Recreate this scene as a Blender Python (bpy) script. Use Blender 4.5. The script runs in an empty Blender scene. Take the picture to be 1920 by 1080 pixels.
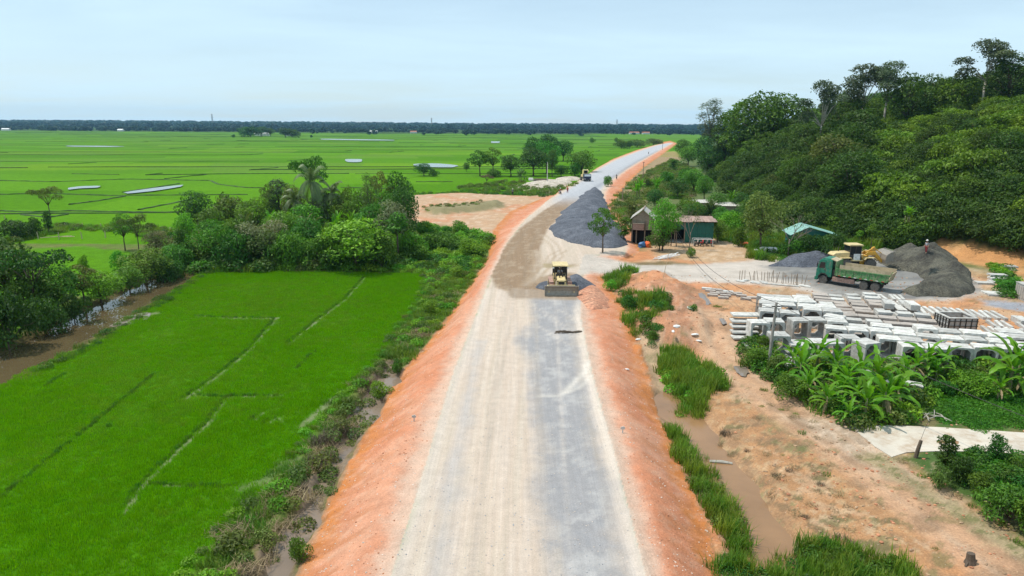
import bpy, bmesh, math, random
import numpy as np
from mathutils import Vector, Matrix, Euler
R = math.radians
random.seed(7); rng = np.random.default_rng(7)
scene = bpy.context.scene
col = scene.collection
# ---------------------------------------------------------------- camera
CAMZ, FPX, PITCH, ROLL = 18.0, 1280.0, R(13.45), R(0.37)
cam_d = bpy.data.cameras.new('camera'); cam = bpy.data.objects.new('camera', cam_d); col.objects.link(cam)
cam_d.sensor_width = 36.0; cam_d.lens = 24.0; cam_d.clip_start = 0.5; cam_d.clip_end = 40000
CM = Matrix.Rotation(R(90) - PITCH, 3, 'X') @ Matrix.Rotation(ROLL, 3, 'Z')
cam.matrix_world = Matrix.Translation((0, 0, CAMZ)) @ CM.to_4x4()
scene.camera = cam
# ---------------------------------------------------------------- light
SUN_DIR = Vector((-0.42, 0.10, 0.90)).normalized()      # towards the sun
sun_el = math.asin(SUN_DIR.z); sun_az = math.atan2(SUN_DIR.x, SUN_DIR.y)
sd = bpy.data.lights.new('sun', 'SUN'); sd.energy = 3.7; sd.angle = R(1.5); sd.color = (1.0, 0.955, 0.88)
so = bpy.data.objects.new('sun', sd); col.objects.link(so)
so.rotation_euler = SUN_DIR.to_track_quat('Z', 'Y').to_euler(); so.location = (0, 0, 200)
world = bpy.data.worlds.new('World'); scene.world = world; world.use_nodes = True
wn = world.node_tree; wn.nodes.clear()
def N(nt, t, **kw):
    n = nt.nodes.new(t)
    for k, v in kw.items():
        if k in n.inputs and not hasattr(n, k): n.inputs[k].default_value = v
        else: setattr(n, k, v)
    return n
sky = N(wn, 'ShaderNodeTexSky'); sky.sky_type = 'NISHITA'; sky.sun_disc = False
sky.sun_elevation = sun_el; sky.sun_rotation = sun_az; sky.air_density = 1.0; sky.dust_density = .35; sky.ozone_density = 1.4; sky.altitude = 20
tc = N(wn, 'ShaderNodeTexCoord'); sep = N(wn, 'ShaderNodeSeparateXYZ')
wn.links.new(tc.outputs['Generated'], sep.inputs[0])
# direction divided by height above the horizon: a flat layer of thin cloud
addz = N(wn, 'ShaderNodeMath', operation='MAXIMUM'); wn.links.new(sep.outputs['Z'], addz.inputs[0]); addz.inputs[1].default_value = 0.0
adz2 = N(wn, 'ShaderNodeMath', operation='ADD'); wn.links.new(addz.outputs[0], adz2.inputs[0]); adz2.inputs[1].default_value = 0.09
vdiv = N(wn, 'ShaderNodeVectorMath', operation='DIVIDE'); wn.links.new(tc.outputs['Generated'], vdiv.inputs[0])
cmb = N(wn, 'ShaderNodeCombineXYZ')
for i in range(3): wn.links.new(adz2.outputs[0], cmb.inputs[i])
wn.links.new(cmb.outputs[0], vdiv.inputs[1])
vm = N(wn, 'ShaderNodeMapping'); vm.inputs['Scale'].default_value = (0.55, 0.9, 0.0); vm.inputs['Location'].default_value = (3.1, 1.7, 0)
wn.links.new(vdiv.outputs[0], vm.inputs[0])
nz = N(wn, 'ShaderNodeTexNoise'); nz.inputs['Scale'].default_value = 0.75; nz.inputs['Detail'].default_value = 7; nz.inputs['Roughness'].default_value = 0.52; nz.inputs['Distortion'].default_value = 0.4
wn.links.new(vm.outputs[0], nz.inputs['Vector'])
cr = N(wn, 'ShaderNodeValToRGB'); cr.color_ramp.elements[0].position = 0.34; cr.color_ramp.elements[1].position = 0.74
cr.color_ramp.elements[0].color = (0.52, 0.52, 0.52, 1); cr.color_ramp.elements[1].color = (1, 1, 1, 1)
wn.links.new(nz.outputs['Fac'], cr.inputs[0])
mxs = N(wn, 'ShaderNodeMix'); mxs.data_type = 'RGBA'
wn.links.new(cr.outputs[0], mxs.inputs['Factor']); wn.links.new(sky.outputs[0], mxs.inputs['A']); mxs.inputs['B'].default_value = (6.1, 8.05, 9.25, 1)
bg = N(wn, 'ShaderNodeBackground'); bg.inputs['Strength'].default_value = 0.108
wo = N(wn, 'ShaderNodeOutputWorld')
wn.links.new(mxs.outputs['Result'], bg.inputs['Color']); wn.links.new(bg.outputs[0], wo.inputs['Surface'])
vs = scene.view_settings; vs.view_transform = 'Standard'; vs.look = 'None'; vs.gamma = 1.0; vs.use_curve_mapping = False; vs.exposure = 0.16
scene.display_settings.display_device = 'sRGB'
scene.cycles.max_bounces = 5; scene.cycles.diffuse_bounces = 3; scene.cycles.glossy_bounces = 2; scene.cycles.transmission_bounces = 3
scene.cycles.transparent_max_bounces = 8; scene.cycles.volume_bounces = 0; scene.cycles.sample_clamp_indirect = 8

# ---------------------------------------------------------------- numeric helpers
CMN = np.array(CM)
def ray(px, py):
    d = np.array([(px - 960) / FPX, -(py - 540) / FPX, -1.0]); return CMN @ d
def G(px, py, z=0.0):
    d = ray(px, py); t = (z - CAMZ) / d[2]; return np.array([d[0] * t, d[1] * t])
def GP(pts, z=0.0): return np.array([G(a, b, z) for a, b in pts])
def hash2(ix, iy, s):
    n = (ix.astype(np.int64) * 374761393 + iy.astype(np.int64) * 668265263 + s * 974711) & 0x7fffffff
    n = (n ^ (n >> 13)) * 1274126177 & 0x7fffffff
    return ((n ^ (n >> 16)) & 0xffff) / 65535.0
def vnoise(x, y, s=0):
    ix = np.floor(x); iy = np.floor(y); fx = x - ix; fy = y - iy
    fx = fx * fx * (3 - 2 * fx); fy = fy * fy * (3 - 2 * fy)
    a = hash2(ix, iy, s); b = hash2(ix + 1, iy, s); c = hash2(ix, iy + 1, s); d = hash2(ix + 1, iy + 1, s)
    return (a * (1 - fx) + b * fx) * (1 - fy) + (c * (1 - fx) + d * fx) * fy
def fbm(x, y, sc, o=4, s=0, g=0.5):
    t = np.zeros_like(x, dtype=float); a = 1.0; n = 0.0
    c, q = math.cos(0.6), math.sin(0.6)
    for i in range(o):
        t += a * vnoise(x * sc, y * sc, s + i * 17); n += a; a *= g; sc *= 2.03
        x, y = c * x - q * y, q * x + c * y
    return t / n * 2 - 1          # about -0.7..0.7
def sst(a, b, x):
    t = np.clip((x - a) / (b - a), 0, 1); return t * t * (3 - 2 * t)
def sdpoly(x, y, P):
    """signed distance to a polygon, negative inside"""
    d = np.full(x.shape, 1e9); ins = np.zeros(x.shape, bool); n = len(P)
    for i in range(n):
        ax, ay = P[i]; bx, by = P[(i + 1) % n]
        ex, ey = bx - ax, by - ay; L = ex * ex + ey * ey + 1e-12
        t = np.clip(((x - ax) * ex + (y - ay) * ey) / L, 0, 1)
        d = np.minimum(d, (x - ax - t * ex) ** 2 + (y - ay - t * ey) ** 2)
        c = (ay > y) != (by > y)
        if abs(ey) > 1e-12: ins ^= c & (x < ex * (y - ay) / ey + ax)
    d = np.sqrt(d); return np.where(ins, -d, d)
def dline(x, y, P):
    d = np.full(x.shape, 1e9)
    for i in range(len(P) - 1):
        ax, ay = P[i]; bx, by = P[i + 1]; ex, ey = bx - ax, by - ay; L = ex * ex + ey * ey + 1e-12
        t = np.clip(((x - ax) * ex + (y - ay) * ey) / L, 0, 1)
        d = np.minimum(d, (x - ax - t * ex) ** 2 + (y - ay - t * ey) ** 2)
    return np.sqrt(d)

# ---------------------------------------------------------------- layout of the land (metres, from points on the ground)
ZL, ZR = -1.7, -1.5
ROADL = [(690,1250),(735,1080),(790,900),(850,700),(890,600),(920,520),(948,460),(985,410),(1030,372),(1075,345),(1105,325),(1150,301),(1195,284),(1232,272),(1258,267.5)]
ROADR = [(1262,268),(1228,287),(1180,314),(1145,340),(1132,362),(1135,395),(1160,440),(1175,462),(1170,478),(1108,478),(1100,508),(1086,530),(1090,600),(1110,700),(1165,900),(1210,1080),(1260,1250)]
road_P = np.vstack([[(-5.6,-60)], GP(ROADL), GP(ROADR), [(5.0,-60)]])
TOEL = [(480,1250),(560,1060),(600,960),(655,860),(705,775),(742,705),(800,645),(845,585),(885,530),(915,480),(925,440),(955,405),(1010,382),(1045,366),(1090,344),(1112,320),(1150,298),(1192,282),(1236,270),(1256,266)]
TOER = [(1270,270),(1243,290),(1205,318),(1172,352),(1150,385),(1165,410),(1190,450),(1200,480)]
TOER2 = [(1120,522),(1150,560),(1188,620),(1215,680),(1240,780),(1290,880),(1330,980),(1355,1080),(1440,1250)]
emb_P = np.vstack([[(-11,-60)], GP(TOEL, ZL), GP(TOER, -0.9), GP(TOER2, -1.3), [(13,-60)]])
lot_P = GP([(772,366),(860,361),(960,366),(1045,366),(1010,400),(960,430),(920,440),(850,424),(775,418),(740,400)], -0.9)   # bare lot left of the road
side_P = GP([(1080,474),(1130,484),(1200,497),(1300,496),(1400,489),(1500,478),(1600,468),(1700,470),(1790,500),(1840,545),(1780,562),(1660,562),(1560,556),(1480,536),(1400,531),(1300,527),(1200,521),(1110,512),(1085,520)], -0.2)
yard_P = GP([(1200,480),(1240,440),(1300,440),(1380,450),(1420,480),(1620,465),(1720,460),(1900,490),(1980,540),(1980,720),(1500,700),(1400,660),(1370,600),(1250,530),(1150,525)], -0.4)
foot = np.array([(100,-60),(84,40),(74,70),(70,92),(60,106),(55,125),(57,157),(64,200),(75,250),(98,340),(118,422),(170,600),(260,900)], float)
hill_P = np.vstack([foot, [(900,900),(900,-60)]])
river_c = GP([(-420,905),(-160,775),(0,700),(70,664),(150,620),(225,578),(300,540),(345,512),(356,492)], -2.2)
ditchL = GP([(735,690),(712,740),(668,800),(628,870),(585,950),(535,1030),(500,1120),(450,1250)], -2.0)
ditchR = GP([(1262,755),(1290,800),(1335,860),(1378,930),(1425,1000),(1440,1050)], -1.9)
ditchR2 = GP([(1205,640),(1240,690),(1262,755)], -1.6)
def road_side(x, y):
    P = np.array([(0,-60),(0.3,28),(1.2,60)] + [tuple(G(a, b)) for a, b in [(1000,450),(1090,372),(1130,335),(1195,296),(1260,268)]])
    return x - np.interp(y, P[:, 1], P[:, 0])
def H(x, y, fine=True):
    x = np.asarray(x, float); y = np.asarray(y, float)
    side = road_side(x, y)
    zr = ZR + (1.15) * sst(48, 62, y + 0.25 * x - 8)
    base = np.where(side > 0, zr, ZL)
    # woods beyond the plain stand on slowly rising ground
    base = base + 13 * sst(2300, 4200, y) * (1 - 0.25 * sst(-2000, 3000, x)) * (0.85 + 0.3 * fbm(x, y, 0.0009, 2, 5))
    dr = sdpoly(x, y, road_P); de = sdpoly(x, y, emb_P)
    t = np.clip(dr, 0, None) / (np.clip(dr, 0, None) + np.clip(-de, 0, None) + 1e-6)
    z = np.where(de < 0, base * sst(0.22, 1.0, t), base)
    z = np.where(dr < 0, 0.0, z)
    dl = sdpoly(x, y, lot_P); k = sst(2.5, -1.5, dl); z = z * (1 - k) + np.where(dr < 0, 0, -0.75) * k
    ds = sdpoly(x, y, side_P); k = sst(3.0, -1.0, ds) * np.where(dr < 0, 0, 1); z = z * (1 - k) - 0.25 * k * sst(-1, 6, dr)
    # hill
    dh = -sdpoly(x, y, hill_P)
    hh = np.clip(dh, 0, None)
    hill = 35 * (1 - np.exp(-(hh + 6 * fbm(x, y, 0.02, 3, 9) * sst(0, 20, hh)) / 62)) * (1 - 0.85 * sst(330, 520, y)) * (1 - 0.8 * sst(60, 0, y))
    z = z + np.where(hh > 0, hill, 0)
    # water courses
    z = z - 1.25 * sst(3.3, 1.0, dline(x, y, river_c) + 0.5 * fbm(x, y, 0.4, 2, 3))
    z = z - 0.75 * sst(1.25, 0.2, dline(x, y, ditchL) + 0.9 * fbm(x, y, 0.45, 2, 21))
    z = z - 0.75 * sst(2.3, 0.6, dline(x, y, ditchR) + 0.4 * fbm(x, y, 0.6, 2, 22))
    z = z - 0.3 * sst(1.4, 0.4, dline(x, y, ditchR2))
    # earth mound between the road and the yard
    m = sdpoly(x, y, mound_P) + 1.5 * fbm(x, y, 0.35, 3, 31)
    z = z + np.clip(-m * 0.42, 0, 1.0 + 0.6 * fbm(x, y, 0.35, 3, 33)) + sst(.5, -1, m) * .28 * fbm(x, y, 1.1, 4, 35)
    m = sdpoly(x, y, bank_P) + 1.0 * fbm(x, y, 0.3, 3, 34)
    z = z + np.clip(-m * 0.5, 0, 1.0)
    if fine:
        rough = np.where(side > 0, 0.10, 0.05); rough = np.where(dr < 0, 0.025, rough); rough = np.where((de < 0) & (dr > 0), 0.09, rough)
        z = z + rough * fbm(x, y, 0.55, 4, 41, 0.55) * sst(600, 200, y)
        z = z - 0.08 * ((de < 0) & (dr > 0)) * sst(.25, .6, t) * sst(1, .9, t) * sst(.05, .45, fbm(x * .30, y * 1.5, 1.0, 3, 43)) * (y < 110)
        # windrow of dust along both road edges
        z = z + 0.10 * np.exp(-(dr / 0.35) ** 2) * (y < 70) * (0.6 + 0.8 * vnoise(x * 0.8, y * 0.8, 3))
    return z
mound_P = GP([(1175,530),(1240,522),(1300,545),(1330,590),(1345,640),(1290,655),(1200,650),(1190,600),(1165,560)], -0.9)
bank_P = GP([(790,393),(840,388),(905,382),(940,378),(945,388),(900,396),(820,402)], -0.7)
cutb = G(1810, 470, -0.3)
def H1(x, y): return float(H(np.array([x]), np.array([y]))[0])
def P3(px, py, lift=0.0):
    """point of the ground seen at that place of the photograph"""
    z = -0.5
    for i in range(7):
        g = G(px, py, z); z2 = H1(g[0], g[1]); z = z * 0.35 + z2 * 0.65
    g = G(px, py, z2); return Vector((g[0], g[1], z2 + lift))
# ---------------------------------------------------------------- materials
def newmat(name):
    m = bpy.data.materials.new(name); m.use_nodes = True; nt = m.node_tree; nt.nodes.clear()
    out = N(nt, 'ShaderNodeOutputMaterial'); return m, nt, out
def mixc(nt, fac, a, b, mode='MIX'):
    n = N(nt, 'ShaderNodeMix'); n.data_type = 'RGBA'; n.blend_type = mode
    for s, v in (('Factor', fac), ('A', a), ('B', b)):
        if hasattr(v, 'is_linked') or isinstance(v, bpy.types.NodeSocket): nt.links.new(v, n.inputs[s])
        else: n.inputs[s].default_value = v if s == 'Factor' else (*v[:3], 1)
    return n.outputs['Result']
def ramp(nt, src, a, b, ca=(0, 0, 0), cb=(1, 1, 1)):
    r = N(nt, 'ShaderNodeValToRGB'); r.color_ramp.elements[0].position = a; r.color_ramp.elements[1].position = b
    r.color_ramp.elements[0].color = (*ca, 1); r.color_ramp.elements[1].color = (*cb, 1); nt.links.new(src, r.inputs[0]); return r.outputs[0]
def noise(nt, sc, det=4, rough=0.55, vec=None):
    n = N(nt, 'ShaderNodeTexNoise'); n.inputs['Scale'].default_value = sc; n.inputs['Detail'].default_value = det; n.inputs['Roughness'].default_value = rough
    if vec is not None: nt.links.new(vec, n.inputs['Vector'])
    return n.outputs['Fac']
def objco(nt): return N(nt, 'ShaderNodeTexCoord').outputs['Object']
def mat(name, c, rough=0.7, var=0.18, sc=1.5, dirt=None, dirt_amt=0.4, metal=0.0, bump=0.15, bsc=None, spec=0.4, rnd=0.0):
    """weathered surface: base colour, mottling, shaped dirt patches, fine relief"""
    m, nt, out = newmat(name); p = N(nt, 'ShaderNodeBsdfPrincipled'); co = objco(nt)
    n1 = noise(nt, sc, 5, 0.6, co)
    lo = tuple(v * (1 - var) for v in c); hi = tuple(min(1, v * (1 + var)) for v in c)
    cc = ramp(nt, n1, 0.3, 0.7, lo, hi)
    if dirt is not None:
        f = ramp(nt, noise(nt, sc * 2.3, 6, 0.65, co), 0.62 - dirt_amt * 0.35, 0.78)
        cc = mixc(nt, f, cc, dirt)
    if rnd > 0:
        oi = N(nt, 'ShaderNodeObjectInfo'); hs = N(nt, 'ShaderNodeHueSaturation')
        mr = N(nt, 'ShaderNodeMapRange'); mr.inputs['To Min'].default_value = 1 - rnd; mr.inputs['To Max'].default_value = 1 + rnd
        nt.links.new(oi.outputs['Random'], mr.inputs['Value']); nt.links.new(mr.outputs[0], hs.inputs['Value']); nt.links.new(cc, hs.inputs['Color']); cc = hs.outputs[0]
    nt.links.new(cc, p.inputs['Base Color']); p.inputs['Roughness'].default_value = rough; p.inputs['Metallic'].default_value = metal
    p.inputs['Specular IOR Level'].default_value = spec
    if bump > 0:
        b = N(nt, 'ShaderNodeBump'); b.inputs['Strength'].default_value = bump; b.inputs['Distance'].default_value = 0.05
        nt.links.new(noise(nt, bsc or sc * 8, 5, 0.6, co), b.inputs['Height']); nt.links.new(b.outputs[0], p.inputs['Normal'])
    nt.links.new(p.outputs[0], out.inputs['Surface']); return m
def leafmat(name, dark, light, trans=0.3, rnd=0.25, rough=0.55, hue=0.03, sc=0.35, spec=.22):
    m, nt, out = newmat(name); p = N(nt, 'ShaderNodeBsdfPrincipled'); t = N(nt, 'ShaderNodeBsdfTranslucent'); ms = N(nt, 'ShaderNodeMixShader')
    at = N(nt, 'ShaderNodeAttribute'); at.attribute_name = 'tint'
    cc = ramp(nt, at.outputs['Fac'], 0.0, 1.0, dark, light)
    f = ramp(nt, noise(nt, sc, 3, 0.6, objco(nt)), 0.35, 0.7, (0.78,) * 3, (1.2,) * 3); cc = mixc(nt, 1.0, cc, f, 'MULTIPLY')
    oi = N(nt, 'ShaderNodeObjectInfo'); hs = N(nt, 'ShaderNodeHueSaturation')
    mr = N(nt, 'ShaderNodeMapRange'); mr.inputs['To Min'].default_value = 1 - rnd; mr.inputs['To Max'].default_value = 1 + rnd
    nt.links.new(oi.outputs['Random'], mr.inputs['Value']); nt.links.new(mr.outputs[0], hs.inputs['Value'])
    wt = N(nt, 'ShaderNodeTexWhiteNoise', noise_dimensions='1D'); nt.links.new(oi.outputs['Random'], wt.inputs['W'])
    mh = N(nt, 'ShaderNodeMapRange'); mh.inputs['To Min'].default_value = 0.5 - hue; mh.inputs['To Max'].default_value = 0.5 + hue
    nt.links.new(wt.outputs['Value'], mh.inputs['Value']); nt.links.new(mh.outputs[0], hs.inputs['Hue'])
    nt.links.new(cc, hs.inputs['Color']); cc = hs.outputs[0]
    nt.links.new(cc, p.inputs['Base Color']); p.inputs['Roughness'].default_value = rough; p.inputs['Specular IOR Level'].default_value = spec
    lt = mixc(nt, 1.0, cc, (1.25, 1.35, 0.6), 'MULTIPLY'); nt.links.new(lt, t.inputs['Color'])
    ms.inputs[0].default_value = trans; nt.links.new(p.outputs[0], ms.inputs[1]); nt.links.new(t.outputs[0], ms.inputs[2])
    nt.links.new(ms.outputs[0], out.inputs['Surface']); return m
def watermat(name, c, rough=0.06, bump=0.05):
    m, nt, out = newmat(name); p = N(nt, 'ShaderNodeBsdfPrincipled'); co = objco(nt)
    cc = ramp(nt, noise(nt, 0.35, 4, 0.6, co), 0.3, 0.7, tuple(v * 0.85 for v in c), tuple(v * 1.12 for v in c))
    nt.links.new(cc, p.inputs['Base Color']); p.inputs['Roughness'].default_value = rough; p.inputs['IOR'].default_value = 1.33
    b = N(nt, 'ShaderNodeBump'); b.inputs['Strength'].default_value = bump; b.inputs['Distance'].default_value = 0.02
    nt.links.new(noise(nt, 3.0, 3, 0.5, co), b.inputs['Height']); nt.links.new(b.outputs[0], p.inputs['Normal'])
    nt.links.new(p.outputs[0], out.inputs['Surface']); return m
# ground: true soil / plant colour per vertex, fine grain and relief in the shader
def groundmat(name, grain=0.22, bump=0.6, fine=9.0, speck=0.0, rough=0.92, streak=0.0, spec=.3):
    m, nt, out = newmat(name); p = N(nt, 'ShaderNodeBsdfPrincipled'); co = objco(nt)
    at = N(nt, 'ShaderNodeAttribute'); at.attribute_name = 'soil'
    f1 = ramp(nt, noise(nt, fine, 6, 0.75, co), 0.3, 0.72, (1 - grain,) * 3, (1 + grain,) * 3)
    f2 = ramp(nt, noise(nt, fine * 0.12, 5, 0.65, co), 0.3, 0.7, (1 - grain * 0.6,) * 3, (1 + grain * 0.5,) * 3)
    cc = mixc(nt, 1.0, at.outputs['Color'], f1, 'MULTIPLY'); cc = mixc(nt, 1.0, cc, f2, 'MULTIPLY')
    if streak > 0:
        for sx_, sy_, am in ((5.0, .06, 1.0), (1.6, .03, .9), (14.0, .25, .8)):
            mp = N(nt, 'ShaderNodeMapping'); mp.inputs['Scale'].default_value = (sx_, sy_, 1); mp.inputs['Rotation'].default_value = (0, 0, R(1.7)); nt.links.new(co, mp.inputs[0])
            fs_ = ramp(nt, noise(nt, 1.0, 4, .6, mp.outputs[0]), .3, .7, (1 - streak * am,) * 3, (1 + streak * am * .8,) * 3); cc = mixc(nt, 1.0, cc, fs_, 'MULTIPLY')
    if speck > 0:
        v = N(nt, 'ShaderNodeTexVoronoi'); v.inputs['Scale'].default_value = 6.0; nt.links.new(co, v.inputs['Vector'])
        s = ramp(nt, v.outputs['Distance'], 0.10, 0.16, (1, 1, 1), (0, 0, 0)); wn_ = N(nt, 'ShaderNodeSeparateColor'); nt.links.new(v.outputs['Color'], wn_.inputs[0])
        s2 = ramp(nt, wn_.outputs[0], 0.80, 0.84); s = mixc(nt, 1.0, s, s2, 'MULTIPLY')
        mm = N(nt, 'ShaderNodeMath', operation='MULTIPLY'); nt.links.new(s, mm.inputs[0]); mm.inputs[1].default_value = speck
        cc = mixc(nt, mm.outputs[0], cc, (0.62, 0.52, 0.45))
    nt.links.new(cc, p.inputs['Base Color'])
    wa = N(nt, 'ShaderNodeAttribute'); wa.attribute_name = 'wet'
    mr = N(nt, 'ShaderNodeMapRange'); mr.inputs['To Min'].default_value = rough; mr.inputs['To Max'].default_value = 0.12
    nt.links.new(wa.outputs['Fac'], mr.inputs['Value']); nt.links.new(mr.outputs[0], p.inputs['Roughness']); p.inputs['Specular IOR Level'].default_value = spec
    b = N(nt, 'ShaderNodeBump'); b.inputs['Strength'].default_value = bump; b.inputs['Distance'].default_value = 0.06
    nt.links.new(noise(nt, fine * 0.8, 6, 0.7, co), b.inputs['Height']); nt.links.new(b.outputs[0], p.inputs['Normal'])
    nt.links.new(p.outputs[0], out.inputs['Surface']); return m

# ---------------------------------------------------------------- object helpers
def tag(o, label=None, cat=None, group=None, kind=None):
    if label: o['label'] = label
    if cat: o['category'] = cat
    if group: o['group'] = group
    if kind or cat: o['kind'] = kind or 'thing'
    return o
def empty(name, loc=(0, 0, 0), rz=0.0, s=1.0):
    o = bpy.data.objects.new(name, None); col.objects.link(o); o.location = loc; o.rotation_euler = (0, 0, rz); o.scale = (s, s, s); o.empty_display_size = 0.3; return o
def link(name, me, parent=None, loc=None):
    o = bpy.data.objects.new(name, me); col.objects.link(o)
    if parent is not None: o.parent = parent
    if loc is not None: o.location = loc
    return o
def npmesh(name, v, quads, m, smooth=False, tint=None, attrs=None):
    me = bpy.data.meshes.new(name); v = np.asarray(v, np.float32); q = np.asarray(quads, np.int32)
    me.vertices.add(len(v)); me.vertices.foreach_set('co', v.ravel())
    k = q.shape[1]; me.loops.add(q.size); me.loops.foreach_set('vertex_index', q.ravel())
    me.polygons.add(len(q)); me.polygons.foreach_set('loop_start', np.arange(0, q.size, k, dtype=np.int32)); me.polygons.foreach_set('loop_total', np.full(len(q), k, np.int32))
    if smooth: me.polygons.foreach_set('use_smooth', np.ones(len(q), bool))
    me.update(calc_edges=True)
    if tint is not None:
        a = me.attributes.new('tint', 'FLOAT', 'POINT'); a.data.foreach_set('value', np.asarray(tint, np.float32))
    me.materials.append(m); return me
class MB:
    def __init__(s): s.v = []; s.f = []
    def _add(s, vs, fs):
        n = len(s.v); s.v += [tuple(a) for a in vs]; s.f += [tuple(i + n for i in f) for f in fs]; return s
    def box(s, x0, x1, y0, y1, z0, z1, M=None):
        vs = [Vector(p) for p in ((x0,y0,z0),(x1,y0,z0),(x1,y1,z0),(x0,y1,z0),(x0,y0,z1),(x1,y0,z1),(x1,y1,z1),(x0,y1,z1))]
        if M is not None: vs = [M @ p for p in vs]
        return s._add(vs, [(0,3,2,1),(4,5,6,7),(0,1,5,4),(1,2,6,5),(2,3,7,6),(3,0,4,7)])
    def prism(s, pts, y0, y1, M=None, inset=0.0):
        """(x,z) outline extruded from y0 to y1"""
        n = len(pts); vs = [Vector((a, y0, b)) for a, b in pts] + [Vector((a, y1, b)) for a, b in pts]
        if M is not None: vs = [M @ p for p in vs]
        return s._add(vs, [tuple(range(n)), tuple(range(2 * n - 1, n - 1, -1))] + [(i, i + n, (i + 1) % n + n, (i + 1) % n) for i in range(n)])
    def cyl(s, p0, p1, r0, r1=None, n=12, caps=True):
        r1 = r0 if r1 is None else r1; p0 = Vector(p0); p1 = Vector(p1); d = (p1 - p0).normalized()
        a = d.orthogonal().normalized(); b = d.cross(a)
        c = [(math.cos(2*math.pi*i/n), math.sin(2*math.pi*i/n)) for i in range(n)]
        vs = [p0 + (a*u + b*w) * r0 for u, w in c] + [p1 + (a*u + b*w) * r1 for u, w in c]
        fs = [(i, (i+1) % n, (i+1) % n + n, i + n) for i in range(n)]
        if caps: fs += [tuple(range(n-1, -1, -1)), tuple(range(n, 2*n))]
        return s._add(vs, fs)
    def tube(s, pts, rs, n=6):
        pts = [Vector(p) for p in pts]; base = len(s.v); ref = Vector((0.31, 0.77, 0.2)).normalized()
        for i, p in enumerate(pts):
            d = (pts[min(i+1, len(pts)-1)] - pts[max(i-1, 0)]).normalized(); a = d.cross(ref)
            if a.length < 0.1: a = d.orthogonal()
            a.normalize(); b = d.cross(a); r = rs[i] if hasattr(rs, '__len__') else rs
            s.v += [tuple(p + (a*math.cos(2*math.pi*k/n) + b*math.sin(2*math.pi*k/n)) * r) for k in range(n)]
        for i in range(len(pts) - 1):
            for k in range(n):
                s.f.append((base+i*n+k, base+i*n+(k+1) % n, base+(i+1)*n+(k+1) % n, base+(i+1)*n+k))
        s.f.append(tuple(base + k for k in range(n-1, -1, -1))); s.f.append(tuple(base + (len(pts)-1)*n + k for k in range(n)))
        return s
    def lathe(s, prof, axis='y', c=(0, 0, 0), n=20):
        """profile of (radius, along-axis) revolved"""
        base = len(s.v); m = len(prof)
        for r, h in prof:
            for k in range(n):
                u, w = r*math.cos(2*math.pi*k/n), r*math.sin(2*math.pi*k/n)
                s.v.append((c[0]+u, c[1]+h, c[2]+w) if axis == 'y' else (c[0]+u, c[1]+w, c[2]+h))
        for i in range(m - 1):
            for k in range(n): s.f.append((base+i*n+k, base+i*n+(k+1) % n, base+(i+1)*n+(k+1) % n, base+(i+1)*n+k))
        s.f.append(tuple(base+k for k in range(n))); s.f.append(tuple(base+(m-1)*n+k for k in range(n-1, -1, -1)))
        return s
    def mesh(s, name, m, smooth=False):
        me = bpy.data.meshes.new(name); me.from_pydata(s.v, [], s.f); me.materials.append(m)
        bm = bmesh.new(); bm.from_mesh(me); bmesh.ops.recalc_face_normals(bm, faces=bm.faces); bm.to_mesh(me); bm.free()
        if smooth:
            for p in me.polygons: p.use_smooth = True
        me.update(); return me
    def build(s, name, m, parent=None, bevel=0.0, smooth=False, loc=None, label=None):
        o = link(name, s.mesh(name, m, smooth), parent, loc)
        if bevel > 0:
            b = o.modifiers.new('bevel', 'BEVEL'); b.width = bevel; b.segments = 2; b.limit_method = 'ANGLE'; b.angle_limit = R(40); b.harden_normals = False
        if label: o['label'] = label
        return o
def copy_thing(root, loc, rz, label=None, s=None):
    r = root.copy(); col.objects.link(r); r.location = loc; r.rotation_euler = (root.rotation_euler[0], root.rotation_euler[1], rz)
    if s is not None: r.scale = s if hasattr(s, '__len__') else (s, s, s)
    if label: r['label'] = label
    for ch in root.children:
        c = ch.copy(); col.objects.link(c); c.parent = r
        for g in ch.children:
            d = g.copy(); col.objects.link(d); d.parent = c
    return r
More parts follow.
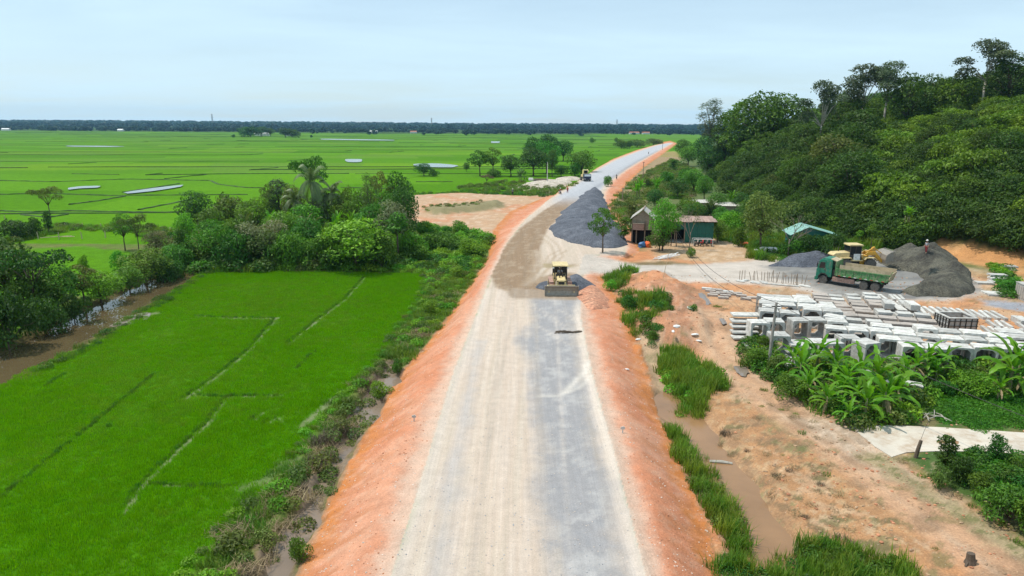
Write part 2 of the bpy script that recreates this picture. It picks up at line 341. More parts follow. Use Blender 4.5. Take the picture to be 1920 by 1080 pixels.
def scatter(name, label, pts, rot, scl, protos, idx=None, tilt=None):
    """many small plants: one object that instances a few meshes on points"""
    pts = np.asarray(pts, np.float32); n = len(pts); me = bpy.data.meshes.new(name); me.vertices.add(n); me.vertices.foreach_set('co', pts.ravel())
    def at(nm, typ, arr):
        a = me.attributes.new(nm, typ, 'POINT'); a.data.foreach_set('vector' if typ == 'FLOAT_VECTOR' else 'value', np.asarray(arr).ravel())
    rv = np.zeros((n, 3), np.float32); rv[:, 2] = rot
    if tilt is not None: rv[:, 0] = tilt
    at('rv', 'FLOAT_VECTOR', rv)
    sc = np.asarray(scl, np.float32)
    if sc.ndim == 1: sc = np.repeat(sc[:, None], 3, 1)
    at('sv', 'FLOAT_VECTOR', sc)
    at('ix', 'INT', (rng.integers(0, len(protos), n) if idx is None else idx).astype(np.int32))
    o = link(name, me); tag(o, label, name.replace('_', ' '), kind='stuff')
    ng = bpy.data.node_groups.new(name, 'GeometryNodeTree')
    ng.interface.new_socket('Geometry', in_out='INPUT', socket_type='NodeSocketGeometry'); ng.interface.new_socket('Geometry', in_out='OUTPUT', socket_type='NodeSocketGeometry')
    gi = ng.nodes.new('NodeGroupInput'); go = ng.nodes.new('NodeGroupOutput'); ip = ng.nodes.new('GeometryNodeInstanceOnPoints'); jn = ng.nodes.new('GeometryNodeJoinGeometry')
    m2p = ng.nodes.new('GeometryNodeMeshToPoints'); ng.links.new(gi.outputs[0], m2p.inputs[0])
    for p in reversed(protos):
        oi = ng.nodes.new('GeometryNodeObjectInfo'); oi.inputs['Object'].default_value = p; oi.inputs['As Instance'].default_value = True
        ng.links.new(oi.outputs['Geometry'], jn.inputs[0])
    def na(nm, typ):
        q = ng.nodes.new('GeometryNodeInputNamedAttribute'); q.data_type = typ; q.inputs['Name'].default_value = nm; return q.outputs[0]
    ng.links.new(m2p.outputs[0], ip.inputs['Points']); ng.links.new(jn.outputs[0], ip.inputs['Instance'])
    ip.inputs['Pick Instance'].default_value = True; ng.links.new(na('ix', 'INT'), ip.inputs['Instance Index'])
    e2r = ng.nodes.new('FunctionNodeEulerToRotation'); ng.links.new(na('rv', 'FLOAT_VECTOR'), e2r.inputs[0]); ng.links.new(e2r.outputs[0], ip.inputs['Rotation'])
    ng.links.new(na('sv', 'FLOAT_VECTOR'), ip.inputs['Scale']); ng.links.new(ip.outputs[0], go.inputs[0])
    md = o.modifiers.new('scatter', 'NODES'); md.node_group = ng; return o
# ---------------------------------------------------------------- the ground sheet
ys = list(np.arange(-60, 14, 1.5)); y = 14.0
while y < 15000:
    ys.append(y); y += min(max(2.1 / 683 * y * y / 18 * 1.0, 0.05), 0.0105 * y + 0.02)
    if y > 6000: y += 250
ys = np.array(ys)
us = np.concatenate([np.linspace(-4, -1.15, 26)[:-1], np.linspace(-1.15, -0.84, 40)[:-1], np.linspace(-0.84, 0.84, 580), np.linspace(0.84, 1.15, 40)[1:], np.linspace(1.15, 4, 26)[1:]])
U, Y = np.meshgrid(us, ys); X = U * np.maximum(Y, 22.0)
gx, gy = X.ravel(), Y.ravel(); ny, nx = X.shape
gz = H(gx, gy)
def C(*c): return np.array(c, float)
colr = np.tile(C(0.058, 0.150, 0.016), (len(gx), 1)); wet = np.zeros(len(gx))
def paint(k, c):
    k = np.clip(k, 0, 1)[:, None]; colr[:] = colr * (1 - k) + np.asarray(c) * k
n_a = fbm(gx, gy, 0.9, 5, 1, 0.6); n_b = fbm(gx, gy, 0.16, 4, 2); n_c = fbm(gx, gy, 2.6, 4, 3, 0.6); n_d = fbm(gx, gy, 0.03, 3, 4)
side = road_side(gx, gy)
dr = sdpoly(gx, gy, road_P); de = sdpoly(gx, gy, emb_P); dlot = sdpoly(gx, gy, lot_P); dside = sdpoly(gx, gy, side_P); dyard = sdpoly(gx, gy, yard_P); dhill = -sdpoly(gx, gy, hill_P)
# --- rice plain: parcels of slightly different green
ca, sa = math.cos(R(8)), math.sin(R(8))
pu = gx * ca + gy * sa + 14 * fbm(gx, gy, 0.006, 2, 50); pv = -gx * sa + gy * ca + 10 * fbm(gx, gy, 0.008, 2, 51)
ROW, LEN = 24.0, 78.0
iv = np.floor(pv / ROW + 0.25 * np.sin(pv * 0.01)); iu = np.floor(pu / LEN + hash2(iv, iv * 0, 61)); ph = hash2(iu, iv, 62)
tone = C(0.072, 0.190, 0.001) + (ph[:, None] - 0.5) * C(0.034, 0.060, 0.004) + (hash2(iu, iv, 63)[:, None] > 0.88) * C(0.035, 0.03, 0.004) + n_d[:, None] * C(0.010, 0.018, 0.0)
plain = ((side < 0) | (gy > 420)).astype(float)
paint(plain, tone); paint(plain * sst(250, 1100, gy) * 0.4, C(0.085, 0.185, 0.015))
paint(plain * sst(1480, 1560, gy), C(0.045, 0.085, 0.018))
far_patch = plain * (gy > 260) * sst(0.80, 0.93, hash2(iu, iv, 66)); paint(far_patch * 0.4, C(0.13, 0.20, 0.035))
# near paddies
paddy_P = np.vstack([GP([(-160,792),(0,712),(190,637),(262,592),(310,556),(372,512),(560,508),(800,513),(790,560),(735,640),(690,700),(625,755),(560,850),(480,930),(405,1010),(340,1100),(300,1250)], ZL), [(-90, -10), (-120, 40)]])
dpad = sdpoly(gx, gy, paddy_P)
nearl = (side < 0) & (gy < 112) & (de > 0)
verge = nearl * sst(-0.6, 0.8, dpad + 0.8 * n_a)
paint(verge, C(0.105, 0.150, 0.032)); paint(verge * sst(0.0, 0.5, n_b) * 0.7, C(0.16, 0.15, 0.06)); paint(verge * sst(0.15, 0.5, n_c) * 0.6, C(0.15, 0.10, 0.055))
pg = nearl * sst(0.6, -0.4, dpad + 0.5 * n_a)
paint(pg, C(0.050, 0.155, 0.002) + n_b[:, None] * C(0.015, 0.02, 0.004)); paint(pg * sst(0.15, 0.55, n_a + n_b * .6) * 0.25, C(0.10, 0.15, 0.02))
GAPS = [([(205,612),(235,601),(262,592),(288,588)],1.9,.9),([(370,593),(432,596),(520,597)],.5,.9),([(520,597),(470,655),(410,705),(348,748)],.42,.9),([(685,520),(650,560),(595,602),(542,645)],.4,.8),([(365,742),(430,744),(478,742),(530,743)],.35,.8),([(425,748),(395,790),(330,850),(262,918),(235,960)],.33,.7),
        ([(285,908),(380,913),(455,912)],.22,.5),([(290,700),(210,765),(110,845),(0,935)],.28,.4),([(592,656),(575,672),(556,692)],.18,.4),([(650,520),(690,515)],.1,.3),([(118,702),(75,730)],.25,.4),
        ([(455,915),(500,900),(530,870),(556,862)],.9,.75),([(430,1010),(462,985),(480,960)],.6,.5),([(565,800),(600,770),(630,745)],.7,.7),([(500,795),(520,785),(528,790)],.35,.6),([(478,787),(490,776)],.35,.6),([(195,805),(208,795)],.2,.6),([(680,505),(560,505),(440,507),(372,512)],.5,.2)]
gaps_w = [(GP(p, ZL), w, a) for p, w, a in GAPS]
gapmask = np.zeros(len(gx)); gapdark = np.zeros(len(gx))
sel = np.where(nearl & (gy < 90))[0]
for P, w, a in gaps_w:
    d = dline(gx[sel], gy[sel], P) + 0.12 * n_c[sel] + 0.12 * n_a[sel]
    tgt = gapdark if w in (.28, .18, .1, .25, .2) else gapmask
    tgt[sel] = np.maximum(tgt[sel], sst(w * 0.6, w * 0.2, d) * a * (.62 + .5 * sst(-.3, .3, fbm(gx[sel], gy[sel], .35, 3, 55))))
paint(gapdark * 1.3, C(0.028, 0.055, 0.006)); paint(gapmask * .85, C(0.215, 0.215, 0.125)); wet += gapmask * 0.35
for pp_ in ([(60,466),(150,462),(252,472),(256,540),(200,560),(120,550),(40,520)], [(-60,470),(60,466),(40,520),(120,550),(100,600),(-60,640)]): paint(nearl * sst(.8, -.8, sdpoly(gx, gy, GP(pp_, ZL)) + .8 * n_a) * (dline(gx, gy, river_c) > 3.5), C(0.075, 0.195, 0.004))
# strip of rough grass, raised banks and the paddies beyond the trees
bank2 = GP([(0,455),(60,440),(130,428),(240,430),(330,440),(420,455),(470,470)], ZL); k = nearl * sst(4.5, 1.5, dline(gx, gy, bank2) + n_b * 2); paint(k, C(0.105, 0.150, 0.035)); paint(k * sst(0.1, 0.5, n_c), C(0.14, 0.14, 0.05))
leafy_P = GP([(560,505),(780,512),(800,513),(860,525),(920,455),(925,436),(850,420),(778,414),(700,440),(500,470)], ZL); dleafy = sdpoly(gx, gy, leafy_P)
paint((side < 0) * sst(1.5, -1.0, dleafy + n_b), C(0.055, 0.125, 0.018))
# river and ditch banks
dv = dline(gx, gy, river_c); paint((gy < 125) * (side < 0) * sst(4.4, 3.2, dv + n_a), C(0.10, 0.085, 0.035))
dL = dline(gx, gy, ditchL); paint(nearl * sst(1.7, 0.6, dL + 0.9 * n_a), C(0.16, 0.115, 0.06)); paint(nearl * sst(1.2, 0.5, dL + 0.9 * n_a), C(0.22, 0.165, 0.115)); wet += nearl * sst(1.0, 0.3, dL + 0.9 * n_a) * 0.5
# --- right side: bare red and tan earth
rt = ((side > 0) & (de > 0)).astype(float)
near = rt * (gy < 420)
tan = C(0.42, 0.205, 0.092)
paint(near * (gy > 85), C(0.10, 0.125, 0.035))
n_e = fbm(gx, gy, 0.42, 5, 5, .62); paint(near * (gy <= 86), tan); paint(near * (gy <= 86) * sst(-0.05, 0.35, n_b), C(0.46, 0.190, 0.082)); paint(near * (gy <= 86) * sst(0.0, 0.5, n_a) * 0.6, C(0.30, 0.185, 0.10)); paint(near * (gy <= 86) * sst(0.12, 0.4, n_c) * 0.35, C(0.50, 0.36, 0.235))
yd = near * sst(1.5, -1.0, dyard + n_a); paint(yd, C(0.44, 0.265, 0.145)); paint(yd * sst(0.0, 0.4, n_b + .4 * n_a), C(0.46, 0.22, 0.10)); paint(yd * sst(0.0, 0.4, -n_b + .3 * n_c) * 0.8, C(0.50, 0.39, 0.27))
dm = sdpoly(gx, gy, mound_P); paint(near * sst(1.5, -0.6, dm + n_a), C(0.43, 0.20, 0.105)); paint(near * sst(0.5, -0.6, dm + n_a) * sst(0, .4, n_a), C(0.36, 0.19, 0.11)); paint(near * sst(0.5, -1, dm) * sst(0.1, .4, n_c) * .6, C(0.50, 0.30, 0.20))
red2 = GP([(1140,498),(1210,486),(1260,486),(1330,494),(1290,478),(1240,470),(1180,474),(1120,484)], -0.3); paint(near * sst(1.2, -0.6, sdpoly(gx, gy, red2) + n_a), C(0.46, 0.19, 0.08))
red3 = GP([(1090,514),(1130,516),(1180,526),(1240,524),(1330,530),(1330,545),(1240,540),(1170,535),(1130,535)], -0.3); paint(near * sst(0.8, -0.6, sdpoly(gx, gy, red3) + n_a), C(0.48, 0.21, 0.10))
mudp = GP([(1180,494),(1240,489),(1290,494),(1300,499),(1240,506),(1200,503)], -0.3); k = near * sst(1.0, -0.5, sdpoly(gx, gy, mudp) + n_a); paint(k, C(0.17, 0.115, 0.045)); wet += k * 0.5
# strip of sand and shallow mud along the embankment toe
k = near * sst(1.6, 0.6, dline(gx, gy, ditchR2) + 0.6 * n_a); paint(k, C(0.40, 0.27, 0.16)); wet += k * 0.25
k = near * sst(2.6, 1.2, dline(gx, gy, ditchR) + 0.6 * n_a); paint(k, C(0.24, 0.15, 0.085)); wet += k * 0.3
# straw-littered strip beside the ditch, wheel-polished track, grass patches
lit_P = GP([(1300,760),(1400,700),(1500,800),(1600,860),(1700,960),(1760,1090),(1500,1100),(1440,1000),(1380,900)], ZR)
k = near * sst(1.0, -0.8, sdpoly(gx, gy, lit_P) + n_a); paint(k * 0.7, C(0.38, 0.205, 0.095)); paint(k * sst(0.0, 0.35, n_c + .5 * n_a) * .55, C(0.44, 0.30, 0.165)); paint(k * sst(0.1, 0.35, n_a - .4 * n_c) * 0.75, C(0.17, 0.115, 0.06)); paint(k * sst(0.22, 0.4, n_b + .5 * n_c) * 0.6, C(0.14, 0.15, 0.05))
track = GP([(1330,610),(1355,660),(1400,715),(1500,780),(1600,850),(1740,950),(1850,1030),(1960,1110)], ZR); dt = dline(gx, gy, track)
k = near * sst(2.8, 1.6, dt + .3 * n_a); paint(k * 0.85, C(0.47, 0.28, 0.165)); paint(k * sst(.05, .4, n_a) * .7, C(0.44, 0.24, 0.14))
pale_t = GP([(1490,785),(1612,795),(1640,838),(1672,866),(1740,910),(1650,885),(1570,835)], ZR); paint(near * sst(1.2, -.8, sdpoly(gx, gy, pale_t) + .8 * n_a) * .7, C(0.53, 0.44, 0.34))
for off in (-0.95, 0.85):
    paint(near * np.exp(-((np.abs(dt) - abs(off)) / 0.26) ** 2) * 0.5 * (.4 + sst(-.3, .3, n_b)), C(0.33, 0.185, 0.10) if off > 0 else C(0.56, 0.42, 0.30))
conc_P = GP([(1592,799),(1680,799),(1760,802),(1960,815),(2100,826),(2100,880),(1960,860),(1870,848),(1760,847),(1700,849),(1672,858),(1640,838),(1612,815)], ZR)
gr_edge = GP([(1640,860),(1700,900),(1800,960),(1960,1060)], ZR); k = near * sst(1.3, .4, dline(gx, gy, gr_edge) + .8 * n_a); paint(k, C(0.33, 0.25, 0.14)); paint(k * sst(0, .4, n_c), C(0.16, 0.15, 0.06))
fgr = [GP(p, ZR) for p in ([(1385,640),(1440,690),(1520,740),(1600,795),(1900,812),(2100,812),(2100,690),(1480,672),(1410,630)], [(1690,860),(1745,830),(1850,845),(2100,860),(2100,1120),(1930,1010),(1800,930)], [(1340,1045),(1440,1040),(1500,1010),(1600,1040),(1700,1060),(1760,1120),(1700,1300),(1340,1300)])]
for P in fgr: paint(near * sst(.7, -.5, sdpoly(gx, gy, P) + .6 * n_a), C(0.055, 0.105, 0.018))
kk_ = near * (gy <= 88) * (dhill < 0); paint(kk_ * sst(.12, .34, n_e) * .5, C(0.22, 0.135, 0.075)); paint(kk_ * sst(.16, .4, -n_e + .3 * n_c) * .35, C(0.54, 0.38, 0.25)); paint(kk_ * sst(.28, .42, n_a - n_b * .4) * .5, C(0.13, 0.13, 0.045))
# foot of the hill and hill
kh = sst(-14, -3, dhill + 5 * n_b) * (gy > 84) + sst(-1, 3, dhill); paint(rt * kh, C(0.065, 0.11, 0.02)); paint(rt * sst(0, 3, dhill), C(0.040, 0.075, 0.014))
cut_P = GP([(1735,478),(1790,458),(1850,462),(1880,470),(1930,500),(1930,520),(1850,500),(1800,490)], -0.3); k = rt * sst(1.5, -1, sdpoly(gx, gy, cut_P) + n_a) * sst(4.2, 2.2, dhill + 1.5 * n_a); paint(k, C(0.46, 0.225, 0.085)); paint(k * sst(0, .4, n_b), C(0.52, 0.34, 0.17))
hs_P = GP([(1215,440),(1330,436),(1420,450),(1440,480),(1330,492),(1230,480)], -0.3); k = rt * sst(1.5, -1, sdpoly(gx, gy, hs_P) + n_a); paint(k, C(0.42, 0.27, 0.15)); paint(k * sst(0, .4, n_a), C(0.50, 0.36, 0.24))
red_far = GP([(1240,286),(1265,284),(1275,296),(1235,330),(1205,345),(1170,395),(1155,395),(1200,330)], -0.5); k = rt * sst(3, -1, sdpoly(gx, gy, red_far) + 2 * n_b); paint(k * .6, C(0.40, 0.24, 0.14))
# --- bare lot left of the road
k = sst(1.6, -1.2, dlot + 1.2 * n_a) * (dr > 0); paint(k, C(0.42, 0.265, 0.155)); paint(k * sst(-0.1, 0.35, n_b), C(0.45, 0.215, 0.11)); paint(k * sst(0.05, 0.4, n_a) * .7, C(0.52, 0.38, 0.27))
paint(k * sst(1.2, -.5, sdpoly(gx, gy, bank_P) + n_a), C(0.22, 0.185, 0.09))
pale = GP([(960,345),(1010,338),(1060,342),(1095,345),(1060,362),(1030,360),(975,352)], -1.2); paint((side < 0) * sst(2.5, -1, sdpoly(gx, gy, pale) + 1.5 * n_a) * (dr > 0), C(0.45, 0.35, 0.26))
# --- embankment shoulders
ke = ((de < 0) & (dr > 0)).astype(float); t = np.clip(dr, 0, None) / (np.clip(dr, 0, None) + np.clip(-de, 0, None) + 1e-6)
paint(ke, C(0.52, 0.205, 0.105)); paint(ke * sst(0.0, 0.45, n_b), C(0.55, 0.26, 0.155)); paint(ke * sst(0.62, 0.92, t + .25 * n_a), C(0.48, 0.170, 0.045)); paint(ke * sst(0.93, 1.0, t + .12 * n_a) * (gy < 100), C(0.26, 0.15, 0.07)); paint(ke * sst(.05, .45, n_c) * .3, C(0.56, 0.36, 0.25)); rill = fbm(gx * .30, gy * 1.5, 1.0, 3, 43); paint(ke * sst(.25, .6, t) * sst(.08, .45, rill) * .55, C(0.40, 0.155, 0.06)); paint(ke * sst(.15, .5, t) * sst(.08, .4, -rill) * .25, C(0.57, 0.32, 0.20))
paint(ke * sst(0.30, 0.05, t + .12 * n_a) * .8, C(0.56, 0.40, 0.30))
# --- the road: pale dust, grey stone base showing through, wheel streaks
kr = (dr < 0).astype(float); q = gx - 0.03 * gy; streak = fbm(q * 1.0, gy * 0.035, 1.6, 4, 71, .6); streak2 = fbm(q, gy * 0.02, 4.5, 3, 72, .6)
paint(sst(0.35, -0.35, dr + .35 * n_a), C(0.50, 0.395, 0.31)); paint(kr * sst(-.1, .4, streak) * .75, C(0.47, 0.385, 0.30)); paint(kr * sst(0.0, .45, -streak) * .55, C(0.53, 0.44, 0.365)); paint(kr * sst(.05, .45, streak2) * .3, C(0.58, 0.49, 0.40))
grayR = GP([(1000,560),(1086,560),(1098,650),(1120,760),(1148,900),(1166,1080),(1180,1250),(1060,1250),(1040,1080),(1010,900),(985,740),(968,640)]); dg = sdpoly(gx, gy, grayR)
k = kr * sst(.8, -1.1, dg + 1.1 * n_b + .6 * n_a + .5 * streak); paint(k * .9, C(0.268, 0.262, 0.268)); paint(k * sst(0, .4, n_a) * .6, C(0.42, 0.395, 0.375)); paint(k * sst(.1, .4, n_c) * .4, C(0.25, 0.248, 0.255))
grayL = GP([(770,1250),(800,1080),(835,900),(870,760),(895,640),(905,640),(885,760),(855,900),(835,1080),(820,1250)]); k = kr * sst(.9, -.5, sdpoly(gx, gy, grayL) + .8 * n_b + .5 * streak + .4 * n_a); paint(k * .55, C(0.355, 0.35, 0.35))
paint(kr * np.exp(-((dr + 0.25) / 0.42) ** 2) * (gy < 75) * sst(-.5, .2, n_b + .3) * .7, C(0.58, 0.49, 0.41))
sw = GP([(1060,735),(1080,715),(1095,700),(1102,680)]); paint(kr * np.exp(-(dline(gx, gy, sw) / .3) ** 2) * .7, C(0.60, 0.54, 0.47))
sw = GP([(1010,742),(1045,742),(1085,728),(1108,705)]); paint(kr * np.exp(-(dline(gx, gy, sw) / .22) ** 2) * .5, C(0.60, 0.54, 0.47))
for i in range(14):
    a = (1000 + 9 * i, 575 + (i * 37) % 60); sw = GP([a, (a[0] + 45, a[1] + 22)]); paint(kr * sst(.2, -.3, dg) * np.exp(-(dline(gx, gy, sw) / .16) ** 2) * .35, C(0.55, 0.47, 0.40))
# damp brown band of spread stone behind the bulldozer
band = GP([(1066,522),(1040,528),(1008,540),(985,545),(968,538),(964,510),(975,470),(1000,430),(1038,396),(1085,364),(1135,334),(1185,305),(1225,287)]); db = dline(gx, gy, band)
wid = np.interp(gy, [0, 72, 84, 110, 160, 400], [0, 2.0, 3.1, 2.6, 2.2, 1.4]); k = kr * sst(.35, -.35, db - wid + .35 * n_a) * (gy > 70); paint(k * sst(520, 300, gy), C(0.250, 0.165, 0.098)); paint(k * sst(0, .4, n_a + .5 * n_c) * .5, C(0.38, 0.29, 0.20)); paint(k * np.exp(-((db - wid * .45) / .3) ** 2) * .35 * (gy < 200), C(0.24, 0.175, 0.115))
bl = GP([(962,540),(1085,548),(1085,562),(1000,560),(964,560),(950,552)]); k = kr * sst(.25, -.25, sdpoly(gx, gy, bl) + .15 * n_a); paint(k, C(0.30, 0.225, 0.16))
# loops left by the machine
for i, P in enumerate(([(1055,470),(1035,480),(1025,500),(1000,520),(985,535)], [(1075,497),(1040,494),(1020,503),(1000,528)], [(1015,440),(1040,460),(1048,480),(1030,500)], [(1005,470),(1008,490),(1000,510)])):
    d = dline(gx, gy, GP(P)); paint(kr * np.exp(-((d - .5) / .28) ** 2) * .55, C(0.33, 0.24, 0.155)); paint(kr * np.exp(-(d / .3) ** 2) * .3, C(0.52, 0.44, 0.36))
p2 = GP([(1018,494),(1075,496),(1077,501),(1020,503)]); paint(kr * sst(.2, -.2, sdpoly(gx, gy, p2) + .2 * n_a), C(0.31, 0.24, 0.14))
for k_ in range(10):
    x0_ = -3.6 + k_ * .95 + .4 * math.sin(k_ * 2.1); wob = .35 * np.sin(gy * .05 + k_ * 1.7) + .03 * gy; dd_ = np.abs(gx - x0_ - wob); lug_ = .5 + .5 * (np.sin(gy * 16 + k_) > -.2); paint(kr * (gy < 75) * np.exp(-(dd_ / .16) ** 2) * (.16 + .22 * sst(-.2, .3, n_b)) * lug_, C(0.36, 0.31, 0.26) if k_ % 3 else C(0.60, 0.51, 0.43))
# far road: bluish stone base
k = kr * sst(150, 185, gy) * sst(.8, -.8, dr + 1.2); paint(k * .9, C(0.385, 0.395, 0.42)); 
lane = GP([(1100,362),(1150,332),(1195,303),(1235,282)]); paint(kr * sst(150, 185, gy) * np.exp(-(dline(gx, gy, lane) / 1.1) ** 2) * .7, C(0.25, 0.25, 0.27))
# --- branch track to the stone yard
k = sst(1.2, -.8, dside + .7 * n_a) * (dr > -1) * (side > 0); paint(k, C(0.47, 0.405, 0.345)); st = fbm(gx * .25, gy * 1.0, 1.2, 4, 81, .6); paint(k * sst(0, .4, st) * .6, C(0.40, 0.35, 0.30)); paint(k * sst(.0, .4, -st) * .5, C(0.53, 0.46, 0.40))
dk = GP([(1440,500),(1520,486),(1640,470),(1760,480),(1840,520),(1830,552),(1700,562),(1560,554),(1520,535),(1460,520)], -.2); kk = k * sst(1.6, -1.4, sdpoly(gx, gy, dk) + n_a); paint(kk, C(0.205, 0.195, 0.18)); paint(kk * sst(0, .4, st) * .7, C(0.13, 0.125, 0.12)); paint(kk * sst(.1, .4, -st) * .5, C(0.32, 0.30, 0.28))
tr2 = GP([(1180,505),(1300,512),(1400,512),(1520,520),(1620,556)], -.3); [paint((side > 0) * np.exp(-((np.abs(dline(gx, gy, tr2)) - o_) / .25) ** 2) * .35, C(0.30, 0.25, 0.20)) for o_ in (.5, 2.2)]
gp = GP([(1845,562),(1900,566),(1975,575),(1975,590),(1900,580),(1850,572)], -.3); paint(near * sst(.8, -.5, sdpoly(gx, gy, gp) + .7 * n_a), C(0.27, 0.27, 0.29))
# classify faces so that each kind of ground is an object of its own
fx = (X[:-1, :-1] + X[1:, 1:]).ravel() / 2; fy = (Y[:-1, :-1] + Y[1:, 1:]).ravel() / 2
def cellmean(a): b = a.reshape(ny, nx); return ((b[:-1, :-1] + b[1:, 1:]) / 2).ravel()
fdr, fde, fl, fs, fh, fsd = [cellmean(a) for a in (dr, de, dlot, dside, dhill, side)]
cls = np.where(fsd < 0, 0, 1)                      # 0 rice plain, 1 earth yard
cls = np.where((fsd > 0) & (fy > 420), 0, cls)
cls = np.where((fsd > 0) & (fh > 0), 2, cls)       # hill
cls = np.where((fsd > 0) & (fs < 0), 6, cls); cls = np.where(fl < 0, 5, cls)
cls = np.where(fde < 0, 3, cls); cls = np.where(fdr < 0, 4, cls)
idx = np.arange(ny * nx).reshape(ny, nx); quads = np.stack([idx[:-1, :-1].ravel(), idx[:-1, 1:].ravel(), idx[1:, 1:].ravel(), idx[1:, :-1].ravel()], 1)
verts = np.stack([gx, gy, gz], 1)
gm = {0: groundmat('rice_plain_soil', .30, .5, 5, spec=.04), 1: groundmat('bare_earth', .32, 1.0, 8, .6), 2: groundmat('hill_soil', .3, .6, 5), 3: groundmat('red_fill', .24, 1.0, 11, .9), 4: groundmat('stone_base', .16, .6, 12, .4, streak=.06), 5: groundmat('lot_earth', .2, .6, 6, .3), 6: groundmat('track_stone', .14, .45, 8, .25)}
names = {0: ('rice_field', 'flat bright green rice plain divided by low banks'), 1: ('bare_ground', 'tan and red bare earth right of the new road'), 2: ('hill', 'wooded hill rising on the right'), 3: ('embankment', 'red laterite shoulders sloping down from the new road'), 4: ('road', 'unfinished road of pale dusty crushed stone running to the horizon'), 5: ('bare_lot', 'flat red earth lot left of the road bend'), 6: ('track', 'dusty grey branch track leading to the stone yard')}
for c, (nm, lb) in names.items():
    q = quads[cls == c]
    if not len(q): continue
    used, inv = np.unique(q, return_inverse=True)
    me = npmesh(nm, verts[used], inv.reshape(q.shape), gm[c], True)
    a = me.attributes.new('soil', 'FLOAT_COLOR', 'POINT'); a.data.foreach_set('color', np.concatenate([np.clip(colr[used], 0, 1), np.ones((len(used), 1))], 1).astype(np.float32).ravel())
    a = me.attributes.new('wet', 'FLOAT', 'POINT'); a.data.foreach_set('value', np.clip(wet[used], 0, 1).astype(np.float32))
    tag(link(nm, me), lb, kind='structure')
# --- water
M_river = watermat('river_water', (0.095, 0.070, 0.034), .02, .02); M_mud = watermat('muddy_water', (0.26, 0.145, 0.070), .12, .04); M_ditch = watermat('ditch_water', (0.19, 0.14, 0.10), .1, .05); M_pud = watermat('puddle_water', (0.21, 0.165, 0.13), .05, .02); M_pond = watermat('pond_water', (0.17, 0.20, 0.15), .16, .03)
def ribbon(name, P, w, z, m, lb):
    P = [Vector((a, b, 0)) for a, b in P]; P = [P[0] + (P[0] - P[1]).normalized() * 3.5] + P + [P[-1] + (P[-1] - P[-2]).normalized() * 3.5]; v = []; f = []
    for i, p in enumerate(P):
        d = (P[min(i+1, len(P)-1)] - P[max(i-1, 0)]).normalized(); nn = Vector((-d.y, d.x, 0)) * w
        v += [tuple(p + nn)[:2] + (z,), tuple(p - nn)[:2] + (z,)]
    for i in range(len(P) - 1): f.append((2*i, 2*i+1, 2*i+3, 2*i+2))
    return tag(link(name, npmesh(name, v, f, m)), lb, kind='structure')
ribbon('river', river_c, 4.6, -1.93, M_river, 'brown river along the left edge below dark bushes')
ribbon('ditch_water', ditchL, 1.2, -2.12, M_ditch, 'shallow murky ditch water at the foot of the left shoulder')
ribbon('ditch_water', ditchR, 2.3, -1.88, M_mud, 'muddy ditch water at the foot of the right shoulder')
def puddle(name, P, z, m, lb, rag=0.12):
    P = np.array(P); c = P.mean(0); n = 40; v = []
    ring = []
    for i in range(len(P)):
        a, b = P[i], P[(i+1) % len(P)]
        for k in range(6): ring.append(a + (b - a) * k / 6)
    ring = np.array(ring); 
    for _ in range(3): ring = (np.roll(ring, 1, 0) + ring * 2 + np.roll(ring, -1, 0)) / 4
    r = np.linalg.norm(ring - c, axis=1, keepdims=True); ring = c + (ring - c) * (1 + rag * rng.normal(size=(len(ring), 1)) * .6)
    v = [(a, b, z) for a, b in ring]; me = bpy.data.meshes.new(name); me.from_pydata(v, [], [tuple(range(len(v)))]); me.materials.append(m)
    return tag(link(name, me), lb, kind='structure')
for i, (pp, lb) in enumerate([([(200,614),(222,600),(262,586),(290,585),(276,600),(236,610)], 'shallow sky-lit water in the corner of the near paddy beside the river'), ([(1308,550),(1318,548),(1334,568),(1328,572),(1318,570)], 'long narrow puddle beside the loose kerb blocks'), ([(1348,597),(1356,596),(1364,606),(1354,609)], 'small dark puddle left of the concrete yard'), ([(1370,676),(1392,674),(1405,696),(1396,708),(1380,698)], 'round muddy puddle on the dirt track beside the bushes')]):
    zc = P3(*np.mean(pp, 0)).z + .05; puddle('puddle', GP(pp, zc), zc, M_pud, lb)
for pp, lb in [([(645,298),(680,298),(678,304),(650,304)], 'small pale flooded parcel in the rice plain behind the palms'), ([(772,307),(820,306),(862,310),(850,314),(780,313)], 'bright flooded parcel behind the round bush'), ([(228,361),(290,352),(345,346),(340,350),(290,358),(240,363)], 'thin slanting strip of water between rice parcels'), ([(127,352),(150,349),(190,348),(185,352),(150,353),(128,356)], 'pale water patch in the rice at far left'),
               ([(920,265),(938,265),(936,268),(921,268)], 'tiny bright water patch in the far rice'), ([(600,260),(640,260.5),(740,262),(738,263.5),(640,262.5),(602,261.5)], 'long white line of water in the far rice'), ([(122,273),(200,273.4),(240,274.5),(200,275.5),(124,274.6)], 'faint pale water line in the far left rice')]:
    w = GP(pp, -1.4); puddle('flooded_parcel', w, -1.38 if w[:, 1].max() < 2300 else 0, M_pond, lb, .04)
# --- concrete path
me_v = []; M_conc_path = mat('path_concrete', (0.52, 0.46, 0.38), .85, .12, .5, (0.36, 0.25, 0.16), .45, bump=.2)
mb = MB(); zc = ZR + 0.05
ring = [tuple(p) for p in conc_P]; n = len(ring)
mb._add([(a, b, zc) for a, b in ring] + [(a, b, zc - .3) for a, b in ring], [tuple(range(n))] + [(i, i + n, (i+1) % n + n, (i+1) % n) for i in range(n)])
tag(mb.build('path', M_conc_path), 'pale concrete path joining the dirt track at right', kind='structure')
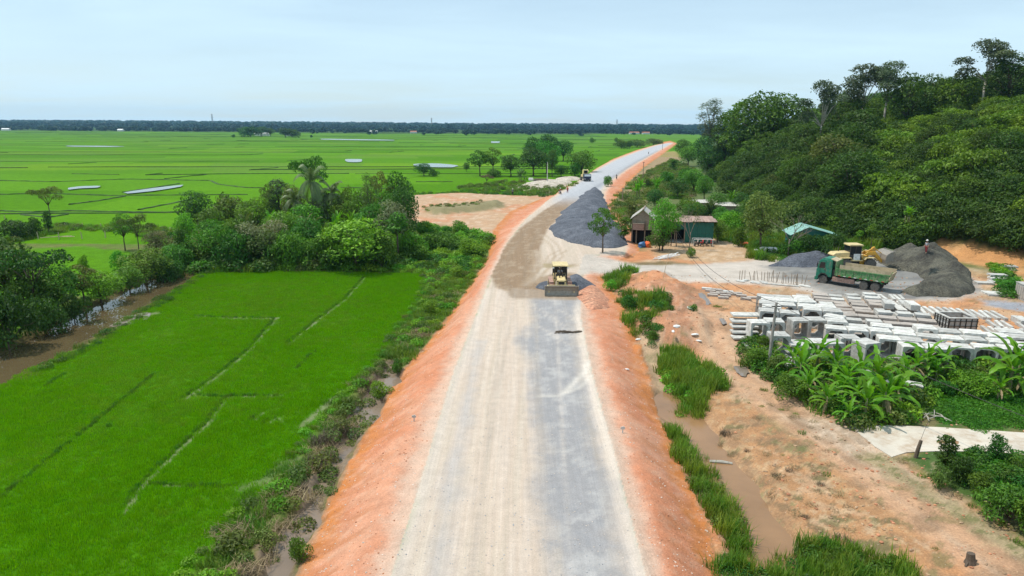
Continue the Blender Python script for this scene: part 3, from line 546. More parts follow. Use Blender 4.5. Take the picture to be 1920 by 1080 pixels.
# ---------------------------------------------------------------- foliage
def unit(a): return a / (np.linalg.norm(a, axis=-1, keepdims=True) + 1e-9)
def leaves(lobes, n, size, seed=0, flat=0.45, fill=0.30, up=0.35, lean=(0, 0, 0), asp=0.5, noise_amt=0.25):
    """leaf sprays spread through the shells of a set of ellipsoid lobes (x,y,z,rx,ry,rz)"""
    r = np.random.default_rng(seed); L = np.array(lobes, float); area = (L[:, 3] * L[:, 4] * L[:, 5]) ** (2 / 3); k = r.choice(len(L), n * 2, p=area / area.sum())
    d = unit(r.normal(size=(n * 2, 3))); low = (d[:, 2] < -0.35) & (r.random(n * 2) < 0.6); d[low, 2] *= -1
    rad = np.where(r.random(n * 2) < fill, r.uniform(.45, .9, n * 2), r.uniform(.84, 1.08, n * 2))
    bump = 1 + noise_amt * np.sin(d[:, 0] * 5 + k) * np.cos(d[:, 1] * 6 + k * 2) * np.sin(d[:, 2] * 5 + 1 + k)
    p = L[k, :3] + d * L[k, 3:6] * (rad * bump)[:, None]
    keep = np.ones(n * 2, bool)
    for j in range(len(L)):
        q = (p - L[j, :3]) / L[j, 3:6]; keep &= ~(((q ** 2).sum(1) < 0.30) & (k != j))
    p, d, k = p[keep][:n], d[keep][:n], k[keep][:n]; m = len(p)
    nr = unit(d * flat + r.normal(size=(m, 3)) * 0.42 + np.array([0, 0, up])); t = unit(np.cross(nr, r.normal(size=(m, 3)))); b = np.cross(nr, t)
    s = size * r.uniform(.6, 1.35, m)[:, None]; droop = np.array([0, 0, -.22]) * s
    v = np.stack([p - t * s * .5, p + b * s * asp * .5 - t * s * .05, p + t * s * .5 + droop, p - b * s * asp * .5 + t * s * .05], 1).reshape(-1, 3)
    q = np.arange(m * 4).reshape(m, 4); clump = r.random(len(L))[k]
    tint = np.repeat(np.clip(r.normal(.42, .2, m) + (clump - .5) * .45, 0, 1), 4)
    return v, q, tint
def crown_mesh(name, m, parts):
    v = []; q = []; t = []; o = 0
    for a, b, c in parts: v.append(a); q.append(b + o); t.append(c); o += len(a)
    return npmesh(name, np.concatenate(v), np.concatenate(q), m, False, np.concatenate(t))
LM = {
 'rice_pale': leafmat('leaf_rice_pale', (0.105, 0.255, 0.006), (0.230, 0.400, 0.020), trans=.45, rnd=.1, hue=.01, spec=.06),
 'hill_dark': leafmat('leaf_hill_dark', (0.026, 0.060, 0.007), (0.080, 0.150, 0.016), rnd=.15, hue=.012),
 'hill_mid': leafmat('leaf_hill_mid', (0.042, 0.092, 0.008), (0.132, 0.225, 0.018), rnd=.15, hue=.012),
 'hill_bright': leafmat('leaf_hill_bright', (0.064, 0.135, 0.008), (0.200, 0.320, 0.022), rnd=.15, hue=.012),
 'hill_olive': leafmat('leaf_hill_olive', (0.048, 0.074, 0.011), (0.150, 0.180, 0.036), rnd=.15, hue=.012),
 'dark': leafmat('leaf_dark', (0.023, 0.068, 0.010), (0.083, 0.189, 0.023)),
 'mid': leafmat('leaf_mid', (0.037, 0.109, 0.010), (0.133, 0.293, 0.026)),
 'bright': leafmat('leaf_bright', (0.067, 0.189, 0.011), (0.225, 0.443, 0.028)),
 'olive': leafmat('leaf_olive', (0.053, 0.094, 0.016), (0.200, 0.264, 0.056)),
 'grey': leafmat('leaf_grey', (0.043, 0.072, 0.038), (0.181, 0.225, 0.123), rnd=.15),
 'brown': leafmat('leaf_brown', (0.072, 0.070, 0.032), (0.246, 0.210, 0.109), rnd=.15),
 'cream': leafmat('leaf_cream', (0.060, 0.085, 0.024), (0.34, 0.34, 0.19), rnd=.1),
 'rice': leafmat('leaf_rice', (0.095, 0.270, 0.001), (0.215, 0.450, 0.002), trans=.45, rnd=.08, hue=.008, sc=.12, spec=.06),
 'grass': leafmat('leaf_grass', (0.075, 0.150, 0.016), (0.175, 0.300, 0.035), trans=.4, rnd=.25),
 'reed': leafmat('leaf_reed', (0.085, 0.170, 0.012), (0.220, 0.330, 0.040), trans=.4, rnd=.15),
 'dry': leafmat('leaf_dry', (0.16, 0.105, 0.055), (0.42, 0.33, 0.18), trans=.2, rnd=.25, hue=.01),
 'twig': leafmat('leaf_twig', (0.050, 0.035, 0.022), (0.14, 0.105, 0.068), trans=.05, rnd=.25, hue=.01),
 'banana': leafmat('leaf_banana', (0.065, 0.190, 0.010), (0.170, 0.380, 0.022), trans=.38, rnd=.2, rough=.4, hue=.012),
 'palm': leafmat('leaf_palm', (0.065, 0.102, 0.036), (0.181, 0.239, 0.087), trans=.2, rnd=.12, rough=.45),
 'potato': leafmat('leaf_potato', (0.030, 0.125, 0.008), (0.085, 0.260, 0.016), trans=.3, rnd=.2, hue=.01),
}
M_bark = mat('bark', (0.115, 0.085, 0.06), .9, .3, 3, bump=.5); M_barkp = mat('pale_bark', (0.40, 0.37, 0.31), .8, .22, 2, (0.16, 0.13, 0.10), .4, bump=.3); M_stem = mat('banana_stem', (0.15, 0.17, 0.07), .7, .3, 4, (0.12, 0.08, 0.04), .5)
def limbs(lobes, h0, r0, n=5, rootr=1.0, fork=.35):
    mb = MB(); c = np.mean([l[:3] for l in lobes], 0); top = Vector((c[0] * .5, c[1] * .5, h0))
    mb.tube([(0, 0, -.4), (0.02, 0, h0 * .3), (c[0] * .2, c[1] * .2 + .05, h0 * .65), top], [r0 * 1.35, r0, r0 * .85, r0 * .7], 7)
    for l in sorted(lobes, key=lambda a: -a[3])[:14]:
        e = Vector(l[:3]); mid = top.lerp(e, .5) + Vector((random.uniform(-.2, .2), random.uniform(-.2, .2), .12 * (e - top).length))
        mb.tube([top - Vector((0, 0, .3)), mid, e], [r0 * .5, r0 * .3, r0 * .1], n)
        for k in range(2):
            a = random.uniform(0, 6.28); tip = e + Vector((math.cos(a) * l[3] * .7, math.sin(a) * l[4] * .7, l[5] * .45)); mb.tube([e.lerp(mid, .3), e.lerp(tip, .5), tip], [r0 * .18, r0 * .1, r0 * .04], 4)
    return mb
TREE = {}
def add_tree(key, lobes, n, size, lm, h0, r0, bark=None, H=None, extra=None, **kw):
    lv = leaves(lobes, n, size, len(TREE) + 11, **kw); parts = [lv] + (extra or [])
    zt = max(l[2] + l[5] for l in lobes); wd = max(abs(l[0]) + l[3] for l in lobes)
    TREE[key] = dict(crown=crown_mesh(key + '_crown', LM[lm], parts), trunk=limbs(lobes, h0, r0).mesh(key + '_trunk', bark or M_bark, True), h=zt, w=wd, lm=lm, var={})
def rl(n, R0, z0, z1, rmin, rmax, s, fl=.8):
    r = np.random.default_rng(s); o = []
    for i in range(n):
        a = i * 2.4 + r.uniform(-.5, .5); t = (i + .5) / n; z = z0 + (z1 - z0) * t; env = math.sin(math.pi * (0.18 + 0.75 * t)); rr = R0 * env * r.uniform(.45, 1.0); q = r.uniform(rmin, rmax)
        o.append((rr * math.cos(a), rr * math.sin(a), z, q, q * r.uniform(.85, 1.1), q * fl))
    return o
add_tree('broad', rl(15, 3.0, 3.2, 8.2, 1.2, 2.0, 1), 3600, .40, 'dark', 3.0, .20)
add_tree('round', rl(11, 2.2, 2.2, 6.0, 1.2, 1.9, 2), 3000, .36, 'mid', 1.8, .16)
add_tree('tall', rl(16, 2.4, 3.6, 11.5, 1.1, 1.9, 3), 3600, .42, 'dark', 4.2, .22)
add_tree('open', rl(12, 3.0, 4.0, 8.4, .8, 1.35, 4, .6), 2300, .36, 'mid', 3.4, .17, fill=.2)
add_tree('umbrella', [(math.cos(i*2.4)*r_, math.sin(i*2.4)*r_, 5.4 + .5*math.sin(i*1.7) - r_*.22, 1.2, 1.1, .42) for i, r_ in enumerate([.3, 1.2, 1.8, 2.3, 2.7, 3.0, 3.2, 1.0, 2.9])], 1700, .30, 'olive', 3.2, .13, fill=.35)
euc = [(math.cos(i*2.1)*r_, math.sin(i*2.1)*r_, z, q, q, q*.7) for i, (r_, z, q) in enumerate([(0.4,13.6,1.2),(1.6,13.0,1.0),(2.4,12.0,1.1),(2.9,10.8,1.0),(1.2,11.6,1.1),(3.3,9.8,.9),(2.4,9.2,.9),(3.6,11.6,.8),(1.8,10.4,1.0),(3.0,8.4,.7),(0.8,12.4,1.1)])]
euc = [(a, b, c, q * 1.3, e * 1.3, f * 1.25) for a, b, c, q, e, f in euc]
add_tree('eucalypt', euc, 4200, .36, 'grey', 7.6, .20, M_barkp, fill=.25, noise_amt=.4)
cas = [(math.cos(i*2.2)*.9*(1-abs(i-6)/9), math.sin(i*2.2)*.9*(1-abs(i-6)/9), 4 + i*.65, .65, .65, 1.05) for i in range(12)]
add_tree('casuarina', cas, 2200, .42, 'grey', 5.5, .14, M_bark, fill=.6, asp=.16, up=.05)
add_tree('shrub', rl(8, 1.3, .5, 2.0, .7, 1.05, 6), 1700, .26, 'mid', .5, .07)
add_tree('thicket', rl(13, 2.6, .6, 2.6, .8, 1.35, 7, .7), 2900, .30, 'mid', .6, .09)
add_tree('spire', rl(9, .9, 1.4, 6.0, .6, 1.0, 8), 1700, .32, 'mid', 1.6, .10)
add_tree('slim', [(.2,0,5.6,.9,.9,.8),(-.5,.3,4.9,.7,.7,.5),(.7,-.3,5.0,.6,.6,.5),(0,.6,4.2,.6,.6,.45),(0,0,6.4,.6,.6,.7)], 800, .30, 'mid', 4.2, .09)
def bare_tree():
    mb = MB(); r = random.Random(5)
    def br(p, d, ln, rad, lev):
        q = p + d * ln; m_ = p.lerp(q, .5) + Vector((r.uniform(-.1, .1), r.uniform(-.1, .1), 0)) * ln * .4; mb.tube([p, m_, q], [rad, rad * .8, rad * .6], 5 if lev < 2 else 3)
        if lev < 4:
            for k in range(3 if lev < 3 else 2): br(p.lerp(q, r.uniform(.6, 1)), (d + Vector((r.uniform(-.7, .7), r.uniform(-.7, .7), r.uniform(-.05, .5)))).normalized(), ln * r.uniform(.55, .78), rad * .55, lev + 1)
    br(Vector((0, 0, -.2)), Vector((.03, 0, 1)), 2.2, .085, 0); return mb
zb = 6.2
TREE['bare'] = dict(trunk=bare_tree().mesh('bare_trunk', mat('bare_bark', (0.24, 0.19, 0.155), .9, .2, 3), True), crown=crown_mesh('bare_crown', LM['olive'], [leaves(rl(9, 1.5, 3.0, 5.8, .5, .8, 12), 420, .18, 12)]), h=zb, w=2.2, lm='olive', var={})
def palm_mesh(fr=20, ln=3.9, seed=3, lw=.075, droop=1.1):
    r = random.Random(seed); v = []; q = []; t = []
    for i in range(fr):
        a = i * 2.4; el = r.uniform(-.2, 1.25); L = ln * r.uniform(.8, 1.1); p = Vector((0, 0, 0)); d = Vector((math.cos(a) * math.cos(el), math.sin(a) * math.cos(el), math.sin(el))); pts = []
        for k in range(15): pts.append(p.copy()); p = p + d * L / 14; d = (d + Vector((0, 0, -droop / 14 * (1 + k * .12)))).normalized()
        tn = r.uniform(.2, .9)
        for k in range(1, 14):
            dd = (pts[k + 1 if k < 14 else k] - pts[k - 1]).normalized(); sd = dd.cross(Vector((0, 0, 1))).normalized(); ll = ln * .26 * math.sin(math.pi * (k + 1) / 16) ** .6
            for s in (-1, 1):
                e = pts[k] + (sd * s * .8 + dd * .55 + Vector((0, 0, -.45))) * ll; w = dd * lw * ln * .5; n_ = len(v)
                v += [tuple(pts[k] - w), tuple(pts[k] + w), tuple(e + w * .2), tuple(e - w * .2)]; q.append((n_, n_+1, n_+2, n_+3)); t += [tn + r.uniform(-.15, .15)] * 4
    return np.array(v), np.array(q), np.array(t)
pv_, pq_, pt_ = palm_mesh(); pvv = pv_ + np.array([.5, .1, 7.0])
TREE['palm'] = dict(crown=crown_mesh('palm_crown', LM['palm'], [(pvv, pq_, pt_)]), trunk=MB().tube([(0,0,-.3),(.05,0,2),(.2,.03,4.5),(.5,.1,7.0)], [.19,.14,.12,.12], 8).mesh('palm_trunk', M_bark, True), h=9.2, w=3.0, lm='palm', var={})
def banana_leaf(L=2.2, W=.27, el=1.0, droop=1.3, n=13, fold=.42):
    v = []; q = []; t = []; p = Vector((0, 0, 0)); d = Vector((math.cos(el), 0, math.sin(el)))
    for k in range(n + 1):
        u = k / n; w = W * (math.sin(math.pi * min(1, max(0, (u - .10) / .90)) ** .8) ** .55 if u > .12 else .09); up = Vector((-d.z, 0, d.x)); jag = 1 - .38 * ((k * 7) % 3 == 1) - .12 * (k % 2)
        for s in (-1, 0, 1): v.append(tuple(p + Vector((0, s * w * jag, 0)) + up * (fold * w * abs(s)))); t.append(.45 + .16 * s + .16 * (k % 2))
        p = p + d * L / n; a = -droop / n * (.3 + 1.4 * u); c_, s_ = math.cos(a), math.sin(a); d = Vector((d.x * c_ - d.z * s_, 0, d.x * s_ + d.z * c_))
    for k in range(n):
        for s in (0, 1): a = k * 3 + s; q.append((a, a + 1, a + 4, a + 3))
    return np.array(v), np.array(q), np.array(t)
BL = [npmesh('banana_leaf', *banana_leaf(*a)[:2], LM['banana'], True, banana_leaf(*a)[2]) for a in ((2.4,.23,1.25,1.3), (2.6,.25,1.0,1.7), (2.3,.23,.6,1.9), (1.8,.19,1.45,.4), (2.1,.21,.2,1.5))]
BSTEM = MB().tube([(0,0,-.2),(0.02,0,.6),(0,0.02,1.3),(0,0,1.9)], [.13,.11,.09,.05], 8).mesh('banana_stem', M_stem, True)
def banana_joined(seed, nst=3):
    r = random.Random(seed); v = []; q = []; t = []; o = 0
    for s in range(nst):
        bx, by = r.uniform(-.7, .7), r.uniform(-.7, .7); hh = r.uniform(.8, 1.9)
        for i in range(7):
            a, b, c = banana_leaf(*[(2.3,.30,1.25,1.0), (2.5,.33,.95,1.35), (2.1,.30,.6,1.5), (1.9,.28,1.4,.5)][i % 4], n=6); yaw = i * 2.3 + r.uniform(-.4, .4); cs, sn = math.cos(yaw), math.sin(yaw)
            w = a @ np.array([[cs, sn, 0], [-sn, cs, 0], [0, 0, 1]]) * r.uniform(.8, 1.1) + np.array([bx, by, hh]); v.append(w); q.append(b + o); t.append(c + r.uniform(-.3, .3)); o += len(a)
    return np.concatenate(v), np.concatenate(q), np.concatenate(t)
for i in range(2):
    TREE['banana%d' % i] = dict(crown=crown_mesh('banana_crown', LM['banana'], [banana_joined(20 + i, 3 + i)]), trunk=MB().tube([(.3,.2,-.2),(.3,.2,1.3)], [.12,.08], 6).tube([(-.4,-.2,-.2),(-.4,-.2,1.2)], [.12,.08], 6).tube([(.1,-.5,-.2),(.1,-.5,1.0)], [.1,.07], 6).mesh('banana_trunk', M_stem, True), h=3.9, w=2.4, lm='banana', var={})
KN = {'broad': ('broadleaf_tree', 'tree'), 'round': ('round_tree', 'tree'), 'tall': ('tall_tree', 'tree'), 'open': ('open_crowned_tree', 'tree'), 'umbrella': ('spreading_tree', 'tree'), 'eucalypt': ('pale_barked_tree', 'tree'), 'casuarina': ('feathery_tree', 'tree'),
      'shrub': ('shrub', 'shrub'), 'thicket': ('bush', 'bush'), 'spire': ('narrow_tree', 'tree'), 'slim': ('slim_tree', 'tree'), 'bare': ('bare_tree', 'tree'), 'palm': ('palm_tree', 'palm'), 'banana0': ('banana_plant', 'banana plant'), 'banana1': ('banana_plant', 'banana plant')}
def crown_of(key, lm):
    T = TREE[key]; lm = lm or T['lm']
    if lm not in T['var']:
        me = T['crown']
        if lm != T['lm']: me = me.copy(); me.materials.clear(); me.materials.append(LM[lm])
        T['var'][lm] = me
    return T['var'][lm]
def plant(key, loc, h, w=None, lm=None, label='', group=None, rz=None, nm=None, tilt=0):
    T = TREE[key]; s = h / T['h']; sw = s if w is None else w / 2 / T['w']
    o = empty(nm or KN[key][0], loc, random.uniform(0, 6.28) if rz is None else rz); o.scale = (sw, sw, s); o.rotation_euler[0] = tilt
    tag(o, label, KN[key][1], group); link('crown' if 'banana' not in key else 'leaf_cluster', crown_of(key, lm), o); link('trunk' if 'banana' not in key else 'stem', T['trunk'], o); return o
def depth(p): return float(np.dot(np.array([p[0], p[1], p[2] - CAMZ]), -CMN[:, 2]))
def T(key, px, base, top, wpx=None, lm=None, label='', group=None, **kw):
    p = P3(px, base); Z = depth(p); return plant(key, p, (base - top) * Z / FPX * 1.03, None if wpx is None else wpx * Z / FPX, lm, label, group, **kw)
# ---------------------------------------------------------------- trees left of the road
GB = 'trees and bushes of the belt left of the road'
for a in [
 ('broad',480,446,372,76,'mid','green tree between the flat-topped tree and the slender olive one'),('broad',640,446,366,70,'mid','green rounded tree right below the coconut palms'),('broad',680,452,356,66,'mid','leafy green tree left of the tall dark tree'),('round',575,452,384,70,'bright','light green tree in the heart of the belt'),('broad',700,474,384,80,'mid','broad green tree filling the right half of the belt'),('thicket',770,488,436,70,'bright','bright green bush at the right foot of the belt'),('round',535,470,398,74,'mid','rounded green tree behind the front bushes of the belt'),('thicket',440,470,410,90,'mid','wide green thicket at the left of the banana clumps'),
 ('umbrella',96,418,352,62,'olive','lone thin-stemmed tree with flat spreading crown in the rice at far left'),
 ('thicket',30,448,412,70,'dark','long low dark bush at the left edge by the fence posts'),('shrub',66,442,408,36,'dark','dark bush right of the long low bush by the fence'),('spire',92,438,396,22,'dark','dark narrow bush at the foot of the lone spreading tree'),
 ('shrub',122,424,416,10,'dark','tiny dark shrub between the fence posts and the rice'),
 ('open',235,470,402,52,'mid','slim open tree with a round dark top left of the belt'),('umbrella',262,482,404,62,'olive','loose brownish tree with leaning twigs above the river bend'),('round',296,480,434,50,'brown','brown-tinged bush on the rough grass strip'),
 ('round',372,438,360,64,'dark','dark rounded tree at the left end of the belt'),('thicket',436,436,366,84,'olive','olive flat-topped tree behind the bananas'),('round',400,448,392,56,'mid','light green bush below the dark rounded tree'),
 ('round',352,470,400,40,'bright','yellow-green bush at the left foot of the belt'),('spire',345,500,430,34,'mid','narrow green bush at left end of the belt over the river'),
 ('palm',592,446,312,50,'palm','tallest coconut palm with grey fronds in the middle of the belt'),('palm',628,444,340,46,'palm','coconut palm just right of the tallest one'),('umbrella',588,420,298,74,'mid','tall sparse tree rising behind the tallest palm'),('palm',560,444,356,42,'palm','lower palm left of the tallest palm'),
 ('tall',528,436,338,54,'grey','grey-green upright tree left of the palms'),('open',508,438,348,44,'olive','olive slender tree left of the grey-green tree'),('broad',556,440,348,54,'olive','rounded olive tree below the palms'),('broad',604,446,358,52,'grey','grey leafy tree at the foot of the palms'),('round',655,440,352,38,'mid','small dark tree right of the palms'),
 ('casuarina',696,460,330,40,'olive','slender feathery tree standing over the right half of the belt'),('open',715,440,326,56,'olive','olive open tree beside the feathery tree'),('broad',752,440,326,64,'mid','tall dark dense tree at the right end of the belt'),('broad',760,470,352,62,'dark','large dark green tree at the edge of the bare lot'),
 ('round',732,466,362,60,'mid','green rounded bush under the tall dark tree'),('round',738,480,378,60,'cream','pale cream-flowered bush right of centre in the belt'),('round',700,470,396,46,'brown','dull brown bush left of the cream-flowered one'),('slim',748,492,400,58,'mid','small tree with flat leafy head and thin bare stem'),
 ('banana0',470,462,384,56,'palm','banana clump with upright leaves left in the belt'),('banana1',508,462,392,60,None,'pale-leaved banana clump in the middle of the belt'),('banana0',545,462,382,56,None,'banana clump with one bright upright leaf below the palms'),('banana1',580,466,398,60,'palm','dull banana clump under the grey tree'),('banana0',630,462,384,56,None,'banana clump with a pale folded leaf'),('banana1',662,462,392,56,None,'banana clump left of the feathery tree'),('banana0',686,462,388,50,'palm','dark banana clump beside the feathery tree'),
 ('broad',404,498,414,84,'bright','yellow-green tree at left front of the belt'),('thicket',450,502,430,84,'mid','wide green bush at the front of the belt'),('round',500,500,432,78,'olive','dark olive bush at the front of the belt'),('round',470,498,418,60,'cream','bush speckled with cream flowers at the belt front'),('thicket',548,502,432,84,'mid','broad mid-green bush left of the big round bush'),('round',520,490,414,64,'cream','flowering bush behind the front row'),
 ('thicket',600,504,444,80,'mid','dark low bush beside the big round bush'),('round',668,506,412,128,'bright','big round yellow-green bush at the front right of the belt'),('thicket',630,500,420,80,'mid','green bush behind the big round bush'),('thicket',716,506,440,60,'mid','green bush right of the big round bush'),('round',580,488,410,66,'mid','leafy green tree behind the front bushes'),
 ('round',380,502,445,60,'mid','green bush at the bend of the river'),('thicket',352,512,452,56,'dark','dark bush hanging over the river bend'),
 # dark bushes along the river
 ('broad',20,590,446,140,'dark','big dark tree at the left edge beside the river'),('umbrella',70,600,470,140,'dark','dark spreading tree leaning toward the river'),('broad',110,588,500,96,'mid','dark tree between the spreading tree and the river bend'),('open',160,572,496,84,'olive','loose olive tree above the brown river'),('round',190,568,508,80,'bright','bright green leafy tree beside the small paddy'),
 ('broad',275,536,466,96,'mid','tall leafy green tree on the bank at the river bend'),('thicket',310,536,486,80,'dark','dark bush with shaded foot at the river bend'),('round',330,520,458,66,'mid','green bush behind the river bend'),('round',245,554,500,60,'mid','dark round bush on the river bank'),('shrub',140,604,548,60,'dark','low dark bush along the near river bank'),
 ('thicket',85,628,556,84,'dark','low dark bush on the bank left of the paddy'),('thicket',18,656,550,110,'dark','dark bush at the left edge by the water'),('round',-40,650,520,130,'dark','dark tree crown cut by the left edge'),('thicket',60,600,520,120,'mid','green undergrowth below the big dark tree'),('shrub',225,505,470,40,'bright','light green shrub in the small paddy corner'),('shrub',160,520,478,30,'bright','small light shrub in the small paddy'),
 # rank growth between the belt and the road
 ('shrub',760,450,418,60,'mid','green shrub below the flat-headed small tree'),('shrub',880,480,446,64,'bright','rounded bright green shrub nearest the red road edge'),('shrub',800,440,414,50,'bright','bright shrub at the edge of the bare lot'),('shrub',860,436,414,46,'bright','yellow-green shrub by the bare lot'),('thicket',830,470,436,80,'mid','low leafy bush in the green patch'),('thicket',770,490,455,80,'mid','spreading low bush in the green patch'),
 ('shrub',712,752,712,52,'bright','leafy bright bush on the edge of the left shoulder'),('shrub',745,700,672,30,'mid','small green bush against the left shoulder'),('shrub',560,1052,1004,56,'mid','dense dark grassy bush at the bottom of the left shoulder'),('shrub',858,520,498,40,'bright','light shrub beside the left shoulder'),('shrub',806,590,562,40,'bright','bright shrub halfway along the left verge'),
]:
    T(*a[:6], label=a[6], group=GB)
GI = 'trees around the clearing beyond the bend'
for a in [
 ('round',795,330,307,36,'dark','round dark bush standing alone beside the flooded parcel'),('shrub',813,331,318,24,'dark','low dark bush touching the round one in the rice'),('round',875,322,305,14,'dark','tiny lone round tree in the rice'),
 ('open',900,330,284,52,'mid','forked spreading tree at the left of the clearing'),('open',925,330,279,50,'mid','taller spreading tree beside the forked one'),('broad',958,331,292,46,'dark','dark rounded tree in the middle of the clearing group'),('broad',1000,330,278,60,'dark','dense dark tree behind the bananas'),('broad',1025,326,266,60,'mid','tallest leafy tree of the clearing group'),
 ('round',998,300,258,36,'dark','dark rounded tree behind the clearing group'),('broad',1028,302,254,50,'dark','big dark tree rising behind the clearing'),('round',1056,302,264,38,'dark','dark tree at the back right of the clearing'),('spire',1022,296,256,12,'grey','faint narrow tree at the back of the clearing'),('tall',1035,332,282,24,'dark','narrow dark tree beside the pale pole'),
 ('round',1052,331,310,30,'dark','low dark tree right of the pale pole'),('round',1090,330,284,54,'mid','broad round tree directly behind the parked truck'),('shrub',1078,331,306,34,'mid','bushy growth left of the parked truck'),('banana0',976,338,312,28,'palm','banana clump in front of the clearing trees'),('banana1',985,336,316,26,None,'second banana clump at the clearing'),
 ('umbrella',912,350,328,34,'brown','low brown flat-topped shrub in front of the clearing'),('shrub',925,332,318,40,'mid','green hedge piece under the spreading trees'),
 ('shrub',1110,268,258,14,'mid','small lone tree in the far rice'),('thicket',1165,279,262,30,'mid','clump of trees beside the far road'),('shrub',1155,266,258,10,'mid','small round far tree'),('thicket',1195,276,262,40,'olive','pale green thicket beside the far road'),('thicket',1225,272,260,44,'olive','loose thicket near the end of the road'),('round',1180,279,264,16,'dark','small dark tree by the far red clearing'),
 ('thicket',470,257,238,44,'dark','dark grove with a white roof in the far rice'),('broad',458,256,238,26,'dark','left tree of the far grove'),('broad',490,256,238,30,'dark','middle tree of the far grove'),('broad',508,256,241,20,'dark','right tree of the far grove'),('broad',535,258,240,28,'dark','dense dark tree of the second far grove'),('thicket',548,258,242,34,'dark','spreading dark tree of the second far grove'),('shrub',584,258,253,7,'dark','dot-like shrub in the far rice'),('shrub',438,258,252,9,'dark','small dark tree left of the far grove'),
]:
    T(*a[:6], label=a[6], group=GI)
# ---------------------------------------------------------------- trees by the huts and the foot of the hill
GH = 'trees around the huts'
for a in [
 ('open',1130,474,392,62,'mid','young tree standing in front of the long stone heap'),('broad',1242,470,374,58,'bright','bright yellow-green tree in front of the gabled hut'),('open',1270,450,400,34,'mid','small leafy tree left of the green shed'),('bare',1292,468,368,52,None,'leafless branching tree in front of the green shed'),('bare',1240,440,372,40,None,'thin bare tree behind the yellow-green tree'),
 ('shrub',1295,482,464,28,'mid','neat round bush on the bare yard'),('spire',1170,452,408,36,'mid','green bush left of the gabled hut'),('round',1236,470,434,46,'dark','dark bush under the yellow-green tree'),('bare',1478,484,376,90,None,'twiggy half-bare tree left of the teal-roofed hut'),('broad',1425,474,362,84,'olive','round olive tree in the grassy corner'),
 ('shrub',1385,462,424,40,'mid','shrub in the grass behind the orange sheet'),('thicket',1520,484,440,76,'dark','dark bush in front of the teal-roofed hut'),('thicket',1490,482,446,60,'mid','leafy bush beside the half-bare tree'),('slim',1632,470,420,24,'mid','slim sapling left of the dark stone heap'),('slim',1610,462,432,20,'bright','light sapling behind the wheel loader'),
 ('banana0',1196,372,326,34,None,'banana plant on the slope beside the road'),('banana1',1232,368,330,30,None,'banana plant right of the first on the slope'),('round',1228,392,356,34,'dark','round dark bush behind the gabled hut'),('spire',1182,430,378,30,'olive','dull thin bush beside the gable'),('banana1',1330,408,372,36,'palm','banana clump above the green shed'),('banana0',1372,386,352,34,None,'bright banana plant behind the low white-roofed house'),
 ('round',1345,455,412,34,'mid','leafy bush at the right end wall of the green shed'),('open',1258,462,402,40,'mid','light leafy tree over the left end of the green shed'),('broad',1405,440,370,50,'dark','dark tree on the grass behind the olive tree'),('thicket',1560,476,436,50,'dark','dark bush hiding the right end of the teal-roofed hut'),('round',1500,478,436,40,'olive','dull bush before the left half of the teal-roofed hut'),
 ('thicket',1290,404,372,60,'mid','green growth behind the roof of the shed'),('round',1390,400,362,46,'dark','dark tree right of the low house'),('thicket',1362,418,396,60,'mid','spreading bush in front of the low house wall'),
 ('round',1300,412,380,44,'mid','leafy bush before the small white roof'),('thicket',1340,406,384,50,'mid','green bush before the low house'),('round',1402,412,376,44,'mid','green tree at the right of the low house'),
 ('banana1',1700,415,385,42,None,'pale banana plant on the dark slope'),('shrub',1352,412,388,44,'mid','green shrub hiding the front of the low house'),('shrub',1378,414,390,40,'dark','dark shrub at the right of the low house'),('shrub',1316,408,384,36,'olive','dull shrub below the small white roof'),('thicket',1372,436,396,60,'bright','bright bushes right of the green shed'),('round',1345,398,362,40,'mid','green tree between the shed and the low house'),('thicket',1140,350,330,20,'mid','green tuft on the right bank of the road'),('umbrella',1178,410,372,24,'olive','small flat-topped tree on the embankment side'),
 ('round',1270,372,335,44,'dark','dark tree on the slope behind the huts'),('round',1300,360,318,50,'mid','leafy tree on the slope above the shed'),('broad',1320,378,330,40,'mid','green tree behind the bare tree'),
 ('round',1290,312,275,36,'mid','round green tree at the tip of the wood'),('broad',1315,310,258,50,'dark','dense tree at the tip of the wood'),('casuarina',1328,300,192,58,'grey','tall feathery grey tree at the left end of the wood'),('spire',1262,320,300,22,'mid','small bush by the red bank'),('round',1278,296,262,30,'dark','dark small tree nearest the road end'),('broad',1330,330,276,60,'dark','dark spreading tree below the feathery tree'),
 ('thicket',1250,345,322,34,'mid','bush beside the power pole on the slope'),('thicket',1290,346,316,40,'mid','wide bush below the tip of the wood'),('shrub',1215,352,336,20,'dark','dark shrub on the grassy bank'),
]:
    T(*a[:6], label=a[6], group=GH)
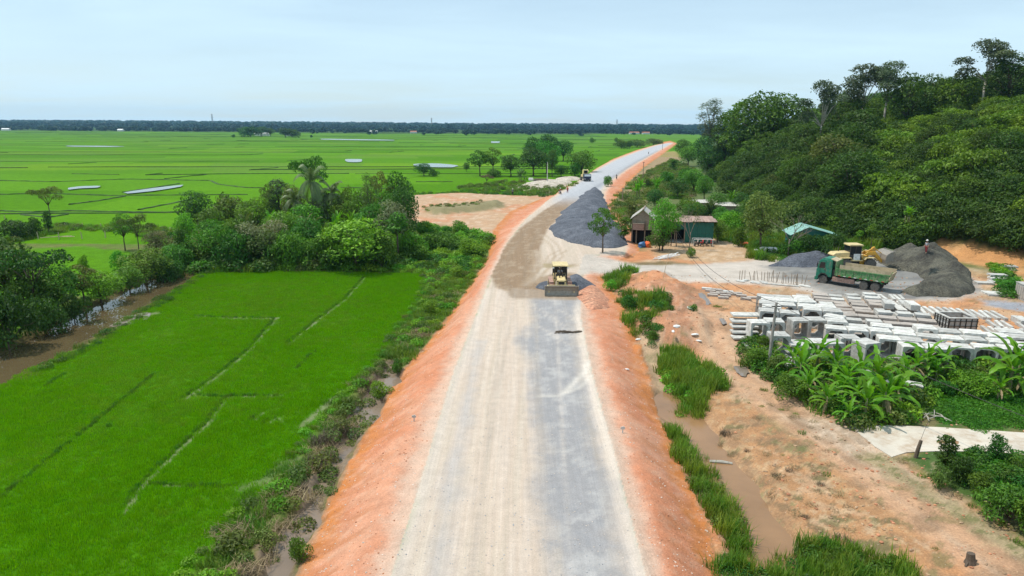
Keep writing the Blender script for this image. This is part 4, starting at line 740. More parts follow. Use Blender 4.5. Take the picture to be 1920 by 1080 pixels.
# landmark trees on the ridge
def TD(key, px, top, h, D, wpx, lm, label, group):
    d = ray(px, top); k = D / d[1]; x = d[0] * k; z = H1(x, D); zt = CAMZ + d[2] * k; plant(key, (x, D, z - .3), max(zt - z, h * .6), wpx * D / FPX, lm, label, group)
GR = 'tall trees standing out above the wood'
for a in [('eucalypt',1550,148,14,170,92,'grey','pale-trunked tree with forked white limbs in front of the wood'),('eucalypt',1628,118,14,190,110,'grey','left tall sparse-crowned tree on the ridge'),('eucalypt',1672,112,14,185,100,'grey','right tall sparse-crowned tree on the ridge'),('eucalypt',1862,70,14,175,110,'grey','highest pale tree standing on the right ridge'),('tall',1905,96,14,170,90,'hill_dark','dark tall tree at the right edge of the ridge'),
          ('broad',1712,132,13,180,84,'hill_dark','rounded dark tree right of the sparse pair'),('broad',1440,168,17,230,124,'hill_mid','large billowing tree at the left shoulder of the wood'),('broad',1485,172,17,225,116,'hill_mid','second billowing tree right of the first'),('tall',1400,182,15,240,90,'hill_mid','leafy tree forming the left corner of the wood'),('tall',1366,206,14,260,60,'hill_dark','dark tree between the feathery tree and the billowing ones'),
          ('broad',1760,136,13,185,84,'hill_dark','dark domed tree on the ridge line'),('broad',1805,132,13,180,90,'hill_mid','green domed tree left of the highest pale tree'),('round',1595,170,12,190,76,'hill_dark','low dark tree between pale tree and the sparse pair')]:
    TD(*a, GR)
# the wood on the hill
r = np.random.default_rng(21); cand = []
gxh, gyh = np.meshgrid(np.arange(50, 330, 5.0), np.arange(84, 480, 5.6)); gxh = gxh.ravel() + r.uniform(-2.2, 2.2, gxh.size); gyh = gyh.ravel() + r.uniform(-2.4, 2.4, gyh.size)
dh_ = -sdpoly(gxh, gyh, hill_P); ok = (dh_ > -1.5) & (gxh < gyh * .86 + 25) & (dh_ < 150); gxh, gyh, dh_ = gxh[ok], gyh[ok], dh_[ok]
ok = ((sdpoly(gxh, gyh, cut_P) > 1.0) | (dh_ > 5.5)) & ~((gyh < 112) & (dh_ < 2)); gxh, gyh, dh_ = gxh[ok], gyh[ok], dh_[ok]
thin = r.random(len(gxh)) < np.where(gyh > 220, .62, .95); gxh, gyh, dh_ = gxh[thin], gyh[thin], dh_[thin]
gzh = H(gxh, gyh, False); D_ = np.hypot(gxh, gyh)
# keep what shows: drop trees well behind others in the same line of sight
az = gxh / gyh; elv = (gzh + 9 - CAMZ) / gyh; order = np.argsort(D_); horizon = {}; vis = np.zeros(len(D_), bool)
for i in order:
    b = int(az[i] / .022); mx = max(horizon.get(b, -9), -9)
    if elv[i] > mx - .035: vis[i] = True
    horizon[b] = max(mx, (gzh[i] + 6.5 - CAMZ) / gyh[i])
gxh, gyh, gzh, dh_, D_ = [a[vis] for a in (gxh, gyh, gzh, dh_, D_)]
order = np.argsort(D_); order = order[:700]
ORD = ['first','second','third','fourth','fifth','sixth','seventh','eighth','ninth','tenth','eleventh','twelfth','thirteenth','fourteenth','fifteenth','sixteenth','seventeenth','eighteenth','nineteenth','twentieth']
WL = {'mid': 'leafy green tree of the wood covering the hill', 'dark': 'dark green tree of the wood covering the hill', 'bright': 'bright yellow-green tree among the brush on the right slope', 'olive': 'dull olive tree of the wood covering the hill', 'brown': 'brownish tree of the wood covering the hill'}
rest = []; cnt = 0
def hill_label(key, lm, h, x, y, dh):
    u = x / y; form = {'broad': 'broad-crowned', 'tall': 'tall narrow', 'round': 'round-crowned', 'open': 'loose-crowned', 'thicket': 'low bushy', 'spire': 'pointed'}[key]; tone = {'hill_dark': 'dark green', 'hill_mid': 'mid green', 'hill_bright': 'bright green', 'hill_olive': 'olive'}[lm]
    side_ = 'at the left end of the wood' if u < .34 else 'above the huts' if u < .44 else 'behind the teal hut' if u < .50 else 'above the wheel loader' if u < .57 else 'above the dark stone heap' if u < .66 else 'near the right edge'
    lvl = 'at the very foot' if dh < 6 else 'low' if dh < 18 else 'halfway up' if dh < 38 else 'high'
    return ('small ' if h < 5 else 'large ' if h > 9.5 else '') + form + ' ' + tone + ' tree ' + lvl + ' ' + side_
for i in order:
    u = gxh[i] / gyh[i]; patch = vnoise(np.array([gxh[i] / 22]), np.array([gyh[i] / 26]), 91)[0]; q = r.random(); lowslope = u > .50 and gyh[i] < 190
    if lowslope: lm = 'bright' if patch > .5 and q < .8 else ('mid' if q < .7 else 'dark')
    else: lm = 'dark' if patch > .52 else ('mid' if q < .45 else 'dark' if q < .9 else 'olive')
    if q > .965 and not lowslope: lm = 'olive'
    lm = 'hill_' + lm
    if lowslope: key = ['thicket', 'round', 'spire', 'thicket', 'broad'][int(q * 4.99)]; h = r.uniform(3.8, 7.0)
    else: key = ['broad', 'round', 'tall', 'broad', 'open'][int(r.random() * 4.99)]; h = r.uniform(6.5, 11.5) * (1 if dh_[i] > 4 else .7)
    if gyh[i] > 300: h *= .9
    w = h * (1.5 if key == 'thicket' else 1.05 if key in ('broad', 'round') else .8 if key == 'open' else .62) * r.uniform(.9, 1.2); w = max(w, 5.2)
    if cnt < 270:
        plant(key, (gxh[i], gyh[i], gzh[i] - .3), h, w, lm, hill_label(key, lm, h, gxh[i], gyh[i], dh_[i]), 'trees of the wood on the hill'); cnt += 1
    else: rest.append((gxh[i], gyh[i], gzh[i] - .3, h, w, key, lm))
PROTO = {}
def proto(name, me):
    o = bpy.data.objects.new(name, me); PROTO[name] = o; return o
ks = sorted({(a[5], a[6]) for a in rest}); pr = [proto('wood_%s_%s' % k, crown_of(*k)) for k in ks]
if rest:
    scatter('hillside_woodland', 'mass of dense green trees filling the upper and far parts of the hill', [a[:3] for a in rest], r.uniform(0, 6.28, len(rest)),
        [(a[4] / 2 / TREE[a[5]]['w'],) * 2 + (a[3] / TREE[a[5]]['h'],) for a in rest], pr, np.array([ks.index((a[5], a[6])) for a in rest]))
# undergrowth on the hill
n = 5200; ux = r.uniform(54, 330, n); uy = r.uniform(84, 430, n); d_ = -sdpoly(ux, uy, hill_P); ok = (d_ > -3) & (d_ < 110) & (ux < uy * .86 + 20) & ((sdpoly(ux, uy, cut_P) > .8) | (d_[:] > 5)) & ~((uy < 108) & (d_ < 0)); ux, uy = ux[ok], uy[ok]
us_ = proto('under_shrub', crown_of('shrub', 'hill_mid')); us2 = proto('under_dark', crown_of('thicket', 'hill_dark')); us3 = proto('under_bright', crown_of('shrub', 'hill_bright'))
scatter('hillside_undergrowth', 'tangled green undergrowth between the trees of the hill', np.stack([ux, uy, H(ux, uy, False) - .2], 1), r.uniform(0, 6.28, len(ux)), r.uniform(.7, 1.5, len(ux)), [us_, us2, us3])
n = 9000; ux = r.uniform(50, 110, n); uy = r.uniform(84, 175, n); d_ = -sdpoly(ux, uy, hill_P); ok = (d_ > np.where(uy < 104, 3.4, -1)) & (d_ < 26); ux, uy = ux[ok], uy[ok]
scatter('slope_brush', 'dense low brush covering the lowest slope behind the stone yard', np.stack([ux, uy, H(ux, uy, False) - .3], 1), r.uniform(0, 6.28, len(ux)), r.uniform(.8, 1.5, len(ux)), [us_, us2, us3])
# ---------------------------------------------------------------- far woods
far_v = [leaves(rl(7, 4.0, 3.5, 9.5, 2.4, 3.6, 30 + i), 170, 2.6, 40 + i, asp=.7) for i in range(3)]
LM['far'] = leafmat('leaf_far', (0.010, 0.042, 0.028), (0.028, 0.080, 0.050), rnd=.35, trans=.15)
fp = [proto('far_tree_%d' % i, crown_mesh('far_tree', LM['far'], [v])) for i, v in enumerate(far_v)]
def band(name, label, x0, x1, y0, y1, n, s0, s1, den=None):
    x = r.uniform(x0, x1, n); y = r.uniform(y0, y1, n)
    if den is not None: k = vnoise(x / den, y / den, 77) > .38; x, y = x[k], y[k]
    s = r.uniform(s0, s1, len(x)); scatter(name, label, np.stack([x, y, H(x, y, False) - 1], 1), r.uniform(0, 6.28, len(x)), np.stack([s * 1.5, s * 1.5, s], 1), fp)
band('woodland_edge', 'dark green belt of trees closing the rice plain', -1800, 1600, 1560, 1800, 2200, .5, 1.1, 60)
band('village_grove', 'scattered trees standing before the distant belt', -600, 1100, 1250, 1560, 60, .5, 1.0)
band('distant_woodland', 'blue-hazed forest on the rising land at the horizon', -3300, 3600, 2250, 4300, 9000, .9, 1.9)
# ---------------------------------------------------------------- rice blades, weeds, grass
def blades(n, h, w, spread, seed, lean=.35, seg=1):
    q_ = np.random.default_rng(seed); b = np.zeros((n, 3)); b[:, :2] = q_.uniform(-spread, spread, (n, 2)); a = q_.uniform(0, 6.28, n); hh = h * q_.uniform(.6, 1.15, n); le = lean * q_.uniform(.2, 1.3, n) * hh; dr_ = np.stack([np.cos(a), np.sin(a)], 1); pe = np.stack([-np.sin(a), np.cos(a)], 1) * w / 2
    z0 = np.zeros((n, 1)); A = np.hstack([b[:, :2] - pe, z0]); B = np.hstack([b[:, :2] + pe, z0]); m = np.hstack([b[:, :2] + dr_ * le[:, None] * .35, (hh * .62)[:, None]]); t = np.hstack([b[:, :2] + dr_ * le[:, None], hh[:, None]])
    pz = np.hstack([pe * .8, z0]); v = np.stack([A, B, m + pz, m - pz, t], 1).reshape(-1, 3); i = np.arange(n)[:, None] * 5
    qd = np.concatenate([np.hstack([i, i + 1, i + 2, i + 3]), np.hstack([i + 3, i + 2, i + 4, i + 4])]); ti = np.repeat(np.clip(q_.normal(.5, .22, n), 0, 1), 5); return v, qd, ti
def blademesh(name, lm, parts):
    v = []; f = []; t = []; o = 0
    for a, b, c in parts: v.append(a); f += [tuple(dict.fromkeys(int(k) + o for k in q)) for q in b]; t.append(c); o += len(a)
    me = bpy.data.meshes.new(name); me.from_pydata(np.concatenate(v).tolist(), [], f); a = me.attributes.new('tint', 'FLOAT', 'POINT'); a.data.foreach_set('value', np.concatenate(t).astype(np.float32)); me.materials.append(LM[lm]); return me
rp = [proto('rice_tuft_%d' % i, blademesh('rice_tuft', 'rice', [blades(90, .20, .024, .34, 60 + i, .30)])) for i in range(3)]
gp_ = [proto('grass_tuft_%d' % i, blademesh('grass_tuft', 'grass', [blades(90, .42, .035, .45, 70 + i, .6)])) for i in range(2)]
rd_ = [proto('reed_tuft_%d' % i, blademesh('reed_tuft', 'reed', [blades(80, .95, .045, .42, 75 + i, .45)])) for i in range(2)]
dp_ = [proto('dry_tuft_%d' % i, blademesh('dry_tuft', 'dry', [blades(70, .30, .030, .45, 80 + i, 2.2)])) for i in range(2)]
tw_ = [proto('twig_tuft', blademesh('twig_tuft', 'twig', [blades(110, .50, .022, .45, 85, 1.1)]))]
def leafy(name, lm, n, R0, hz, size, seed): return proto(name, crown_mesh(name, LM[lm], [leaves([(0, 0, hz * .35, R0, R0, hz * .65)], n, size, seed, fill=.2)]))
lf_ = [leafy('weed_mid', 'mid', 260, .55, .55, .15, 90), leafy('weed_bright', 'bright', 260, .5, .5, .15, 91)]
lo_ = [leafy('weed_olive', 'olive', 260, .5, .55, .15, 92)]
pot = [leafy('vine_leaf', 'potato', 240, .62, .22, .15, 93)]
def jitter_grid(x0, x1, y0, y1, st):
    a, b = np.meshgrid(np.arange(x0, x1, st), np.arange(y0, y1, st)); a = a.ravel() + r.uniform(-.5, .5, a.size) * st; b = b.ravel() + r.uniform(-.5, .5, b.size) * st
    k = (np.abs(a) < b * .88 + 8); return a[k], b[k]
x, y = jitter_grid(-75, 0, 18, 106, .43); k = sdpoly(x, y, paddy_P) + .5 * fbm(x, y, .9, 3, 1) < -.15; x, y = x[k], y[k]; g = np.zeros(len(x), bool)
for P, w, a in gaps_w: g |= (dline(x, y, P) < w * .32 + .08)
thin_ = fbm(x, y, .12, 3, 96); g |= (r.random(len(x)) < sst(.15, .7, thin_) * .22); x, y = x[~g], y[~g]
rp.append(proto('rice_tuft_pale', blademesh('rice_tuft', 'rice_pale', [blades(70, .18, .022, .34, 66, .35)]))); ixr = r.integers(0, 3, len(x)); ixr[(fbm(x, y, .11, 4, 111) + .35 * fbm(x, y, .7, 3, 112) + .25 * r.normal(size=len(x))) > .30] = 3
s = r.uniform(.8, 1.25, len(x)); scatter('rice_crop', 'young bright green rice standing in the flooded near paddies', np.stack([x, y, H(x, y) - .03], 1), r.uniform(0, 6.28, len(x)), np.stack([s, s, s * (1 + .35 * fbm(x, y, .15, 2, 97))], 1), rp, ixr)
# left verge: weeds between paddy and shoulder
x, y = jitter_grid(-32, 2, 18, 100, .56); dpd = sdpoly(x, y, paddy_P); dem = sdpoly(x, y, emb_P); dl_ = dline(x, y, ditchL); k = (dpd > -.5) & (dem > -.05) & (road_side(x, y) < 0) & (r.random(len(x)) < .82); x, y, dpd, dem, dl_ = [a[k] for a in (x, y, dpd, dem, dl_)]
nn = fbm(x, y, .22, 3, 98); k = ~((dl_ < 1.15) & (nn + .3 * r.normal(size=len(x)) < -.02)) & ~((dem < .5) & (r.random(len(x)) < .5)); x, y, dl_, nn, dpd = [a[k] for a in (x, y, dl_, nn, dpd)]
q = r.random(len(x)) + nn * .6; ix = np.where(dl_ < 1.5, np.where(q < .30, 5, np.where(q < .6, 4, 2)), np.where(q < .16, 4, np.where(q < .55, 0, np.where(q < .62, 2, np.where(q < .78, 3, 1)))))
s = r.uniform(.6, 1.45, len(x)); s = s * np.where(dpd < .6, .7, 1)
scatter('verge_weeds', 'tangled green and dry weeds along the ditch left of the road', np.stack([x, y, H(x, y) - .04], 1), r.uniform(0, 6.28, len(x)), s, [gp_[0], gp_[1], lo_[0], lf_[1], dp_[0], tw_[0]], ix)
# leafy ground left of the road behind the paddy, and rough strip by the fence
x, y = jitter_grid(-60, 5, 90, 150, 1.15); k = (sdpoly(x, y, leafy_P) < .3) & (sdpoly(x, y, emb_P) > .2) & (sdpoly(x, y, lot_P) > .6); x, y = x[k], y[k]; sz = r.uniform(1.1, 2.3, len(x)) * (1 + .4 * fbm(x, y, .15, 2, 5))
scatter('ground_cover', 'rank leafy green growth between the tree belt and the road', np.stack([x, y, H(x, y) - .1], 1), r.uniform(0, 6.28, len(x)), sz, [lf_[0], lf_[1], gp_[0], lf_[1]])
x, y = jitter_grid(-115, -25, 96, 150, 1.3); k = (dline(x, y, bank2) + 2 * fbm(x, y, .2, 2, 6) < 3.6) | ((dline(x, y, river_c) < 5) & (y < 108)); x, y = x[k], y[k]
scatter('rough_grass', 'rough grass bank by the fence posts at left', np.stack([x, y, H(x, y) - .1], 1), r.uniform(0, 6.28, len(x)), r.uniform(.9, 2.0, len(x)), [gp_[0], gp_[1], lo_[0], gp_[1]])
belt_P = GP([(330,440),(420,425),(560,420),(690,430),(775,425),(778,470),(770,505),(560,508),(370,512),(330,490)], ZL); x, y = jitter_grid(-80, -5, 85, 150, 1.25); k = (sdpoly(x, y, belt_P) < 0); x, y = x[k], y[k]
scatter('belt_undergrowth', 'shaded green undergrowth between the trees of the belt', np.stack([x, y, H(x, y) - .1], 1), r.uniform(0, 6.28, len(x)), r.uniform(1.6, 3.6, len(x)), [lf_[0], lo_[0], gp_[0], lf_[1]])
# river bank fringe
x, y = jitter_grid(-80, -25, 30, 98, .8); dv_ = dline(x, y, river_c); k = (dv_ > 3.3) & (dv_ < 5.0) & (sdpoly(x, y, paddy_P) > -1.4); x, y = x[k], y[k]
scatter('bank_grass', 'grass fringe on the river bank beside the paddy', np.stack([x, y, H(x, y) - .05], 1), r.uniform(0, 6.28, len(x)), r.uniform(.5, 1.1, len(x)), [gp_[0], gp_[1], lf_[0]])
# right side grass and reeds
def gpatch(name, label, pp, st, protos, s0, s1, rag=.6, z=ZR, prob=.9):
    P = GP(pp, z); x, y = jitter_grid(P[:, 0].min(), P[:, 0].max(), P[:, 1].min(), P[:, 1].max(), st); k = (sdpoly(x, y, P) + rag * fbm(x, y, .5, 3, 8) < 0) & (r.random(len(x)) < prob); x, y = x[k], y[k]
    if len(x): scatter(name, label, np.stack([x, y, H(x, y) - .05], 1), r.uniform(0, 6.28, len(x)), r.uniform(s0, s1, len(x)), protos)
gpatch('reed_patch', 'tall green reeds and weeds between the shoulder and the dirt track', [(1240,660),(1290,670),(1340,700),(1370,730),(1320,745),(1310,775),(1270,770),(1250,730)], .5, [rd_[0], rd_[1], lf_[1]], .8, 1.25)
gpatch('reed_fringe', 'green reeds along the muddy ditch right of the road', [(1245,785),(1268,800),(1300,830),(1325,850),(1375,930),(1400,1000),(1410,1045),(1370,1040),(1345,990),(1310,930),(1270,850)], .42, [rd_[0], rd_[1], rd_[0], lo_[0]], .6, 1.1, .3)
gpatch('reed_bed', 'thick green grass at the bottom right of the shoulder', [(1345,1050),(1400,1035),(1470,1020),(1500,1012),(1560,1015),(1650,1045),(1700,1060),(1730,1110),(1700,1200),(1370,1200)], .42, [rd_[0], rd_[1], gp_[0], lf_[0]], .5, 1.0)
gpatch('mound_grass', 'green grass and weeds on the left flank of the earth mound', [(1130,532),(1175,520),(1190,518),(1180,540),(1165,560),(1205,575),(1235,590),(1240,610),(1215,628),(1180,628),(1175,595),(1150,560)], .7, [gp_[0], rd_[0], lf_[0], gp_[1]], .8, 1.5, .8, -1.0)
gpatch('mound_weeds', 'small weed clump on the earth mound', [(1218,578),(1250,576),(1268,588),(1262,602),(1230,604)], .8, [gp_[0], lf_[0]], .6, 1.1, .8, -.4)
gpatch('mound_weeds', 'small weed tuft below the mound', [(1215,640),(1238,636),(1240,652),(1222,656)], .6, [lf_[0]], .7, 1.0, .2, -1.3)
gpatch('straw_litter', 'dry cut straw and stalks strewn beside the muddy ditch', [(1310,780),(1350,800),(1420,830),(1500,870),(1590,920),(1640,980),(1600,1020),(1490,1010),(1440,960),(1390,900),(1340,840)], .75, [dp_[0], dp_[1], tw_[0], dp_[0]], .35, .85, 1.6, ZR, .5)
gpatch('straw_litter', 'thin dry straw scattered over the earth near the track', [(1330,720),(1430,740),(1520,810),(1600,870),(1720,960),(1800,1060),(1700,1070),(1560,960),(1460,860),(1360,770)], 1.3, [dp_[0], dp_[1], gp_[0]], .25, .6, 1.2, ZR, .30)
gpatch('potato_vines', 'low dark green vine leaves covering the garden plot', [(1720,735),(1760,722),(1880,724),(2080,720),(2080,806),(1930,806),(1830,806),(1760,790),(1740,770)], .55, pot, .8, 1.2, .5)
gpatch('garden_vines', 'low green vine leaves in the bottom right garden', [(1760,850),(1870,852),(2080,862),(2080,1080),(1990,1020),(1900,960),(1820,910)], .55, [pot[0], lf_[0], pot[0]], .8, 1.3, .6)
gpatch('track_edge_grass', 'ragged grass along the right edge of the dirt track', [(1690,862),(1740,880),(1820,930),(1960,1020),(1960,1050),(1850,980),(1750,910),(1680,872)], .8, [gp_[0], dp_[0], lo_[0]], .4, .8, .8, ZR, .5)
gpatch('track_edge_grass', 'short grass tufts between the wheel tracks', [(1400,720),(1430,722),(1490,765),(1540,800),(1520,806),(1450,765)], .7, [gp_[0], dp_[0]], .35, .7, .6, ZR, .5)
gpatch('hedge_growth', 'dense green undergrowth below the banana plants', [(1385,645),(1430,655),(1480,700),(1540,690),(1640,700),(1700,690),(1800,690),(1980,690),(1980,735),(1760,735),(1725,790),(1600,800),(1540,770),(1460,725),(1400,690)], .75, [lf_[0], lf_[1], lo_[0], gp_[0]], 1.1, 2.0, .6)
gpatch('yard_grass', 'thin grass between the loose blocks and the track', [(1340,560),(1385,600),(1400,640),(1380,650),(1350,600),(1330,565)], .8, [gp_[0], dp_[0]], .3, .7, 1, -.6, .4)
gpatch('slope_grass', 'rough grass on the slope beside the huts and the road', [(1130,420),(1160,372),(1205,330),(1260,300),(1300,320),(1330,360),(1280,380),(1240,372),(1200,400),(1165,420)], 1.6, [gp_[0], lo_[0], gp_[1], dp_[0]], 1.3, 2.6, 2, -.8, .7)
gpatch('slope_grass', 'tall green grass behind the huts and the yard', [(1340,440),(1390,425),(1440,440),(1560,440),(1600,440),(1720,440),(1720,466),(1640,466),(1560,482),(1480,492),(1410,490),(1400,462),(1350,452)], 1.0, [gp_[0], rd_[0], gp_[1], lf_[0]], 1.0, 2.0, 1, -.4, .9)
gpatch('slope_grass', 'bright low growth at the right end of the stone yard', [(1850,500),(1890,505),(1910,560),(1880,560),(1870,535)], .9, [lf_[0], lf_[1]], 1.0, 1.8, .6, -.4, .9)
gpatch('clearing_grass', 'green grass in front of the clearing beyond the lot', [(860,350),(940,338),(1000,345),(1080,352),(1050,368),(960,364),(870,358)], 2.0, [gp_[0], gp_[1], lo_[0]], 1.2, 2.4, 2, -1.5, .8)
gpatch('lot_weeds', 'dull weeds on the low bank in the bare lot', [(795,388),(850,386),(905,380),(905,390),(850,396),(800,396)], 1.1, [lo_[0], gp_[0], dp_[0]], .5, 1.0, .8, -.6, .7)
gpatch('lot_weeds', 'green weeds fringing the far side of the bare lot', [(780,358),(860,356),(960,362),(1040,366),(1040,372),(960,368),(860,364),(780,364)], 1.6, [gp_[0], lf_[0]], .8, 1.6, 1, -1.0, .8)
# banks between rice parcels: real low ridges of darker grass
M_bund = mat('bund_grass', (0.036, 0.080, 0.016), .95, .35, .5, (0.13, 0.12, 0.05), .3, bump=.6, bsc=3)
def ridge(mb, P, w, h):
    base = len(mb.v)
    for i, p in enumerate(P):
        a = P[max(i-1, 0)]; b = P[min(i+1, len(P)-1)]; d = np.array(b) - np.array(a); L = math.hypot(*d) + 1e-9; nx_, ny_ = -d[1] / L, d[0] / L; hh = h * random.uniform(.6, 1.25); ww = w * random.uniform(.8, 1.2); z = float(ZL)
        for s_, zz in ((-.5, -.1), (-.28, hh), (.28, hh * .9), (.5, -.1)): mb.v.append((p[0] + nx_ * ww * s_, p[1] + ny_ * ww * s_, z + zz))
    for i in range(len(P) - 1):
        for k in range(3): a = base + i * 4 + k; mb.f.append((a, a + 1, a + 5, a + 4))
mbd = MB()
def inv(u_, v_):    # parcel axes back to metres
    X_, Y_ = u_ * ca - v_ * sa, u_ * sa + v_ * ca; return X_, Y_
rr_ = random.Random(4)
for j in range(4, 66):
    v0 = (j + rr_.uniform(-.25, .25)) * ROW; u_ = -1500.0
    while u_ < 1200:
        ln = rr_.uniform(60, 260); x_, y_ = inv(u_, v0); x2, y2 = inv(u_ + ln, v0)
        if rr_.random() < (.55 if y_ < 350 else .28) and 128 < min(y_, y2) and max(y_, y2) < 1500 and abs(x_) < y_ * .85 + 80:
            P = []; ns = max(3, int(ln / 14)); am = rr_.uniform(-4, 4)
            for k in range(ns + 1):
                t_ = k / ns; a, b = inv(u_ + ln * t_, v0 + am * math.sin(t_ * 3.1 + j) + rr_.uniform(-.5, .5)); P.append((a, b))
            P = [p for p in P if not (road_side(np.array([p[0]]), np.array([p[1]]))[0] > -16 and p[1] < 800) and float(sdpoly(np.array([p[0]]), np.array([p[1]]), lot_P)[0]) > 6]
            if len(P) > 2: ridge(mbd, P, rr_.uniform(.5, 1.0), rr_.uniform(.14, .34))
        if rr_.random() < .45 and y_ > 130 and abs(x_) < y_ * .85 + 60 and y_ < 900:
            P = [inv(u_ + rr_.uniform(-1, 1) + k * 1.5, v0 + k * 3.6) for k in range(rr_.randint(3, 7))]; P = [p for p in P if road_side(np.array([p[0]]), np.array([p[1]]))[0] < -16 and not (p[1] < 190 and p[0] > -40)]
            if len(P) > 2: ridge(mbd, P, .7, .3)
        u_ += ln + rr_.uniform(0, 40)
for pp in ([(0,365),(90,363),(205,367),(350,366),(480,365)], [(0,339),(100,341),(240,336),(345,338),(395,339),(410,346),(460,352),(500,353)], [(130,384),(190,376),(240,367)], [(260,394),(300,386),(370,372)], [(0,396),(60,398),(130,396),(250,398),(320,399),(340,397)], [(135,326),(235,328)], [(230,361),(290,352),(340,344)], [(640,352),(780,355)], [(780,341),(858,341)], [(40,403),(90,408),(130,402)]):
    w_ = GP(pp, ZL); Q = []
    for i in range(len(w_) - 1):
        for k in range(8): Q.append(tuple(w_[i] + (w_[i+1] - w_[i]) * k / 8 + np.array([rr_.uniform(-.2, .2), rr_.uniform(-.2, .2)])))
    ridge(mbd, Q, .9, .26)
TQ = []
for P_, w_, a_ in gaps_w:
    if w_ > .6: continue
    for i in range(len(P_) - 1):
        n_ = max(3, int(np.hypot(*(P_[i+1] - P_[i])) / .20))
        for k in range(n_):
            off = 0 if w_ in (.28, .18, .1, .25, .2) else -.16 - w_ * .35
            if rr_.random() < .8: TQ.append(tuple(P_[i] + (P_[i+1] - P_[i]) * k / n_ + np.array([off + rr_.uniform(-.10, .10), -off * .3 + rr_.uniform(-.08, .08)])))
TQ = np.array(TQ); bt_ = proto('bank_tuft', blademesh('bank_tuft', 'mid', [blades(46, .30, .022, .16, 67, .4)]))
scatter('paddy_bank_grass', 'thin rows of darker grass on the low banks inside the near paddies', np.stack([TQ[:, 0], TQ[:, 1], H(TQ[:, 0], TQ[:, 1]) - .04], 1), r.uniform(0, 6.28, len(TQ)), r.uniform(.55, 1.0, len(TQ)), [bt_])
tag(mbd.build('field_banks', M_bund), 'low dark grassy banks dividing the rice parcels', 'field bank', kind='stuff')

# ---------------------------------------------------------------- loose stones and clods
def pebble(name, m, seed):
    q_ = random.Random(seed); bm = bmesh.new(); bmesh.ops.create_icosphere(bm, subdivisions=1, radius=1)
    for v in bm.verts: k = q_.uniform(.7, 1.2); v.co = Vector((v.co.x * k, v.co.y * k * .8, v.co.z * .55 * k))
    me = bpy.data.meshes.new(name); bm.to_mesh(me); bm.free(); me.materials.append(m); return proto(name, me)
pb = [pebble('pale_pebble', mat('pale_pebble', (.56, .46, .38), .9, .15, 9, bump=0, rnd=.2), 1), pebble('red_clod', mat('red_clod', (.44, .19, .10), .95, .2, 9, bump=0, rnd=.25), 2), pebble('tan_clod', mat('tan_clod', (.36, .235, .14), .95, .2, 9, bump=0, rnd=.3), 3), pebble('grey_stone', mat('grey_stone', (.33, .33, .34), .9, .2, 9, bump=0, rnd=.25), 4)]
def stones(name, label, n, fn, ix, s0, s1, x0=-14, x1=16, y0=20, y1=95):
    y = y0 + (y1 - y0) * r.random(n) ** 1.7; x = r.uniform(x0, x1, n); k = fn(x, y); x, y = x[k], y[k]; s = s0 + (s1 - s0) * r.random(len(x)) ** 3
    scatter(name, label, np.stack([x, y, H(x, y) + s * .15], 1), r.uniform(0, 6.28, len(x)), s, [pb[i] for i in ix])
stones('shoulder_pebbles', 'pale stones and red clods scattered over the laterite shoulders', 16000, lambda x, y: (sdpoly(x, y, emb_P) < -.1) & (sdpoly(x, y, road_P) > .1), [0, 1, 1, 0], .014, .065)
stones('road_gravel', 'loose small stones on the stone base of the road', 14000, lambda x, y: sdpoly(x, y, road_P) < 0, [3, 0, 3], .012, .045)
stones('earth_clods', 'earth clods and small stones on the bare ground at right', 13000, lambda x, y: (sdpoly(x, y, emb_P) > .2) & (x > 4) & (x < y * .9) & (dline(x, y, ditchR) > 2) & (sdpoly(x, y, conc_P) > 0) & (vnoise(x * .5, y * .5, 5) > .35), [2, 1, 2, 1], .03, .14, 6, 70, 22, 84)
# ---------------------------------------------------------------- heaps
def heap(name, cat, label, pp, z, slope, hmax, m, step=.34, lump=.35, ns=.35, seed=0, peaks=()):
    P = GP(pp, z); x0, y0 = P.min(0) - 1.2; x1, y1 = P.max(0) + 1.2; a, b = np.meshgrid(np.arange(x0, x1, step), np.arange(y0, y1, step)); sh = a.shape; a, b = a.ravel(), b.ravel()
    s = sdpoly(a, b, P) + .7 * fbm(a, b, .3, 3, seed); hh = np.clip(-s * slope, -.5, None); cap = hmax * (1 + lump * fbm(a, b, ns * .45, 3, seed + 5)); hh = cap * np.tanh(hh / cap * 1.15) if hmax else hh
    for (qx, qy, ph, pr_) in peaks:
        g = G(qx, qy, z); hh = np.maximum(hh, np.where(s < 0, ph - np.hypot(a - g[0], b - g[1]) * .66, -.5))
    hh = hh + (.16 * fbm(a, b, 1.1, 4, seed + 8, .6) + .22 * np.abs(fbm(a, b, .45, 3, seed + 9))) * (s < -.3) * min(1, (hmax or 1) / 2); zz = H(a, b, False) + np.where(s < .2, hh, -.6); v = np.stack([a, b, zz], 1); i = np.arange(len(a)).reshape(sh); q = np.stack([i[:-1, :-1].ravel(), i[:-1, 1:].ravel(), i[1:, 1:].ravel(), i[1:, :-1].ravel()], 1)
    q = q[(s[q] < .6).any(1)]; u, iv_ = np.unique(q, return_inverse=True); o = link(name, npmesh(name, v[u], iv_.reshape(q.shape), m, True)); return tag(o, label, cat)
